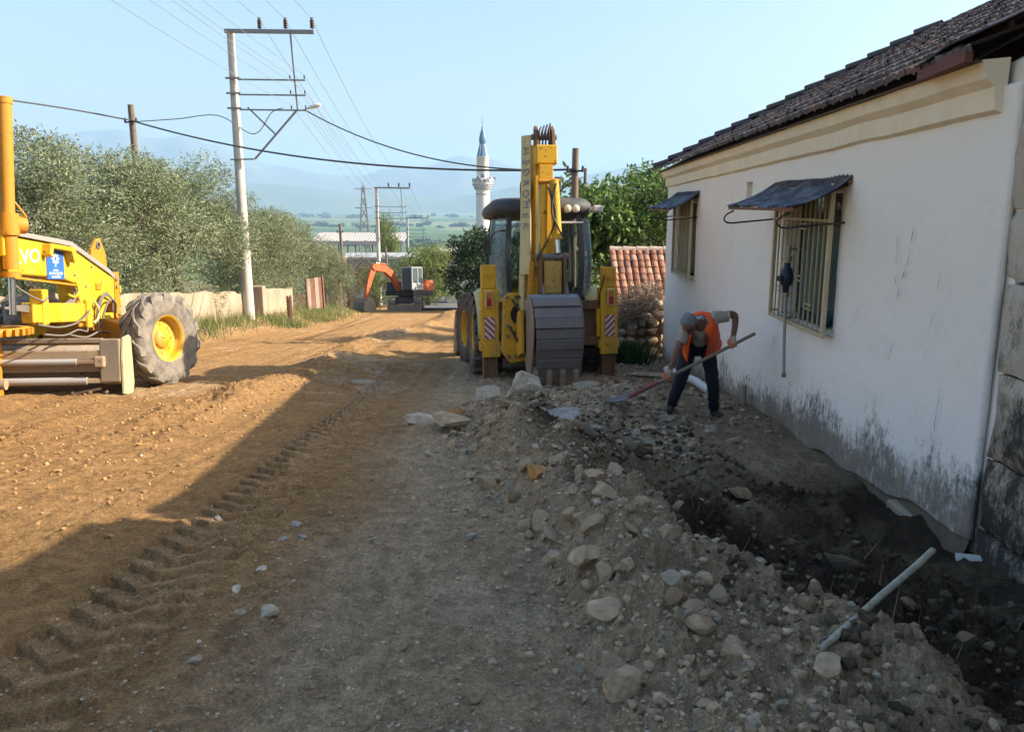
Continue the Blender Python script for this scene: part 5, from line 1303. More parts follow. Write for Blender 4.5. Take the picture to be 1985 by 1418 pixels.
M_OLIVE = m_attr('olive_leaf', .55, .1, 3, 0, trans=.25, spec=.4)
M_LEAF = m_attr('broad_leaf', .5, .1, 3, 0, trans=.35, spec=.4)
M_BARK = m_simple('grey_bark', (.15, .12, .09), .95, 0, .4, 14, .8, 40)
M_BARKB = m_simple('brown_bark', (.11, .075, .05), .95, 0, .4, 14, .8, 40)
def skeleton(rng, h, spread, n_limb, lean=0, z_fork=.28, r0=.16):
    """tapered trunk with limbs; returns MB and tips"""
    m = MB(); tips = []
    zf = h * z_fork
    m.tube(bez([(0, 0, -.4), (.05, .03, zf * .5), (lean * .3, .0, zf)], 6), [r0 * 1.35, r0 * 1.25, r0 * 1.15, r0 * 1.1, r0 * 1.05, r0, r0][:len(bez([(0, 0, 0), (0, 0, 1), (0, 0, 2)], 6))], 9)
    for k in range(n_limb):
        a = 2 * math.pi * (k + rng.random() * .6) / n_limb; R = spread * (.45 + .45 * rng.random()); zt = h * (.60 + .28 * rng.random())
        p0 = Vector((lean * .3, 0, zf)); p3 = Vector((lean + R * math.cos(a), R * math.sin(a), zt)); p1 = p0.lerp(p3, .4) + Vector((0, 0, .12 * h)) + Vector(rng.normal(size=3) * .12)
        pts = bez([p0, p1, p3], 10); m.tube(pts, [r0 * .62 * (1 - .75 * i / (len(pts) - 1)) for i in range(len(pts))], 7)
        tips.append(p3)
        for q in range(3):
            s = pts[4 + q * 2]; e = s + Vector((rng.normal() * .4 * spread * .5, rng.normal() * .4 * spread * .5, .15 * h * rng.random() + .1))
            m.tube([s, s.lerp(e, .5) + Vector(rng.normal(size=3) * .05), e], [r0 * .25, r0 * .17, r0 * .08], 5); tips.append(e)
    return m, tips
def crown_clumps(rng, h, spread, tips, n_extra, zlow=.28, cr=(.35, .7)):
    cs = [tuple(t) for t in tips]; 
    for _ in range(n_extra):
        a = rng.random() * 2 * math.pi; u = rng.random() ** .6; zz = zlow + (1 - zlow) * rng.random()
        prof = math.sqrt(max(.02, 1 - ((zz - .58) / .47) ** 2)) if zz > .2 else .5
        cs.append((spread * u * prof * math.cos(a), spread * u * prof * math.sin(a), h * zz * .95))
    rs = [(cr[0] + (cr[1] - cr[0]) * rng.random()) for _ in cs]
    return cs, [(r, r, r * .85) for r in rs]
OLC = [(.18, .22, .115), (.23, .27, .155), (.14, .18, .085), (.33, .36, .25), (.21, .21, .11), (.15, .20, .105)]
def olive(seed, h, spread, n=30000, cols=OLC, ll=.095, lw=.028, zlow=.22, n_extra=34, cr=(.32, .70)):
    rng = np.random.default_rng(seed)
    m, tips = skeleton(rng, h, spread, 5, rng.normal() * .2, .26, .15)
    cs, rs = crown_clumps(rng, h, spread, tips, n_extra, zlow, cr)
    V, F, c = leaf_cloud(rng, cs, rs, n, ll, lw, cols, sprig=6, shell=.72)
    return m.mesh('trunk'), np_mesh('crown', V, F, False, c)
def tree(name, label, meshes, loc, rz, sxy, sz, mats, group, cat='tree'):
    x, y = loc
    r = empty(name, (x, y, Hs(x, y) - .02), (0, 0, rz), label, cat, group)
    r.scale = (sxy, sxy, sz)
    link('trunk', meshes[0], mats[0], r); link('crown', meshes[1], mats[1], r)
    return r
OA = olive(1, 5.2, 2.3, 60000, zlow=.13, n_extra=34, cr=(.38, .72)); OB = olive(2, 5.0, 2.2, 56000, zlow=.13, n_extra=34, cr=(.38, .72)); OCc = olive(3, 5.2, 2.0, 50000, zlow=.13, n_extra=30, cr=(.38, .72))
GO = 'olive trees behind the garden wall'
for (nm, lab, ms, loc, rz, sx, sz) in (
    ('olive_tree', 'tall silvery olive tree directly behind the grader, at the left edge', OA, (-11.5, 18.6), .3, 1.10, .86),
    ('olive_tree', 'broad silvery olive tree behind the short wooden pole', OB, (-11.6, 22.6), 1.2, 1.15, .93),
    ('olive_tree', 'olive tree left of the tall concrete pole, its crown over the garden wall', OCc, (-11.5, 27.0), 2.3, 1.2, .98),
    ('olive_tree', 'olive tree leaning in front of the foot of the tall concrete pole', OA, (-11.2, 32.6), 3.4, .92, .90),
    ('olive_tree', 'olive tree between the tall concrete pole and the rusty sheet gate', OB, (-12.3, 38.0), .9, 1.0, .93),
    ('olive_tree', 'dense olive tree above the rusty sheet gate', OCc, (-12.6, 44.0), 4.0, 1.05, .92),
    ('olive_tree', 'small olive tree nearest the excavator bucket', OA, (-11.7, 48.2), 5.0, .72, .72),
    ('olive_tree', 'olive tree half hidden behind the lifting ram of the grader', OCc, (-15.6, 19.5), 5.6, 1.1, .88),
    ('olive_tree', 'olive tree filling the second row behind the broad one', OA, (-17.5, 26.5), 2.0, 1.2, .90),
    ('olive_tree', 'olive tree in the second row behind the concrete pole', OB, (-17.5, 35.0), 4.2, 1.1, 1.02)):
    tree(nm, lab, ms, loc, rz, sx, sz, (M_BARK, M_OLIVE), GO)
# brownish half-dry shrub by the excavator
DR = olive(9, 3.4, 1.4, 11000, [(.20, .15, .09), (.15, .12, .07), (.12, .12, .06)], .09, .03, .12, 20, (.3, .5))
tree('dry_shrub', 'brownish half dry shrub left of the excavator bucket', DR, (-11.0, 51.5), .4, 1, 1, (M_BARKB, M_OLIVE), None, 'shrub')
# fig and other leafy trees on the right
FGC = [(.085, .16, .035), (.12, .21, .05), (.16, .25, .06), (.07, .125, .03), (.20, .28, .08)]
def broad(seed, h, spread, n, ll, lw, cols=FGC, zlow=.15, n_extra=26, cr=(.35, .65)):
    rng = np.random.default_rng(seed); m, tips = skeleton(rng, h, spread, 5, 0, .22, .10)
    cs, rs = crown_clumps(rng, h, spread, tips, n_extra, zlow, cr)
    V, F, c = leaf_cloud(rng, cs, rs, n, ll, lw, cols, droop=.5, sprig=4)
    return m.mesh('trunk'), np_mesh('crown', V, F, False, c)
FA = broad(21, 4.7, 1.5, 9000, .17, .12); FB = broad(22, 4.6, 1.7, 15000, .12, .06); FC = broad(23, 5.6, 2.6, 16000, .20, .12, [(.035, .068, .020), (.05, .09, .026), (.025, .05, .016), (.075, .12, .04)])
tree('fig_tree', 'leafy fig tree behind the backhoe cab, its top twigs against the sky', FA, (2.5, 23.5), .5, 1.0, 1.0, (M_BARK, M_LEAF), 'green trees beside the shed')
tree('leafy_tree', 'bright green tree between the fig tree and the white house', FB, (4.5, 24.5), 1.5, 1.0, .90, (M_BARK, M_LEAF), 'green trees beside the shed')
tree('leafy_tree', 'green tree with a feathery top beside the far corner of the white house', FB, (6.4, 29.0), 3.5, 1.05, 1.02, (M_BARK, M_LEAF), 'green trees beside the shed')
tree('leafy_tree', 'dark green tree beyond the backhoe, left of its cab', FC, (-2.3, 52.0), .2, .98, .93, (M_BARKB, M_LEAF), 'dark trees beside the far road')
tree('leafy_tree', 'dark green tree reaching behind the backhoe cab in front of the minaret', FC, (1.6, 56.0), 2.2, 1.15, 1.12, (M_BARKB, M_LEAF), 'dark trees beside the far road')
YG = broad(31, 5.2, 2.6, 13000, .16, .09, [(.16, .20, .045), (.20, .24, .06), (.12, .16, .04)], .05, 26, (.6, 1.0))
for (lab, loc, s, sz, rz) in (('yellow green leafy tree right behind the excavator', (-7.5, 66), 1.0, .95, 0), ('yellow green bush beside the arm of the excavator', (-10.6, 58), .55, .62, 1), ('yellowish tree on the slope behind the excavator cab', (-6.5, 82), 1.2, 1.05, 2), ('slender yellow green poplar beside the second concrete pole', (-14.4, 88), .45, 1.75, 3)):
    tree('leafy_tree', lab, YG, loc, rz, s, sz, (M_BARKB, M_LEAF), 'yellow green trees behind the excavator')

# woods and hedgerow trees out on the plain: a far-off mass
def far_woods():
    rng = np.random.default_rng(44); C_, R_, K_ = [], [], []
    for _ in range(900):
        band = rng.choice(5, p=[.30, .22, .2, .16, .12])
        y = [rng.uniform(230, 330), rng.uniform(560, 640), rng.uniform(1050, 1180), rng.uniform(1900, 2200), rng.uniform(3200, 4200)][band]
        x = rng.uniform(-.62, .42) * y
        if band == 0: x = rng.uniform(-90, 30)
        s = rng.uniform(1.1, 3.2) * (1 + band * .40)
        C_.append((x, y, float(base(y)) + s * .7)); R_.append((s * rng.uniform(1.0, 4.0), s, s * rng.uniform(.6, 1.2))); K_.append(band)
    V, F, c = leaf_cloud(rng, C_, R_, 52000, 1.5, 1.3, [(.05, .085, .03), (.07, .105, .04), (.04, .07, .028)], shell=.3)
    cen = np.repeat(V.reshape(-1, 4, 3).mean(1), 4, 0); sc_ = np.clip(cen[:, 1] / 500, .8, 6)[:, None]
    V = cen + (V - cen) * sc_
    o = link('far_woods', np_mesh('far_woods', V, F, False, c), M_LEAF); tag(o, 'distant hedgerows and woods scattered over the plain', 'woods', kind='stuff')
far_woods()
# shrubs on the slope below, between houses: one mass
def slope_scrub():
    rng = np.random.default_rng(45); C_, R_ = [], []
    for _ in range(170):
        y = rng.uniform(75, 210); x = rng.uniform(-.36, .10) * y
        if -9.5 < x < -1 and y < 150: continue
        if y < 100 and -20 < x < -12: continue
        s = rng.uniform(.9, 2.4); C_.append((x, y, float(base(y)) + s * .8)); R_.append((s * 1.3, s * 1.2, s))
    V, F, c = leaf_cloud(rng, C_, R_, 42000, .5, .4, [(.09, .12, .04), (.12, .15, .05), (.07, .10, .035), (.16, .17, .06)], shell=.65)
    tag(link('slope_scrub', np_mesh('slope_scrub', V, F, False, c), M_LEAF), 'green scrub on the slope below the village street', 'scrub', kind='stuff')
slope_scrub()
# grass tufts along the left verge and weeds
def blades(name, label, spots, n, hgt, wd, cols, seed, kind='stuff'):
    rng = np.random.default_rng(seed); V = []; cl = []
    for (x, y, rx, ry, k) in spots:
        px = x + rng.normal(size=k) * rx; py = y + rng.normal(size=k) * ry; pz = H(px, py)
        hh = hgt * (.5 + .8 * rng.random(k)); a = rng.random(k) * 6.28; ln = rng.normal(size=(k, 2)) * .4
        bx_ = np.cos(a) * wd; by_ = np.sin(a) * wd
        p0 = np.stack([px - bx_, py - by_, pz - .01], 1); p1 = np.stack([px + bx_, py + by_, pz - .01], 1); tp = np.stack([px + ln[:, 0] * hh, py + ln[:, 1] * hh, pz + hh], 1)
        V.append(np.stack([p0, p1, tp], 1).reshape(-1, 3)); c = np.array(cols)[rng.integers(0, len(cols), k)]; cl.append(np.repeat(c, 3, 0))
    V = np.concatenate(V); F = np.arange(len(V)).reshape(-1, 3)
    tag(link(name, np_mesh(name, V, F, False, np.concatenate(cl)), M_LEAF), label, 'grass', kind=kind)
blades('verge_grass', 'green and dry grass along the foot of the garden wall', [(-9.0, 30.5, .35, .8, 700), (-9.4, 36, .5, 1.2, 800), (-9.6, 26, .3, 2.5, 700), (-10.2, 41, .6, 2, 900), (-10.8, 46, .5, 2, 700), (-9.3, 22, .3, 2, 500)], 0, .38, .012, [(.10, .15, .03), (.16, .19, .05), (.28, .24, .12), (.13, .17, .04)], 51)
blades('straw', 'dry straw and weed stalks caught in the rubble', [(.8, 8.3, .25, .15, 60), (.9, 7.4, .2, .15, 50), (1.1, 5.5, .2, .15, 40), (1.5, 3.3, .3, .3, 30), (-.5, 7.6, .3, .3, 25), (2.2, 4.1, .4, .4, 40), (1.9, 10.3, .3, .3, 60), (-1.2, 3.2, .5, .7, 14), (2.6, 12.4, .3, .8, 60)], 0, .16, .0035, [(.34, .28, .17), (.25, .22, .12), (.12, .15, .06)], 52)
blades('weeds', 'green weeds at the foot of the dry stone wall', [(2.25, 15.5, .14, .2, 260), (2.1, 15.9, .1, .2, 140)], 0, .42, .025, [(.03, .07, .02), (.05, .09, .025), (.025, .05, .015)], 53)
# ------------------------------------------------------------------ poles, wires, garden wall, far buildings
def insulator(parent, p, s):
    m = MB(); pr = [(.012, 0), (.012, .05)]
    for k in range(4): pr += [(.055, .06 + k * .07), (.085, .08 + k * .07), (.06, .11 + k * .07), (.05, .12 + k * .07)]
    pr += [(.05, .36), (.06, .40), (.0, .41)]
    m.lathe([(r * s, h * s) for r, h in pr], 12, Matrix.Translation(p) @ Matrix.Rotation(-math.pi / 2, 4, 'Y'))
    return m.build('insulator', M_INSUL, parent)
def big_pole(x, y, ztop, label, lamp=True, low=1.0):
    zb = Hs(x, y) - .3; h = ztop - zb
    r = empty('utility_pole', (x, y, zb), (0, 0, 0), label, 'utility pole', 'concrete poles along the street')
    m = MB(); m.cyl((0, 0, 0), (0, 0, h), .21, .125, 14); m.build('shaft', M_CONC, r)
    m = MB(); m.bar((-.16, -.13, h - .04), (2.92, -.13, h - .08), .12, .13); m.build('top_crossarm', M_GALV, r, bevel=.008)
    tips = {}
    for k, dx in enumerate((1.06, 1.95, 2.86)):
        insulator(r, (dx, -.13, h - .02), 1.0); tips['t%d' % k] = Vector((x + dx, y - .13, zb + h + .34))
    m = MB(); m.bar((2.10, -.13, h - .1), (2.22, -.13, h - 2.62), .06, .05); m.bar((2.22, -.13, h - 2.62), (.62, -.13, h - 4.3), .07, .06); m.bar((.48, -.13, h - 2.55), (1.40, -.13, h - 3.46), .06, .05); m.build('brace', M_GALV, r)
    for k, dz in enumerate((1.58, 2.08, 2.58)):
        m = MB(); m.bar((-.22, -.17, h - dz), (.26, -.17, h - dz), .07, .06); m.build('clamp', M_GALV, r)
        m = MB(); m.bar((.2, -.19, h - dz - .05), (2.55, -.19, h - dz - .08), .05, .05); m.build('crossarm', M_GALV, r)
        for j, dx in enumerate((2.02, 2.52)):
            insulator(r, (dx, -.19, h - dz - .05), .35); tips['c%d%d' % (k, j)] = Vector((x + dx, y - .19, zb + h - dz + .1))
    m = MB(); m.bar((-.22, -.2, h - 4.32), (.62, -.2, h - 4.30), .06, .05); m.build('clamp', M_GALV, r)
    if lamp:
        m = MB(); m.tube([(2.5, -.25, h - 2.64), (2.72, -.5, h - 2.60)], .02, 6)
        a = m.build('lamp_arm', M_GALV, r)
        m = MB(); m.lathe([(.0, 0), (.05, .02), (.10, .15), (.115, .35), (.09, .52), (.0, .56)], 12, Matrix.Translation((2.66, -.46, h - 2.62)) @ Matrix.Rotation(rad(-12), 4, 'Y') @ Matrix.Diagonal((1, 1, .6, 1)) @ Matrix.Rotation(rad(-20), 4, 'Z')); m.build('lamp_head', m_simple('lamp_shell', (.72, .71, .68), .4), a)
        tips['lamp'] = Vector((x + 2.6, y - .35, zb + h - 2.7))
    return tips
t1 = big_pole(-9.95, 29.2, 7.50, 'tall concrete power pole with steel crossarms and a street lamp, above the olive trees')
t2 = big_pole(-12.2, 70, 3.05, 'second concrete power pole, beyond the orange excavator', False)
t3 = big_pole(-15.4, 112, -.2, 'third and farthest concrete power pole down the slope', False)
def cable(p, q, sag, r, label, mat=M_WIREL, n=24, name='power_line', group=None, mid=None):
    p, q = Vector(p), Vector(q); pts = []
    for i in range(n + 1):
        t_ = i / n; v = p.lerp(q, t_); v.z -= sag * 4 * t_ * (1 - t_); pts.append(v)
    if mid: pts = bez([p] + mid + [q], n)
    m = MB(); m.tube(pts, r, 5, cap=False); o = m.build(name, mat)
    return tag(o, label, 'cable', group)
names = ['left', 'middle', 'right']
for k in range(3):
    a, b_, c_ = t1['t%d' % k], t2['t%d' % k], t3['t%d' % k]
    z0 = Vector((-8.0 + .9 * k, -14, 12.2))
    cable(a, z0, .8, .009, 'power line on the %s top insulator of the tall pole, running overhead towards us' % names[k], group='bare power lines')
    cable(a, b_, 1.0, .010, 'power line from the %s top insulator of the tall pole down to the second pole' % names[k], group='bare power lines')
    cable(b_, c_, .8, .014, 'power line from the %s top insulator of the second pole to the farthest pole' % names[k], group='bare power lines')
lvl = ['upper', 'middle', 'lower']
for k in range(3):
    for j in range(2):
        a, b_ = t1['c%d%d' % (k, j)], t2['c%d%d' % (k, j)]
        cable(a, b_, .9, .008, 'thin line from the %s crossarm of the tall pole, %s insulator, to the second pole' % (lvl[k], ['inner', 'outer'][j]), group='bare power lines')
        if j == 0 or k < 2: cable(a, (-7.5 + j * .4, -14, 9.8 - k * .5), .8, .007, 'thin line from the %s crossarm of the tall pole, %s insulator, overhead towards us' % (lvl[k], ['inner', 'outer'][j]), group='bare power lines')
def wood_pole(x, y, zt, r, label, lean=(0, 0), zb=None):
    b_ = (Hs(x, y) if zb is None else zb) - .3
    root = empty('wooden_pole', (x, y, b_), (0, 0, 0), label, 'pole', 'old wooden poles')
    m = MB(); h = zt - b_; n = 8
    m.tube([(lean[0] * i / n + .02 * mnoise.noise((x, i * .7, 1)), lean[1] * i / n, h * i / n) for i in range(n + 1)], [r * (1.15 - .3 * i / n) for i in range(n + 1)], 9); m.build('shaft', M_WOOD, root)
    m = MB(); m.bar((lean[0] - .22, -.1, h - .62), (lean[0] + .24, -.1, h - .58), .05, .05); m.build('bracket', M_BLACK, root)
    for s in (-.2, .2):
        m = MB(); m.cyl((lean[0] + s, -.12, h - .62), (lean[0] + s, -.12, h - .46), .045, .03, 8); m.build('insulator', M_INSUL, root)
    return Vector((x + lean[0], y - .1, zt - .55))
w1 = wood_pole(-14.0, 30, 5.15, .13, 'short wooden pole rising out of the olive trees')
w2 = wood_pole(1.45, 22.0, 3.1, .105, 'leaning wooden pole right behind the backhoe arm', (.05, 0))
w3 = wood_pole(2.1, 26, 2.75, .06, 'thin dark pole beside the fig tree')
w4 = wood_pole(-13.1, 60, .2, .12, 'dark wooden pole left of the second concrete pole', (-.15, 0))
w5 = wood_pole(-10.0, 62, -1.7, .09, 'short dark leaning post above the excavator arm', (-.25, 0))
w6 = wood_pole(-12.4, 54, -1.6, .09, 'short wooden post with a box left of the excavator', (0, 0))
m = MB(); m.bb(.95, 1.13, 21.75, 21.9, 2.02, 2.36); o = m.build('cable_box', m_simple('grey_box', (.16, .16, .16), .6), bevel=.02); tag(o, 'small grey cable box hanging on the wooden pole behind the backhoe', 'box')
cable(w1, w2, .55, .030, 'thick black cable crossing from the short wooden pole to the pole behind the backhoe', M_WIRE, 40, 'service_cable', 'black service cables')
cable(w1, (-17.8, 24, 5.0), .1, .028, 'black cable leaving the short wooden pole to the left', M_WIRE, 16, 'service_cable', 'black service cables', mid=[Vector((-15.6, 28, 4.85))])
cable(t1['lamp'], w2, .6, .022, 'black cable sagging from the street lamp to the pole behind the backhoe', M_WIRE, 40, 'service_cable', 'black service cables')
cable(w1 + Vector((.1, 0, -.05)), t1['c20'] + Vector((-.3, 0, -.1)), 0, .016, 'wavy thin cable from the short wooden pole to the lower crossarm', M_WIRE, 40, 'service_cable', 'black service cables', mid=[Vector((-12.2, 29.6, 4.62)), Vector((-10.6, 29.3, 4.70)), Vector((-9.3, 29.0, 4.05)), Vector((-8.6, 28.9, 4.75))])
cable((-12.6, 17.5, 4.05), (-10.5, 30.5, 1.35), .35, .022, 'black cable dropping along the olive trees to the foot of the tall pole', M_WIRE, 24, 'service_cable', 'black service cables')
cable(w2, w3, .12, .016, 'short cable between the wooden pole and the thin dark pole', M_WIRE, 12, 'service_cable', 'black service cables')
for k in range(2):
    cable((-5.0 - 9 * k, 150, -7.2 - 1.0 * k), w2 + Vector((0, .1, -.1 - .15 * k)), 1.2, .025, ['cable running from the pole behind the backhoe down past the minaret', 'lower cable from the pole behind the backhoe down past the minaret'][k], M_WIRE, 24, 'service_cable', 'black service cables')

# low plastered garden wall on the left, broken along its top
def garden_wall():
    m, t, b = nodes('old_garden_plaster'); co = coord(t)
    c = mixc(t, ramp(t, noise(t, co, 1.2, 6), [(.35, (0,) * 3), (.65, (1,) * 3)]).outputs[0], (.27, .20, .135), (.38, .31, .225))
    c = mixc(t, ramp(t, noise(t, co, 4, 8, .7), [(.55, (0,) * 3), (.68, (.8,) * 3)]).outputs[0], c, (.27, .21, .15))
    L(t, c, b.inputs['Base Color']); b.inputs['Roughness'].default_value = .95; bump(t, b, noise(t, co, 8, 8, .7), .6, .03)
    pts = [(-9.9, 12), (-10.0, 20), (-10.1, 25), (-10.25, 29.6)]
    r = empty('garden_wall', (-10, 24, Hs(-10, 24)), (0, 0, 0), 'low crumbling plastered garden wall in front of the olive trees', 'wall')
    T = Matrix.Translation(-Vector(r.location)); rnd = random.Random(4)
    ys = np.linspace(11, 29.8, 64); vs = []
    for y in ys:
        x = float(np.interp(y, [p[1] for p in pts], [p[0] for p in pts])) + .02 * mnoise.noise((y * .5, 1, 1)); g = float(H(np.array([x]), np.array([y]), False)[0]); h = .95 + .16 * mnoise.noise((y * .6, 5, 2)) + .05 * mnoise.noise((y * 2.1, 5, 2))
        for q, z in ((.13, -.3), (.13 + .02 * mnoise.noise((y * 2, 3, 3)), h * .5), (.11, h), (-.12, h - .02), (-.12, -.3)): vs.append((x + q, y, g + z))
    mb = MB(); mb.add(vs, [(i * 5 + k, i * 5 + k + 1, i * 5 + k + 6, i * 5 + k + 5) for i in range(len(ys) - 1) for k in range(4)])
    mb.add(vs[-5:], [(0, 1, 2, 3, 4)]); me = mb.mesh('wall_run'); me.transform(T); link('wall_run', me, m, r)
    mb = MB(); x, y = -9.95, 30.2; g = Hs(x, y); mb.bb(x - .3, x + .3, y - .2, y + .2, g - .3, g + 1.15); me = mb.mesh('wall_pier'); me.transform(T); link('wall_pier', me, m, r, bevel=.03)
    vs = []; ys = np.linspace(31.2, 36, 14)
    for y in ys:
        x = -10.35; g = Hs(x, y); h = 1.05 + .2 * mnoise.noise((y * .9, 5, 2))
        for q, z in ((.12, -.3), (.12, h), (-.12, h), (-.12, -.3)): vs.append((x + q, y, g + z))
    mb = MB(); mb.add(vs, [(i * 4 + k, i * 4 + k + 1, i * 4 + k + 5, i * 4 + k + 4) for i in range(len(ys) - 1) for k in range(3)]); mb.add(vs[:4], [(3, 2, 1, 0)]); mb.add(vs[-4:], [(0, 1, 2, 3)]); me = mb.mesh('wall_run'); me.transform(T); link('wall_run', me, m, r)
garden_wall()
# leaning rusty sheet panels of the old gate
def sheet_panel(x, y, w_, h, rz, tilt, label, nsl):
    r = empty('sheet_metal_panel', (x, y, Hs(x, y) - .05), (0, tilt, rz), label, 'gate', 'rusty sheet metal gate panels')
    for i in range(nsl):
        m = MB(); a = w_ * i / nsl; m.bb(a + .012, a + w_ / nsl - .012, -.012 + .02 * (i % 2), .012 + .02 * (i % 2), .05, h); m.build('slat', M_RUSTP if i % 2 else m_paint('faded_sheet', (.30, .22, .19), (.36, .28, .2), .6, .6, .7), r)
    for a in (0, w_):
        m = MB(); m.bb(a - .04, a + .04, -.05, .03, 0, h + .06); m.build('post', M_RUSTP, r)
    m = MB(); m.bar((0, .03, h * .85), (w_, .03, h * .85), .04, .05); m.build('rail', M_RUSTP, r)
sheet_panel(-8.95, 31.2, .75, 1.15, rad(115), rad(7), 'leaning dark sheet metal gate leaf beside the grass, nearest to us', 3)
sheet_panel(-10.5, 39.5, 1.15, 1.6, rad(60), rad(-2), 'upright pinkish rusty sheet metal panel beyond the leaning gate leaf', 4)

# ---- minaret
def minaret():
    x, y = -6.6, 150.0; zb = float(base(y)) - 1
    r = empty('minaret', (x, y, zb), (0, 0, 0), 'slender white minaret with blue pointed cap and carved balcony', 'minaret')
    def lat(prof, name, mat, n=20, par=None, smooth=True):
        m = MB(); m.lathe(prof, n, Matrix.Rotation(-math.pi / 2, 4, 'Y'), smooth=smooth); return m.build(name, mat, par or r)
    Z = lambda z: 4.0 + (z - 5.2) * .74 - zb
    st = m_simple('white_minaret_stone', (.68, .67, .65), .85, 0, .12, .8)
    lat([(1.7, 0), (1.7, Z(-12)), (1.30, Z(-10)), (1.26, Z(5.2))], 'shaft', st)
    lat([(1.32, Z(4.3)), (1.36, Z(4.35)), (1.36, Z(4.5)), (1.3, Z(4.55))], 'string_course', m_simple('grey_band', (.3, .32, .36), .8))
    c = lat([(1.26, Z(5.2)), (1.5, Z(5.7)), (1.72, Z(6.4)), (1.88, Z(7.0)), (1.9, Z(7.15))], 'balcony_corbel', st, 20, None, False)
    for k in range(3):
        for i in range(20):
            a = 2 * math.pi * (i + .5 * (k % 2)) / 20; rr_ = 1.52 + k * .16; m = MB(); z = Z(5.7 + k * .5)
            m.box((rr_ * math.cos(a), rr_ * math.sin(a), z), (.16, .22, .20), rot=(0, 0, a)); m.build('muqarnas_niche', m_simple('niche_grey', (.22, .24, .28), .9) if (i == 0 and k == 0) else bpy.data.materials['niche_grey'], c)
    b_ = lat([(1.86, Z(7.15)), (1.9, Z(7.15)), (1.9, Z(8.2)), (1.84, Z(8.2)), (1.84, Z(7.2))], 'balcony_parapet', st)
    for i in range(14):
        a = 2 * math.pi * i / 14; m = MB(); m.box((1.9 * math.cos(a), 1.9 * math.sin(a), Z(7.7)), (.08, .30, .55), rot=(0, 0, a)); m.build('parapet_panel', bpy.data.materials['niche_grey'], b_)
    for a in (-.9, -1.9, .1):
        m = MB(); m.lathe([(.08, 0), (.12, .1), (.28, .4), (.0, .42)], 10, Matrix.Rotation(a, 4, 'Z') @ Matrix.Translation((1.95, 0, Z(8.3)))); m.build('loudspeaker', M_GALV, b_)
    lat([(1.12, Z(7.0)), (1.08, Z(13.2)), (1.16, Z(13.3)), (1.16, Z(13.45))], 'upper_shaft', st)
    m = MB(); m.prism([(-.35, Z(7.2)), (.35, Z(7.2)), (.35, Z(8.9)), (.2, Z(9.25)), (-.2, Z(9.25)), (-.35, Z(8.9))], 'y', -1.2, -.9); m.build('balcony_door', bpy.data.materials['niche_grey'], r)
    bl = m_simple('blue_cap_sheet', (.10, .20, .31), .4, .2, .25, 1.5)
    cp = lat([(1.05, Z(13.45)), (.52, Z(16.4)), (.60, Z(16.6)), (.66, Z(17.2)), (.60, Z(18.0)), (.36, Z(19.2)), (.12, Z(20.2)), (.04, Z(21.0))], 'cap', bl, 10, None, False)
    for k in range(5):
        a = 2 * math.pi * k / 5 - .8; m = MB(); m.bar((1.06 * math.cos(a), 1.06 * math.sin(a), Z(13.5)), (.54 * math.cos(a), .54 * math.sin(a), Z(16.4)), .08, .06); m.build('cap_seam', M_WHITE, cp)
    lat([(.03, Z(20.8)), (.03, Z(21.4)), (.16, Z(21.6)), (.03, Z(21.8)), (.12, Z(22.3)), (.02, Z(22.5)), (.08, Z(22.9)), (.015, Z(23.1)), (.01, Z(24.2))], 'finial', m_simple('dull_brass', (.25, .24, .2), .4, .5), 8)
minaret()

# ---- lattice tower
def lattice_tower():
    x, y = -57.2, 300.0; zb = float(base(y)); ht = 8.1 - zb
    r = empty('lattice_tower', (x, y, zb), (0, 0, .3), 'steel lattice power tower far down the slope behind the second pole', 'tower')
    wd = lambda z: 2.3 * (1 - z / ht) + .55
    m = MB()
    for sx in (-1, 1):
        for sy in (-1, 1): 
            m2 = MB(); m2.bar((sx * wd(0) / 1, sy * wd(0), 0), (sx * wd(ht) * .6, sy * wd(ht) * .6, ht), .36, .36); m2.build('leg', M_GALV, r)
    n = 9
    for f_ in range(4):
        m = MB()
        for k in range(n):
            za, zc = ht * k / n, ht * (k + 1) / n
            wa = wd(0) + (wd(ht) * .6 - wd(0)) * k / n; wc = wd(0) + (wd(ht) * .6 - wd(0)) * (k + 1) / n
            R = Matrix.Rotation(f_ * math.pi / 2, 4, 'Z')
            m.bar(R @ Vector((-wa, -wa, za)), R @ Vector((wc, -wc, zc)), .20, .20); m.bar(R @ Vector((wa, -wa, za)), R @ Vector((-wc, -wc, zc)), .20, .20)
        m.build('bracing', M_GALV, r)
    for z in (ht * .97, ht * .78):
        m = MB(); m.bar((-3.2, 0, z), (3.2, 0, z), .3, .3); m.build('crossarm', M_GALV, r)
    m = MB(); m.cyl((0, 0, ht), (0, 0, ht + 1.5), .1); m.build('tip', M_GALV, r)
lattice_tower()

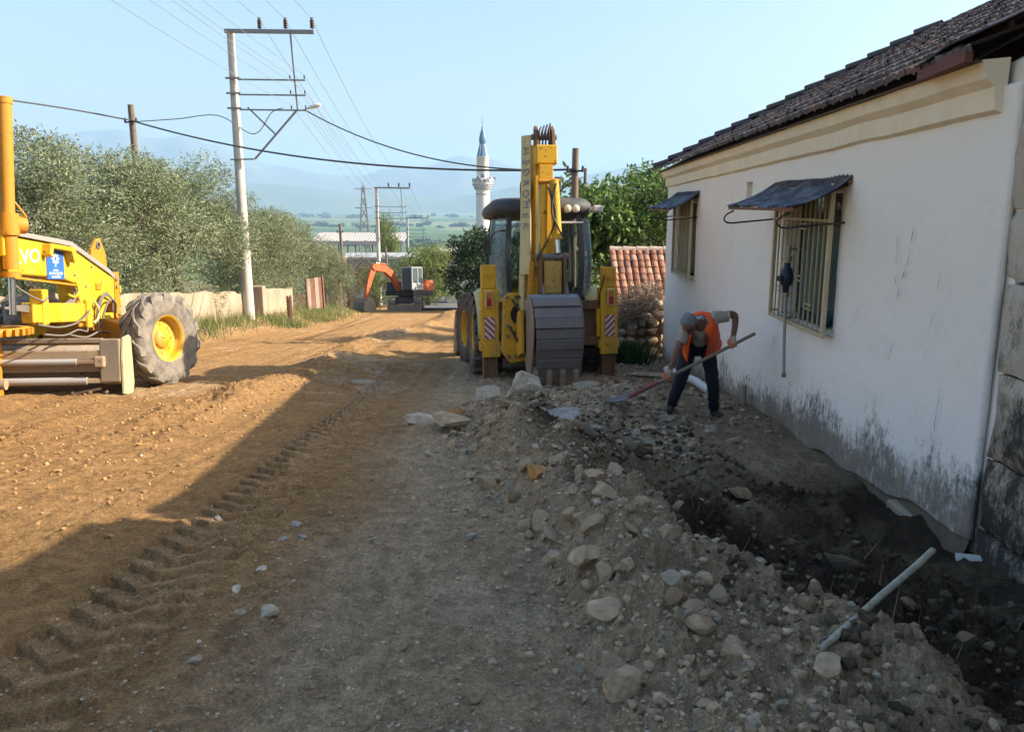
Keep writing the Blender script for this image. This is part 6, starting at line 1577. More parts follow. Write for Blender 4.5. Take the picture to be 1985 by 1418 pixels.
# ---- buildings further down
def building(name, label, x, y, w_, d, h, wall, rooftype, roofcol, rz=0, nwin=3, eave=.35, storeys=1, zoff=0):
    zb = float(base(y)) + zoff; r = empty(name, (x, y, zb), (0, 0, rz), label, 'building')
    m = MB(); m.bb(-w_ / 2, w_ / 2, -d / 2, d / 2, -1, h); m.build('wall', wall, r)
    rm = m_simple(name + '_roof', roofcol, .85, 0, .2, 1.5)
    if rooftype == 'gable':
        m = MB(); m.prism([(-w_ / 2 - eave, h - .05), (0, h + w_ * .26), (w_ / 2 + eave, h - .05), (w_ / 2 + eave, h + .1), (0, h + w_ * .26 + .16), (-w_ / 2 - eave, h + .1)], 'y', -d / 2 - eave, d / 2 + eave); m.build('roof', rm, r)
        m = MB(); m.prism([(-w_ / 2, h), (0, h + w_ * .25), (w_ / 2, h)], 'y', -d / 2, d / 2); m.build('gable', wall, r)
    else:
        m = MB(); m.bb(-w_ / 2 - eave, w_ / 2 + eave, -d / 2 - eave, d / 2 + eave, h + .0, h + .22); m.build('roof', rm, r)
    for s_ in range(storeys):
        for k in range(nwin):
            xx = -w_ / 2 + w_ * (k + .5) / nwin; z = h * s_ / storeys + h / storeys * .35
            m = MB(); m.bb(xx - .45, xx + .45, -d / 2 - .05, -d / 2 + .02, z, z + 1.1); f = m.build('window', M_WHITE, r)
            m = MB(); m.bb(xx - .38, xx + .38, -d / 2 - .07, -d / 2 - .04, z + .07, z + 1.03); m.build('pane', M_GLASSD, f)
    return r
WG = m_simple('grey_render', (.34, .36, .37), .9, 0, .15, .6); WW = m_simple('far_white_render', (.62, .60, .56), .9, 0, .12, .6); WT = m_simple('far_brick', (.36, .22, .14), .9, 0, .3, 1.2)
building('grey_house', 'plain grey house behind the second concrete pole', -14.2, 82, 7, 7, 4.3, WG, 'flat', (.33, .34, .35), .1, 1, .15, 1, .2)
building('brick_outbuilding', 'brick outbuilding with a sloping earthy roof beyond the olive trees', -17.5, 66, 5.5, 9, 3.0, WT, 'gable', (.34, .24, .16), .2, 1, .5, 1, .6)
# long open shed with a white corrugated roof on posts
def long_shed():
    x, y = -27.0, 125.0; zb = float(base(y)); r = empty('open_shed', (x, y, zb), (0, 0, rad(-2)), 'long open shed with a pale corrugated roof on thin posts', 'shed')
    zt = -3.2 - zb
    n = 60; vs = []
    for i in range(n + 1):
        xx = -5 + 14.5 * i / n; zc = .08 * (i % 2)
        vs += [(xx, -1.4, zt - .75 + zc), (xx, 4, zt + .35 + zc)]
    m = MB(); m.add(vs, [(2 * i, 2 * i + 1, 2 * i + 3, 2 * i + 2) for i in range(n)]); o = m.build('corrugated_roof', m_simple('pale_roof_sheet', (.40, .36, .34), .6, 0, .12, .8), r); o.modifiers.new('s', 'SOLIDIFY').thickness = .08
    m = MB(); m.bb(-5, 9.5, -1.46, -1.38, zt - 1.25, zt - .72); m.build('fascia', m_simple('pale_fascia', (.46, .42, .40), .7, 0, .1), r)
    for i in range(6):
        xx = -4.7 + i * 2.75
        for yy in (-1.3, 3.8):
            m = MB(); m.bb(xx - .09, xx + .09, yy - .09, yy + .09, -1, zt - .6 + (1.0 if yy > 0 else 0)); m.build('post', M_GALV, r)
long_shed()
building('white_hut', 'tiny white hut far out among the fields', 17.0, 620, 9, 8, 6, WW, 'flat', (.6, .6, .6), 0, 1, .2)
building('white_hut', 'small pale hut in the fields left of the lattice tower', -190, 760, 12, 8, 7, WW, 'flat', (.6, .6, .6), 0, 1, .2)
# house with an overhanging porch roof behind the dark tree
building('porch_house', 'pale house with overhanging flat roof half hidden behind the dark tree', -4.6, 74, 3.6, 6, 5.2, WW, 'flat', (.42, .38, .34), 0, 1, 1.0, 2, -.4)
m = MB(); x, y = -3.25, 58.0; m.bb(x - .07, x + .07, y - .07, y + .07, Hs(x, y) - .2, Hs(x, y) + 1.25); o = m.build('gate_post', M_WHITE, bevel=.02); tag(o, 'white gate post under the dark tree beyond the backhoe', 'post')
# ---- small tiled shed beside the house, with its stone gable
def small_shed():
    x0, x1, yr, ye, zr, ze = 2.42, 4.6, 20.6, 18.7, .50, -.82
    r = empty('tiled_shed', ((x0 + x1) / 2, 19.6, Hs(3.5, 19.6) - .2), (0, 0, 0), 'small shed with red clay tiled roof beside the far corner of the white house', 'shed')
    T = Matrix.Translation(-Vector(r.location))
    def sp(mb, name, mat, par=None, bevel=0):
        me = mb.mesh(name); me.transform(T); return link(name, me, mat, par or r, bevel=bevel)
    mt = m_simple('shed_block_wall', (.44, .38, .31), .95, 0, .2, 5, .4, 20)
    bk = MB(); bk.bb(x0 + .2, x1, 18.9, 22.4, -2.4, -.85); sp(bk, 'wall', mt)
    core = MB(); core.prism([(18.85, -2.4), (18.85, -.95), (yr, zr - .15), (22.4, -.9), (22.4, -2.4)], 'x', x0 + .10, x0 + .2); sp(core, 'gable_core', m_simple('shed_mortar', (.3, .26, .2), 1))
    z = -2.2; rr = random.Random(8)
    while z < zr - .25:
        y = 18.85
        while y < 22.3:
            wd = rr.uniform(.35, .5)
            top = np.interp(y + wd / 2, [18.85, yr, 22.4], [-.95, zr - .18, -.9])
            if z + .2 < top: q = MB(); q.bb(x0, x0 + .12, y + .01, y + wd - .01, z + .01, z + .22); sp(q, 'block', mt, None, .015)
            y += wd
        z += .235
    n = 9; sw = (x1 - x0 + .2) / 14
    tmat = m_attr('clay_tile', .85, .3, 12, .4, 60)
    bd = MB(); bd.add([(x0 - .08, ye, ze - .03), (x1, ye, ze - .03), (x1, yr, zr - .03), (x0 - .08, yr, zr - .03)], [(0, 1, 2, 3)]); bd.add([(x0 - .08, 22.6, ze - .03), (x1, 22.6, ze - .03), (x1, yr, zr - .03), (x0 - .08, yr, zr - .03)], [(3, 2, 1, 0)]); rf = sp(bd, 'roof', m_simple('shed_battens', (.15, .1, .07), .9))
    cols = [(.31, .14, .085), (.36, .175, .11), (.27, .12, .075), (.40, .24, .165), (.22, .11, .08)]
    ms = []
    for c in cols:
        q = MB(); vs = []; k = 7
        for v in (0, 1):
            for i in range(k):
                a = math.pi * i / (k - 1); vs.append((-sw * .46 * math.cos(a), v * .30, .055 * math.sin(a) - (.0 if v else -.02)))
        for i in range(k): vs.append((vs[i][0] * .9, -.002, vs[i][2] - .03))
        q.add(vs, [(i, i + 1, k + i + 1, k + i) for i in range(k - 1)] + [(i, 2 * k + i, 2 * k + i + 1, i + 1) for i in range(k - 1)], False); me = q.mesh('roof_tile')
        a = me.attributes.new('Col', 'FLOAT_COLOR', 'POINT'); a.data.foreach_set('color', [*c, 1] * len(me.vertices)); me.materials.append(tmat); ms.append(me)
    sl2 = math.atan2(zr - ze, yr - ye)
    for j in range(n):
        t_ = j / n
        for i in range(15):
            o = bpy.data.objects.new('roof_tile', rr.choice(ms)); C.objects.link(o); o.parent = rf
            o.location = Vector((x0 - .04 + sw * i + rr.gauss(0, .008), ye + (yr - ye) * t_, ze + (zr - ze) * t_ + .02)) - Vector(r.location); o.rotation_euler = (sl2 + rr.gauss(0, .02), rr.gauss(0, .03), rr.gauss(0, .03))
    for i in range(7):
        q = MB(); xx = x0 - .1 + i * .34; vs = []; k = 7
        for v in (0, 1):
            for a_ in range(k): a = math.pi * a_ / (k - 1); vs.append((xx + v * .38, yr + .11 * math.cos(a), zr - .0 + (.10 - .02 * v) * math.sin(a)))
        q.add(vs, [(i_, i_ + 1, k + i_ + 1, k + i_) for i_ in range(k - 1)], True); q.add(vs, [tuple(range(k))]); me = q.mesh('ridge_tile'); me.transform(T)
        a = me.attributes.new('Col', 'FLOAT_COLOR', 'POINT'); a.data.foreach_set('color', [.42, .33, .26, 1] * len(me.vertices)); link('ridge_tile', me, tmat, rf)
small_shed()
# ------------------------------------------------------------------ stones, rubble, clods
def ico(sub):
    bm = bmesh.new(); bmesh.ops.create_icosphere(bm, subdivisions=sub, radius=1.0); bm.verts.ensure_lookup_table()
    V = np.array([v.co[:] for v in bm.verts]); F = np.array([[v.index for v in f.verts] for f in bm.faces]); bm.free(); return V, F
ICO = {s: ico(s) for s in (1, 2, 3, 4)}
def rock_verts(seed, sub=2, cuts=9, rough=.06, keep=.62):
    rng = np.random.default_rng(seed); V, F = ICO[sub]; V = V.copy()
    for _ in range(cuts):
        n = rng.normal(size=3); n /= np.linalg.norm(n); d = rng.uniform(keep, keep + .30)
        s = np.maximum(0, V @ n - d); V -= s[:, None] * n
    nz = np.array([mnoise.fractal(Vector(v * 2.2 + seed), 1.0, 2.0, 3) for v in V])
    V *= (1 + rough * nz)[:, None]
    return V, F
M_ROCK = m_attr('stone', .9, .3, 9, .7, 38, dist=.012)
RC = {'grey': (.31, .27, .21), 'pale': (.43, .37, .29), 'tan': (.42, .31, .20), 'dust': (.40, .30, .20), 'ochre': (.42, .21, .07), 'dark': (.07, .05, .036), 'blue': (.30, .285, .265), 'brown': (.22, .145, .09), 'white': (.50, .45, .38)}
def rock_mesh(seed, dims, col, sub=2, cuts=9, rough=.06, keep=.62, name='stone'):
    V, F = rock_verts(seed, sub, cuts, rough, keep); rng = np.random.default_rng(seed + 5)
    c = np.tile(np.array(RC[col]), (len(V), 1)) * (1 + .25 * rng.normal(size=len(V)) * .5)[:, None]
    # dust settled on the upper faces
    up = np.clip(V[:, 2] * 1.2, 0, 1)[:, None] * (.35 if col not in ('white', 'pale', 'blue') else .1); c = c * (1 - up) + np.array(RC['dust']) * up
    return np_mesh(name, V * np.array(dims), F, False, np.clip(c, .01, 1))
FEAT = [  # x, y, (sx,sy,sz), colour, lift, rot, label, name
 (.08, 8.95, (.34, .22, .36), 'pale', .42, (0.1, -.25, .2), 'largest pale boulder of old masonry, standing upright in front of the backhoe bucket', 'boulder'),
 (-1.10, 8.55, (.27, .20, .10), 'pale', .07, (.05, .1, .2), 'flat whitish slab at the left tip of the rubble bank', 'flat_stone'),
 (-.74, 8.75, (.16, .14, .13), 'ochre', .10, (.1, .2, .7), 'rust brown block just right of the flat whitish slab', 'stone'),
 (-.72, 8.15, (.30, .20, .06), 'dust', .20, (.2, .28, .1), 'tilted brownish slab lying over a hollow below the rust brown block', 'flat_stone'),
 (.40, 7.75, (.36, .25, .07), 'blue', .26, (.22, -.14, -.25), 'flat bluish slab lying on top of the dark soil', 'flat_stone'),
 (-.66, 7.55, (.075, .07, .08), 'tan', .05, (0, 0, .5), 'egg shaped tan stone under the tilted slab', 'stone'),
 (-.85, 7.15, (.06, .05, .055), 'pale', .03, (0, 0, 1), 'round pale stone at the foot of the rubble bank, left of the egg shaped one', 'stone'),
 (.14, 5.55, (.10, .085, .085), 'ochre', .06, (.3, .2, .5), 'ochre stone shining orange on the edge of the dark soil', 'stone'),
 (-.24, 6.10, (.12, .08, .10), 'tan', .05, (.2, .4, .3), 'angular tan stone on the left slope of the rubble bank', 'stone'),
 (-.42, 6.4, (.06, .055, .06), 'dust', .03, (0, .2, 1), 'smooth beige stone at the left foot of the bank beside the angular tan one', 'stone'),
 (.15, 4.98, (.085, .075, .095), 'tan', .06, (.1, .1, .1), 'upright rounded tan stone below the ochre one', 'stone'),
 (.03, 4.98, (.085, .08, .07), 'dust', .05, (.2, 0, .7), 'dusty stone touching the upright rounded tan one', 'stone'),
 (.52, 4.62, (.11, .09, .085), 'dust', .07, (.1, .3, .2), 'rounded dusty stone perched on the crest of the near rubble bank', 'stone'),
 (.36, 3.98, (.115, .10, .09), 'tan', .07, (.2, .1, .9), 'large squarish tan stone in the middle of the near rubble bank', 'stone'),
 (.20, 4.25, (.095, .08, .075), 'dust', .05, (0, .1, .4), 'rounded stone on the near slope, left of the large squarish one', 'stone'),
 (.42, 2.85, (.11, .09, .085), 'tan', .05, (.3, .1, .5), 'biggest tan stone at the bottom edge of the picture', 'stone'),
 (.44, 3.42, (.13, .09, .07), 'tan', .05, (.1, .1, .3), 'half buried tan rock below the squarish stone', 'stone'),
 (.72, 3.42, (.07, .06, .05), 'grey', .03, (.2, .1, .3), 'grey wedge stone in the gully of the near bank', 'stone'),
 (.90, 3.62, (.085, .05, .05), 'tan', .03, (.1, .1, -.3), 'long flat tan stone right of the gully', 'stone'),
 (1.06, 2.74, (.05, .05, .05), 'tan', .025, (0, 0, 0), 'smaller of two round stones at the bottom edge, right of centre', 'stone'),
 (1.16, 2.72, (.085, .07, .055), 'tan', .035, (0, 0, .4), 'larger of two round stones at the bottom edge, right of centre', 'stone'),
 (1.30, 3.30, (.07, .06, .06), 'brown', .05, (0, 0, .4), 'dark round stone at the lower end of the pale stick', 'stone'),
 (-1.22, 3.56, (.062, .05, .042), 'pale', .025, (.1, .1, .1), 'largest pale stone lying by itself on the grey street, lower left', 'stone'),
 (-1.345, 3.56, (.042, .032, .025), 'grey', .012, (.1, .1, .6), 'flat grey stone touching the largest lone pale stone on the street', 'stone'),
 (-1.37, 3.07, (.045, .038, .032), 'grey', .02, (.1, .1, .1), 'grey stone alone near the lower left, below the tyre print', 'stone'),
 (-2.10, 5.25, (.055, .045, .04), 'pale', .025, (.1, .1, .1), 'white stone lying in the tyre print', 'stone'),
 (-1.47, 4.98, (.055, .045, .032), 'blue', .02, (.1, .1, .8), 'topmost of three bluish stones right of the tyre print', 'stone'),
 (-1.48, 4.70, (.045, .028, .022), 'blue', .015, (.1, .1, .4), 'lower left of three bluish stones right of the tyre print', 'stone'),
 (-1.36, 4.72, (.035, .03, .03), 'blue', .018, (.1, .1, .1), 'lower right of three bluish stones right of the tyre print', 'stone'),
 (-1.45, 4.20, (.04, .03, .025), 'white', .015, (.1, .1, .5), 'small white stone between the three bluish ones and the lone pale stone', 'stone'),
 (-1.49, 3.90, (.03, .045, .022), 'white', .015, (.1, .1, .3), 'oval white pebble upright on the street left of centre', 'stone'),
 (1.30, 4.65, (.17, .12, .10), 'dark', .06, (.1, .2, .2), 'big dark earth covered rock in the trench', 'stone'),
 (1.52, 4.70, (.07, .04, .02), 'pale', .03, (.1, .1, .2), 'pale flat chip beside the big dark rock in the trench', 'stone'),
 (1.73, 9.05, (.15, .08, .06), 'grey', .05, (.1, .1, .3), 'long grey stone at the feet of the worker', 'stone'),
 (1.20, 9.35, (.09, .05, .045), 'white', .05, (.1, .1, .1), 'pale brick sized block left of the feet of the worker', 'stone'),
 (1.62, 10.0, (.08, .04, .04), 'white', .07, (.1, .3, .9), 'white chip pointing up behind the left foot of the worker', 'stone'),
 (.95, 10.9, (.30, .14, .07), 'grey', .16, (.1, .05, .1), 'long broken kerb slab lying beside the stabiliser leg', 'flat_stone'),
 (1.55, 11.3, (.20, .14, .10), 'brown', .12, (.1, .05, .7), 'brown block behind the shovel blade', 'stone'),
 (2.2, 13.2, (.55, .22, .05), 'grey', .06, (0, .03, -.15), 'flat concrete slab lying between the machine and the house wall', 'flat_stone'),
 (-.30, 4.72, (.045, .04, .04), 'blue', .03, (.1, .1, .1), 'bluish white lump at the foot of the near bank', 'stone'),
 (.62, 6.9, (.17, .14, .14), 'dark', .05, (.1, .4, .1), 'black clod standing in the hollow under the bluish slab', 'stone'),
 (1.05, 5.75, (.12, .10, .14), 'brown', .06, (.1, .2, .1), 'brown clod with roots in the middle of the trench', 'stone'),
 (-.35, 8.35, (.22, .15, .05), 'grey', .14, (.3, -.25, .4), 'tilted grey slab between the boulder and the rust brown block', 'flat_stone'),
 (.55, 8.45, (.20, .14, .05), 'dust', .10, (-.2, .3, 1.2), 'tilted dusty slab just right of the big boulder', 'flat_stone'),
 (.80, 8.05, (.16, .11, .045), 'grey', .10, (.35, .1, 2.0), 'small grey slab leaning right of the bluish slab', 'flat_stone'),
 (-.10, 7.25, (.17, .12, .06), 'brown', .10, (.2, .3, .6), 'brown slab sunk in the crest below the bluish slab', 'flat_stone'),
 (1.45, 8.5, (.17, .12, .07), 'dust', .07, (.1, .2, .8), 'dusty broken block in front of the shovel', 'stone'),
 (1.15, 7.6, (.15, .13, .10), 'dark', .06, (.1, .2, .8), 'dark clod above the trench, left of the wall', 'stone'),
 (1.85, 6.3, (.14, .12, .09), 'brown', .04, (.1, .2, .3), 'brown clod on the wall side of the trench', 'stone'),
 (.95, 6.35, (.16, .13, .12), 'dark', .05, (.4, .2, .3), 'largest dark clod on the left edge of the trench', 'stone'),
 (2.05, 4.75, (.13, .11, .08), 'dark', .04, (.1, .2, .3), 'dark clod beside the upper end of the pale stick', 'stone'),
 (1.62, 3.05, (.10, .09, .07), 'brown', .04, (.1, .2, .3), 'brown clod at the bottom edge, right of the pale stick', 'stone'),
]
for i, (x, y, d, c, lift, rot, lab, nm) in enumerate(FEAT):
    me = rock_mesh(100 + i, d, c, (4 if max(d) > .18 else 3) if max(d) > .09 else 2, 14, .05 if nm != 'boulder' else .20, .45, nm)
    o = link(nm, me, M_ROCK, None, (x, y, Hs(x, y) + lift * .55), rot); tag(o, lab, 'stone', 'single stones of the rubble')
# loose stones of three neighbourhoods, each an object of its own
VAR = [[rock_mesh(300 + k * 7 + j, (1, .85, .7), c, 2, 15, .035, .42) for j in range(3)] for k, c in enumerate(('dust', 'tan', 'grey', 'pale', 'brown'))]
for row in VAR:
    for me in row: me.materials.append(M_ROCK)
rng = np.random.default_rng(77)
def scatter(n, fx, lab, group, pick, smin, smax, sink=.35):
    k = 0
    while k < n:
        x, y = fx()
        if any((x - f[0]) ** 2 + (y - f[1]) ** 2 < (max(f[2]) * .8) ** 2 for f in FEAT): continue
        s = smin + (smax - smin) * rng.random() ** 2.2
        kc = rng.choice(5, p=pick); me = VAR[kc][rng.integers(0, 3)]; big = s > smin + .45 * (smax - smin)
        o = bpy.data.objects.new('stone', me); C.objects.link(o); o.location = (x, y, Hs(x, y) + s * (.7 - sink)); sx = rng.uniform(.75, 1.25)
        o.scale = (s * sx, s, s * rng.uniform(.75, 1.1)); o.rotation_euler = (rng.normal() * .3, rng.normal() * .3, rng.random() * 6.28)
        adj = ('fist sized ' if big else 'small ') + ('dusty', 'tan', 'grey', 'pale', 'brown')[kc]; tag(o, adj + ' stone ' + lab, 'stone', adj + ' ' + group); k += 1
def f_berm():
    y = rng.uniform(2.5, 8.6); return np.interp(y, _XB_Y, _XB_X) + abs(rng.normal()) * .42 + .02, y
def f_right(): 
    y = rng.uniform(7.4, 12.4); return rng.uniform(-.6 if y < 9.6 else .6, 2.7), y
def f_road():
    y = 2.5 + 7.5 * rng.random() ** 1.3; return rng.uniform(-2.4, -.1), y
def f_lit():
    y = rng.uniform(5.2, 14); return rng.uniform(-6.5, -2.4), y
def f_trench():
    y = rng.uniform(2.6, 8.5); return np.interp(y, _XB_Y, _XB_X) + rng.uniform(1.0, 2.4), y
scatter(130, f_berm, 'in the pale rubble bank along the trench', 'stones in the rubble bank', [.5, .3, .12, .04, .04], .03, .11, .5)
scatter(80, f_right, 'in the rubble around the worker', 'stones around the worker', [.35, .15, .3, .12, .08], .03, .11)
scatter(36, f_road, 'lying loose on the shaded street', 'stones on the shaded street', [.3, .15, .3, .25, 0], .012, .034, .2)
scatter(18, f_lit, 'lying loose on the sunlit street', 'stones on the sunlit street', [.35, .3, .15, .2, 0], .014, .04, .2)
scatter(44, f_trench, 'lying in the dark soil of the trench', 'stones in the dark trench', [.25, .2, .1, .0, .45], .025, .09, .45)
def crumbs(name, label, n, fx, smin, smax, cols, seed, flat=.7, cat='gravel', sub=1):
    r = np.random.default_rng(seed); V0, F0 = ICO[1] if sub else ICO[1]
    bm = bmesh.new(); bmesh.ops.create_icosphere(bm, subdivisions=1, radius=1); bm.free()
    # octahedron-like low pebbles: 12 verts icosahedron
    bm = bmesh.new(); bmesh.ops.create_icosphere(bm, subdivisions=1, radius=1); V0 = np.array([v.co[:] for v in bm.verts]); F0 = np.array([[v.index for v in f.verts] for f in bm.faces]); bm.free()
    P = np.array([fx(r) for _ in range(n)]); s = smin + (smax - smin) * r.random(n) ** 3
    z = H(P[:, 0], P[:, 1])
    base_r = np.array([rock_verts(500 + k, 1, 9, .06, .42)[0] for k in range(8)])
    k = r.integers(0, 8, n); Vs = base_r[k] * s[:, None, None]
    a = r.random(n) * 6.28; ca, sa = np.cos(a)[:, None], np.sin(a)[:, None]
    X = Vs[:, :, 0] * ca - Vs[:, :, 1] * sa; Y = Vs[:, :, 0] * sa + Vs[:, :, 1] * ca; Z = Vs[:, :, 2] * flat
    V = np.stack([X + P[:, 0:1], Y + P[:, 1:2], Z + (z + s * .25)[:, None]], -1)
    nv = V.shape[1]; F1 = ICO[1][1]
    F = (F1[None] + (np.arange(n) * nv)[:, None, None]).reshape(-1, 3)
    c = np.array(cols)[r.integers(0, len(cols), n)] * (.75 + .5 * r.random(n))[:, None]
    tag(link(name, np_mesh(name, V.reshape(-1, 3), F, False, np.repeat(c, nv, 0)), M_ROCK), label, cat, kind='stuff')
def near_y(r, a, b, p=1.8): return a + (b - a) * r.random() ** p
def g1(r):
    y = near_y(r, 2.3, 14); return r.uniform(-2.3, .9), y
def g2(r):
    y = near_y(r, 2.3, 9.2, 1.2); return np.interp(y, _XB_Y, _XB_X) + r.normal() * .38 + .40, y
def g3(r):
    y = near_y(r, 2.3, 9, 1.1); return np.interp(y, _XB_Y, _XB_X) + r.uniform(.7, 2.7), y
def g4(r):
    t_ = r.random()
    if t_ < .45: y = r.uniform(6.5, 30); return -3.95 - .25 * math.sin(y * .35) + r.normal() * .4, y
    if t_ < .75: y = r.uniform(4.5, 13); return r.uniform(-6.5, -2.6), y
    y = r.uniform(15, 46); return r.uniform(-9.8, -8.6) - .05 * (y - 15) * .5, y
def g5(r): return (r.uniform(.4, 2.95), r.uniform(8.4, 15.5)) if r.random() < .5 else (r.uniform(-.8, 1.9), r.uniform(7.2, 10.4))
crumbs('gravel', 'fine pale gravel scattered over the street', 9000, g1, .002, .015, [(.38, .28, .18), (.36, .29, .21), (.30, .21, .13), (.40, .34, .27)], 81)
crumbs('rubble_gravel', 'small rubble pieces in the bank of dug soil', 4200, g2, .004, .034, [RC['dust'], RC['dust'], RC['tan'], RC['grey'], (.28, .2, .13)], 82, .85)
crumbs('dark_clods', 'dark crumbling soil clods in the trench', 3800, g3, .005, .045, [(.075, .054, .037), (.09, .066, .045), (.06, .044, .031), (.14, .105, .07)], 83, .85, 'soil')
crumbs('earth_clods', 'brown earth clods along the graded ridge and the sunlit street', 5200, g4, .004, .034, [(.39, .215, .09), (.35, .19, .08), (.41, .25, .12)], 84, .8, 'soil')
crumbs('mixed_rubble', 'small broken rubble on the ground around the worker', 4600, g5, .006, .055, [RC['dust'], RC['grey'], (.24, .18, .12), (.18, .13, .09), RC['tan']], 85, .8)

# dry stone wall and brush heap beside the shed
def dry_wall():
    r = empty('dry_stone_wall', (2.6, 16.6, Hs(2.6, 16.6)), (0, 0, 0), 'rough dry stone wall between the backhoe and the white house', 'wall')
    rr = random.Random(6); k = 0
    mb = MB(); mb.add([(2.05, 17.2, -2.4), (3.1, 17.2, -2.4), (3.1, 17.2, -.5), (2.05, 17.2, -1.0), (2.05, 18.7, -2.4), (3.1, 18.7, -2.4), (3.1, 18.7, -.4), (2.05, 18.7, -.9)], [(0, 1, 2, 3), (7, 6, 5, 4), (3, 2, 6, 7), (0, 3, 7, 4), (1, 5, 6, 2)])
    me = mb.mesh('earth_core'); me.transform(Matrix.Translation(-Vector(r.location))); link('earth_core', me, m_simple('dry_earth', (.16, .12, .08), 1, 0, .4, 8, 1, 20), r)
    z = -1.62
    row = 0
    while z < -.28:
        x = 2.0 + .1 * (row % 2)
        while x < 3.12:
            s = rr.uniform(.09, .19)
            if z < -.55 - .5 * (3.1 - x):
                me = rock_mesh(700 + k, (s * 1.1, s * .9, s * .72), rr.choice(['dust', 'grey', 'tan', 'brown', 'grey', 'brown']), 2, 10, .08, .55, 'stone'); k += 1
                link('stone', me, M_ROCK, r, Vector((x + s * .6, 17.12 - .22 * (z + 1.6) * -1 * 0 + rr.uniform(-.10, .06) - .12 * (-.4 - z), z + rr.uniform(-.03, .03))) - Vector(r.location), (rr.uniform(-.3, .3), rr.uniform(-.3, .3), rr.uniform(0, 6)))
            x += s * 1.75
        z += .19; row += 1
    for (x, y, z) in ((2.95, 17.0, -.42), (2.7, 17.0, -.70), (2.45, 17.05, -.95), (2.98, 16.9, -.66)):
        me = rock_mesh(700 + k, (.17, .12, .10), rr.choice(['grey', 'tan']), 2, 10, .08, .55); k += 1; link('stone', me, M_ROCK, r, Vector((x, y, z)) - Vector(r.location), (0, .1, rr.random()))
dry_wall()
def brush():
    rng = np.random.default_rng(90); mb = MB()
    for _ in range(900):
        t_ = rng.random(); x = 2.05 + 1.05 * t_ + rng.normal() * .08; y = rng.uniform(17.0, 18.9); z = -1.15 + .62 * t_ + .50 * rng.random() ** 1.5
        d = Vector(rng.normal(size=3)); d.z *= .45; d = d.normalized() * rng.uniform(.15, .5); p = Vector((x, y, z))
        mb.tube([p - d, p + Vector(rng.normal(size=3) * .04), p + d], [.007, .006, .003], 3, smooth=False, cap=False)
    o = mb.build('brush_heap', m_simple('dry_twigs', (.22, .165, .12), .95, 0, .5, 9)); tag(o, 'heap of dry twigs and brushwood on the stone wall below the tiled shed', 'brushwood', kind='stuff')
brush()

# pale stick, white drain pipe, pipe stub
m = MB(); a = Vector((1.15, 2.82, -.055)); b_ = Vector((2.10, 3.80, -.07))
pts = [a.lerp(b_, i / 6) + Vector((.002 * math.sin(i * 1.7), 0, .002 * math.sin(i * 2.3))) for i in range(7)]
m.tube(pts, [.014, .015, .0155, .016, .0165, .017, .0165], 10)
m2, t, b = nodes('bleached_wood'); co = coord(t); c = mixc(t, ramp(t, noise(t, co, 14, 6), [(.4, (0,) * 3), (.7, (1,) * 3)]).outputs[0], (.38, .37, .30), (.24, .22, .17)); L(t, c, b.inputs['Base Color']); b.inputs['Roughness'].default_value = .7
o = m.build('stick', m2); tag(o, 'pale bleached stick slanting up out of the trench, lower right', 'stick')
m = MB(); m.tube([(2.44, 12.9, Hs(2.44, 12.9) + .16), (2.66, 11.7, Hs(2.66, 11.7) + .12), (2.74, 11.2, Hs(2.74, 11.2) + .03)], .062, 14)
M_PVC = m_simple('white_plastic_pipe', (.62, .63, .64), .4, 0, .12, 5)
o = m.build('drain_pipe', M_PVC); tag(o, 'white plastic drain pipe lying behind the legs of the worker', 'pipe')
m = MB(); z = -.68; m.cyl((2.93, 5.02, z), (3.2, 4.90, z + .02), .042, n=12)
o = m.build('pipe_stub', m_simple('chalky_pipe', (.50, .49, .46), .8, 0, .3, 12)); tag(o, 'chalky stub of pipe sticking out at the foot of the stone building', 'pipe')
m = MB(); m.cyl((2.93, 10.15, Hs(2.93, 10.15) - .1), (2.95, 10.2, Hs(2.93, 10.15) + .26), .035, n=10)
o = m.build('pipe_stub', m_simple('clay_pipe', (.27, .22, .17), .9)); tag(o, 'short brown upright pipe stub at the foot of the white wall', 'pipe')
# ------------------------------------------------------------------ worker with shovel
def remesh(mb, voxel, name, mat, parent, smooth_it=4, disp=None):
    me = mb.mesh(name); o = bpy.data.objects.new('tmp', me); C.objects.link(o)
    r = o.modifiers.new('r', 'REMESH'); r.mode = 'VOXEL'; r.voxel_size = voxel; r.use_smooth_shade = True
    s = o.modifiers.new('s', 'SMOOTH'); s.iterations = smooth_it; s.factor = .5
    dg = bpy.context.evaluated_depsgraph_get(); dg.update()
    nm = bpy.data.meshes.new_from_object(o.evaluated_get(dg)); bpy.data.objects.remove(o)
    nm.materials.clear(); nm.name = name
    if disp:
        for v in nm.vertices: v.co += v.normal * disp(v.co)
    return link(name, nm, mat, parent)
def ell(mb, c, r, M=None, n=12):
    vs = []; fs = []
    for i in range(n + 1):
        th = math.pi * i / n
        for k in range(2 * n): ph = math.pi * k / n; vs.append((r[0] * math.sin(th) * math.cos(ph), r[1] * math.sin(th) * math.sin(ph), r[2] * math.cos(th)))
    for i in range(n):
        for k in range(2 * n): fs.append((i * 2 * n + k, i * 2 * n + (k + 1) % (2 * n), (i + 1) * 2 * n + (k + 1) % (2 * n), (i + 1) * 2 * n + k))
    mb.add(vs, fs, True, Matrix.Translation(c) @ (M or Matrix.Identity(4)))
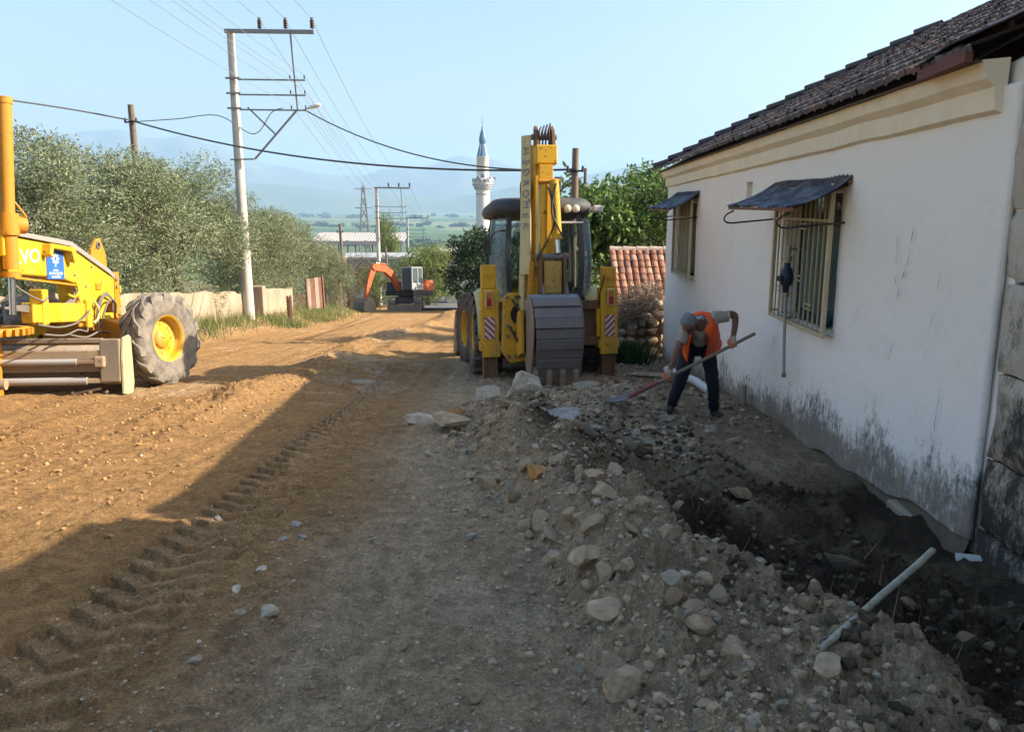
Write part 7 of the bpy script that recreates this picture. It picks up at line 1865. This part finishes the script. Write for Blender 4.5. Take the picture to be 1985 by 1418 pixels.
def worker():
    X, Y = 2.15, 9.55; g = Hs(X, Y)
    root = empty('person', (X, Y, g), (0, 0, 0), 'worker in an orange safety vest bending over to shovel rubble beside the white wall', 'person')
    gl = Hs(X - .28, Y) - g; gr = Hs(X + .27, Y) - g
    V_ = Vector
    hipL, hipR = V_((-.08, .02, .83)), V_((.14, .02, .83)); kneeL, kneeR = V_((-.19, -.09, .46)), V_((.20, -.08, .45)); ankL, ankR = V_((-.265, .02, .09 + gl)), V_((.265, .04, .09 + gr))
    toeL, toeR = V_((-.33, -.15, .035 + gl)), V_((.33, -.12, .035 + gr))
    pel = V_((.03, .03, .86)); mid = V_((.02, -.08, 1.00)); chest = V_((-.02, -.24, 1.14)); neck = V_((-.09, -.36, 1.22))
    shL, shR = V_((-.195, -.30, 1.10)), V_((.165, -.27, 1.255)); elL, elR = V_((-.315, -.36, .83)), V_((.37, -.27, 1.275)); wrL, wrR = V_((-.395, -.40, .62)), V_((.345, -.34, 1.00))
    head = V_((-.195, -.45, 1.205)); fdir = V_((-.35, -.55, -.75)).normalized()
    E, B = V_((.60, -.34, 1.075)), V_((-.86, -.40, .325))       # shovel line
    hd = (B - E).normalized()
    hR = E + hd * (.29); hL = E + hd * (1.13)
    # body: one continuous surface
    m = MB()
    def limb(a, b_, c_, ra, rb, rc): m.tube(bez([a, b_, c_], 12), [np.interp(i / 12, [0, .5, 1], [ra, rb, rc]) for i in range(13)], 12)
    limb(hipL, kneeL, ankL, .082, .058, .040); limb(hipR, kneeR, ankR, .082, .058, .040)
    limb(shL, elL, wrL, .050, .042, .029); limb(shR, elR, wrR, .050, .043, .029)
    ell(m, shL, (.055, .055, .055)); ell(m, shR, (.055, .055, .055)); ell(m, elR, (.042, .042, .042))
    m.tube(bez([pel, mid, chest, neck], 12), [.125, .125, .125, .125, .125, .125, .13, .13, .13, .12, .10, .08, .06][:len(bez([pel, mid, chest, neck], 12))], 14)
    m.tube([shL, chest + V_((0, 0, .02)), shR], [.06, .10, .06], 12)
    m.tube([neck, head], [.055, .055], 12)
    # head: frame with face pointing down-left
    up = (head - neck).normalized(); up = (up - fdir * up.dot(fdir)).normalized(); sd = fdir.cross(up).normalized()
    up = V_((-.45, -.35, .82)); up = (up - fdir * up.dot(fdir)).normalized(); sd = fdir.cross(up).normalized()
    HM = Matrix((sd, fdir, up)).transposed().to_4x4()
    ell(m, head, (.078, .098, .112), HM); ell(m, head + fdir * .04 - up * .07, (.055, .055, .05), HM)         # skull, jaw
    ell(m, head + fdir * .100 - up * .02, (.013, .022, .026), HM)                                           # nose
    ell(m, head + fdir * .085 + up * .028, (.055, .02, .012), HM)                                           # brow
    ell(m, head + fdir * .092 - up * .062, (.026, .014, .008), HM); ell(m, head + fdir * .09 - up * .078, (.024, .013, .007), HM)   # lips
    for s in (-1, 1): ell(m, head + sd * s * .080 - up * .01 - fdir * .005, (.012, .022, .033), HM)          # ears
    body = remesh(m, .009, 'body', m_simple('tanned_skin', (.17, .085, .055), .6, 0, .15, 12), root)
    for s in (-1, 1):
        m = MB(); ell(m, head + fdir * .088 + sd * s * .032 + up * .008, (.012, .01, .008), HM, 6); m.build('eye', m_simple('eye_dark', (.03, .025, .02), .3), root)
    # hair: short grey cap
    m = MB(); ell(m, head + up * .022 - fdir * .016, (.088, .100, .108), HM)
    o = remesh(m, .008, 'hair', m_simple('grey_hair', (.20, .20, .21), .8, 0, .5, 60, .8, 90), root, 2, lambda c: .006 * mnoise.noise(c * 60))
    me = o.data; bm = bmesh.new(); bm.from_mesh(me)
    dl = [v for v in bm.verts if (v.co - head).dot(fdir) > .055 - .35 * max(0, (v.co - head).dot(up) - .02) + .4 * max(0, (v.co - head).dot(up) - .02) * 2.2 or (v.co - head).dot(up) < -.055 or ((v.co - head).dot(up) < .0 and (v.co - head).dot(fdir) > .0)]
    bmesh.ops.delete(bm, geom=dl, context='VERTS'); bm.to_mesh(me); bm.free()
    # trousers
    m = MB()
    def tl(a, b_, c_, ra, rb, rc): 
        n = 20; m.tube(bez([a, b_, c_], n), [np.interp(i / n, [0, .5, 1], [ra, rb, rc]) for i in range(n + 1)], 14)
    tl(hipL, kneeL, ankL + V_((0, 0, .0)), .104, .076, .062); tl(hipR, kneeR, ankR + V_((0, 0, .0)), .104, .076, .062)
    m.tube([pel + V_((0, 0, -.06)), pel, mid + V_((.0, .0, -.03))], [.14, .150, .142], 16); ell(m, pel + V_((.0, .05, -.02)), (.16, .13, .12))
    remesh(m, .010, 'trousers', m_simple('navy_trousers', (.008, .011, .022), .85, 0, .3, 6, .3, 60), root, 4, lambda c: .011 * mnoise.noise(V_((c.x * 9, c.y * 9, c.z * 20))))
    # shirt with short sleeves
    m = MB(); ts = bez([pel + V_((0, -.02, .05)), mid, chest, neck - V_((-.02, -.05, .03))], 12)
    m.tube(ts, [np.interp(i / (len(ts) - 1), [0, .3, .7, 1], [.135, .138, .14, .09]) for i in range(len(ts))], 16)
    m.tube([shL + V_((.05, 0, .02)), shL, shL.lerp(elL, .52)], [.075, .078, .066], 12); m.tube([shR - V_((.05, 0, .0)), shR, shR.lerp(elR, .62)], [.075, .078, .064], 12)
    m.tube([shL, chest, shR], [.075, .115, .075], 12)
    remesh(m, .010, 'shirt', m_simple('beige_check_shirt', (.36, .32, .26), .9, 0, .25, 18), root, 5, lambda c: .010 * mnoise.noise(c * 15))
    m = MB(); c0 = shR.lerp(elR, .62); c1 = shR.lerp(elR, .66); m.cyl(c0, c1, .067, .067, 14); m.build('sleeve_hem', M_WHITE, root)
    m = MB(); m.tube([neck + V_((.10, .07, -.03)), neck + V_((.05, -.02, .05)), neck + V_((-.02, -.06, .03))], .022, 8); m.build('collar', m_simple('blue_grey_collar', (.42, .44, .5), .8), root)
    # open vest: panels wrapped round the back and sides, hanging at the front edges
    spine = [pel + V_((.01, .0, .02)), mid, chest, neck + V_((.03, .04, -.02))]
    sp = bez(spine, 12); ns = len(sp); na = 30; vs = []
    for i, p in enumerate(sp):
        t_ = i / (ns - 1)
        d = (sp[min(i + 1, ns - 1)] - sp[max(i - 1, 0)]).normalized()
        lat = ((shR - shL).normalized() * t_ + V_((1, 0, 0)) * (1 - t_)); lat = (lat - d * lat.dot(d)).normalized(); fr = lat.cross(d).normalized()
        if fr.y > 0: fr = -fr
        wd = np.interp(t_, [0, .3, .7, .9, 1], [.185, .182, .190, .165, .11]); dp = np.interp(t_, [0, .3, .7, .9, 1], [.175, .178, .182, .150, .09])
        for k in range(na):
            a = rad(8 + 304 * k / (na - 1))          # 0 = front, positive towards his left hand
            e1 = max(0, 1 - k / 7); e2 = max(0, 1 - (na - 1 - k) / 7)
            fl = .09 * (1 - t_) ** 1.5 * max(0, math.sin(a))
            q = p + fr * math.cos(a) * dp + lat * math.sin(a) * (wd + fl)
            q = q + V_((-.01 * e2, -.02 * e1, -.05 * e1 * (1 - t_))) + V_((-.03 * e2, -.02 * e2, -.17 * e2 * (1 - t_))) + fr * .02 * (e1 + e2)
            q += V_((1, 1, .5)) * (.012 * mnoise.noise(q * 11) + .006 * mnoise.noise(q * 26))
            vs.append(q)
    fs = [(i * na + k, i * na + k + 1, (i + 1) * na + k + 1, (i + 1) * na + k) for i in range(ns - 1) for k in range(na - 1)]
    # arm holes
    fs = [f for f in fs if all((sum((vs[j] for j in f), V_()) / 4 - s_).length > .07 for s_ in (shL, shR))]
    m = MB(); m.add(vs, fs, True); o = m.build('vest', m_simple('orange_vest', (.88, .10, .012), .7, 0, .12, 9), root); o.modifiers.new('s', 'SOLIDIFY').thickness = .006
    vest = o
    # two reflective bands round the waist
    sm = m_simple('grey_reflective_band', (.19, .10, .09), .5)
    for (t0) in (.16, .36):
        m = MB(); vs3 = []
        i = t0 * (ns - 1); i0 = int(i); fr_ = i - i0
        for k in range(na):
            a = vs[i0 * na + k].lerp(vs[(i0 + 1) * na + k], fr_); b_ = vs[i0 * na + k].lerp(vs[(i0 + 1) * na + k], min(1, fr_ + .55)) if True else a
            ctr = sp[i0].lerp(sp[i0 + 1], fr_); n_ = (a - ctr).normalized() * .009
            vs3 += [a + n_, b_ + n_]
        m.add(vs3, [(2 * k, 2 * k + 1, 2 * k + 3, 2 * k + 2) for k in range(na - 1)], True); m.build('reflective_band', sm, vest)
    # shoes
    for an, to in ((ankL, toeL), (ankR, toeR)):
        m = MB(); ell(m, an + V_((0, .02, -.03)), (.045, .06, .055)); m.tube([an + V_((0, .03, -.055)), an.lerp(to, .5) + V_((0, 0, -.012)), to], [.042, .045, .036], 10); m.cyl(an + V_((0, 0, -.02)), an + V_((0, 0, .05)), .05, .048)
        remesh(m, .009, 'shoe', m_simple('brown_boots', (.045, .034, .026), .8, 0, .3, 10), root)
    # gloves: palm, four fingers and a thumb closed round the handle
    for (h_, wr, sgn) in ((hL, wrL, 1), (hR, wrR, -1)):
        m = MB(); w_dir = (wr - h_).normalized(); u = (w_dir - hd * w_dir.dot(hd)).normalized(); v = hd.cross(u)
        if v.y > 0: v = -v
        m.tube([wr, h_ + u * .05], [.034, .036], 10)
        ell(m, h_ + u * .034 - v * .012, (.045, .03, .045), Matrix((hd, v, u)).transposed().to_4x4())
        for k, ln in enumerate((.92, 1.0, .96, .8)):
            c_ = h_ + hd * sgn * (.034 - k * .0225); pts = []
            for i in range(8):
                a = rad(105 - i * 34 * ln); pts.append(c_ + u * math.sin(a) * .031 + v * math.cos(a) * .031)
            m.tube(pts, [.0115, .0115, .011, .0108, .0105, .010, .0095, .009], 8)
        c_ = h_ + hd * sgn * .052; pts = []
        for i in range(6):
            a = rad(80 + i * 34); pts.append(c_ + u * math.sin(a) * .031 + v * math.cos(a) * .031 - hd * sgn * .004 * i)
        m.tube([h_ + u * .05 - v * .01] + pts, [.015, .013, .0125, .012, .0115, .011, .010], 8)
        gv = remesh(m, .005, 'glove', m_simple('orange_work_glove', (.52, .17, .08), .85, 0, .25, 30), root, 2)
        m = MB(); dd = (wr - h_).normalized(); m.tube([wr - dd * .035, wr + dd * .015, wr + dd * .045], [.037, .039, .036], 12); m.build('glove_cuff', m_simple('pale_cuff', (.45, .38, .31), .9, 0, .2, 30), gv)
    # shovel
    sh = empty('shovel', (X, Y, g), (0, 0, 0), 'long handled shovel gripped by the worker, blade in the rubble', 'shovel')
    m = MB(); q = E.lerp(B, .80); m.tube([E, E.lerp(q, .5) + V_((0, 0, -.004)), q], [.0195, .02, .02], 12); m.build('handle', m_simple('grey_wood_handle', (.22, .175, .135), .8, 0, .3, 16, .3, 60), sh)
    m = MB(); m.tube([E.lerp(B, .76), E.lerp(B, .92), B], [.024, .026, .021], 12); m.build('socket', m_simple('red_brown_socket', (.22, .055, .045), .6, 0, .35, 16), sh)
    m = MB(); vs = []; n1, n2 = 8, 6; bd = V_((hd.x, hd.y, hd.z * .25)).normalized(); sd_ = bd.cross(V_((0, 0, 1))).normalized(); ub = sd_.cross(bd)
    for i in range(n1 + 1):
        t_ = i / n1; w_ = .115 * (1 - max(0, t_ - .62) ** 2 * 4.5)
        for k in range(n2 + 1):
            s_ = k / n2 * 2 - 1; vs.append(B + hd * -.03 + bd * (t_ * .30) + sd_ * s_ * w_ + ub * (.028 * s_ * s_ - .015 - .03 * math.sin(t_ * 2.4)))
    m.add(vs, [(i * (n2 + 1) + k, i * (n2 + 1) + k + 1, (i + 1) * (n2 + 1) + k + 1, (i + 1) * (n2 + 1) + k) for i in range(n1) for k in range(n2)], True)
    o = m.build('blade', M_STEEL, sh); o.modifiers.new('s', 'SOLIDIFY').thickness = .004
worker()
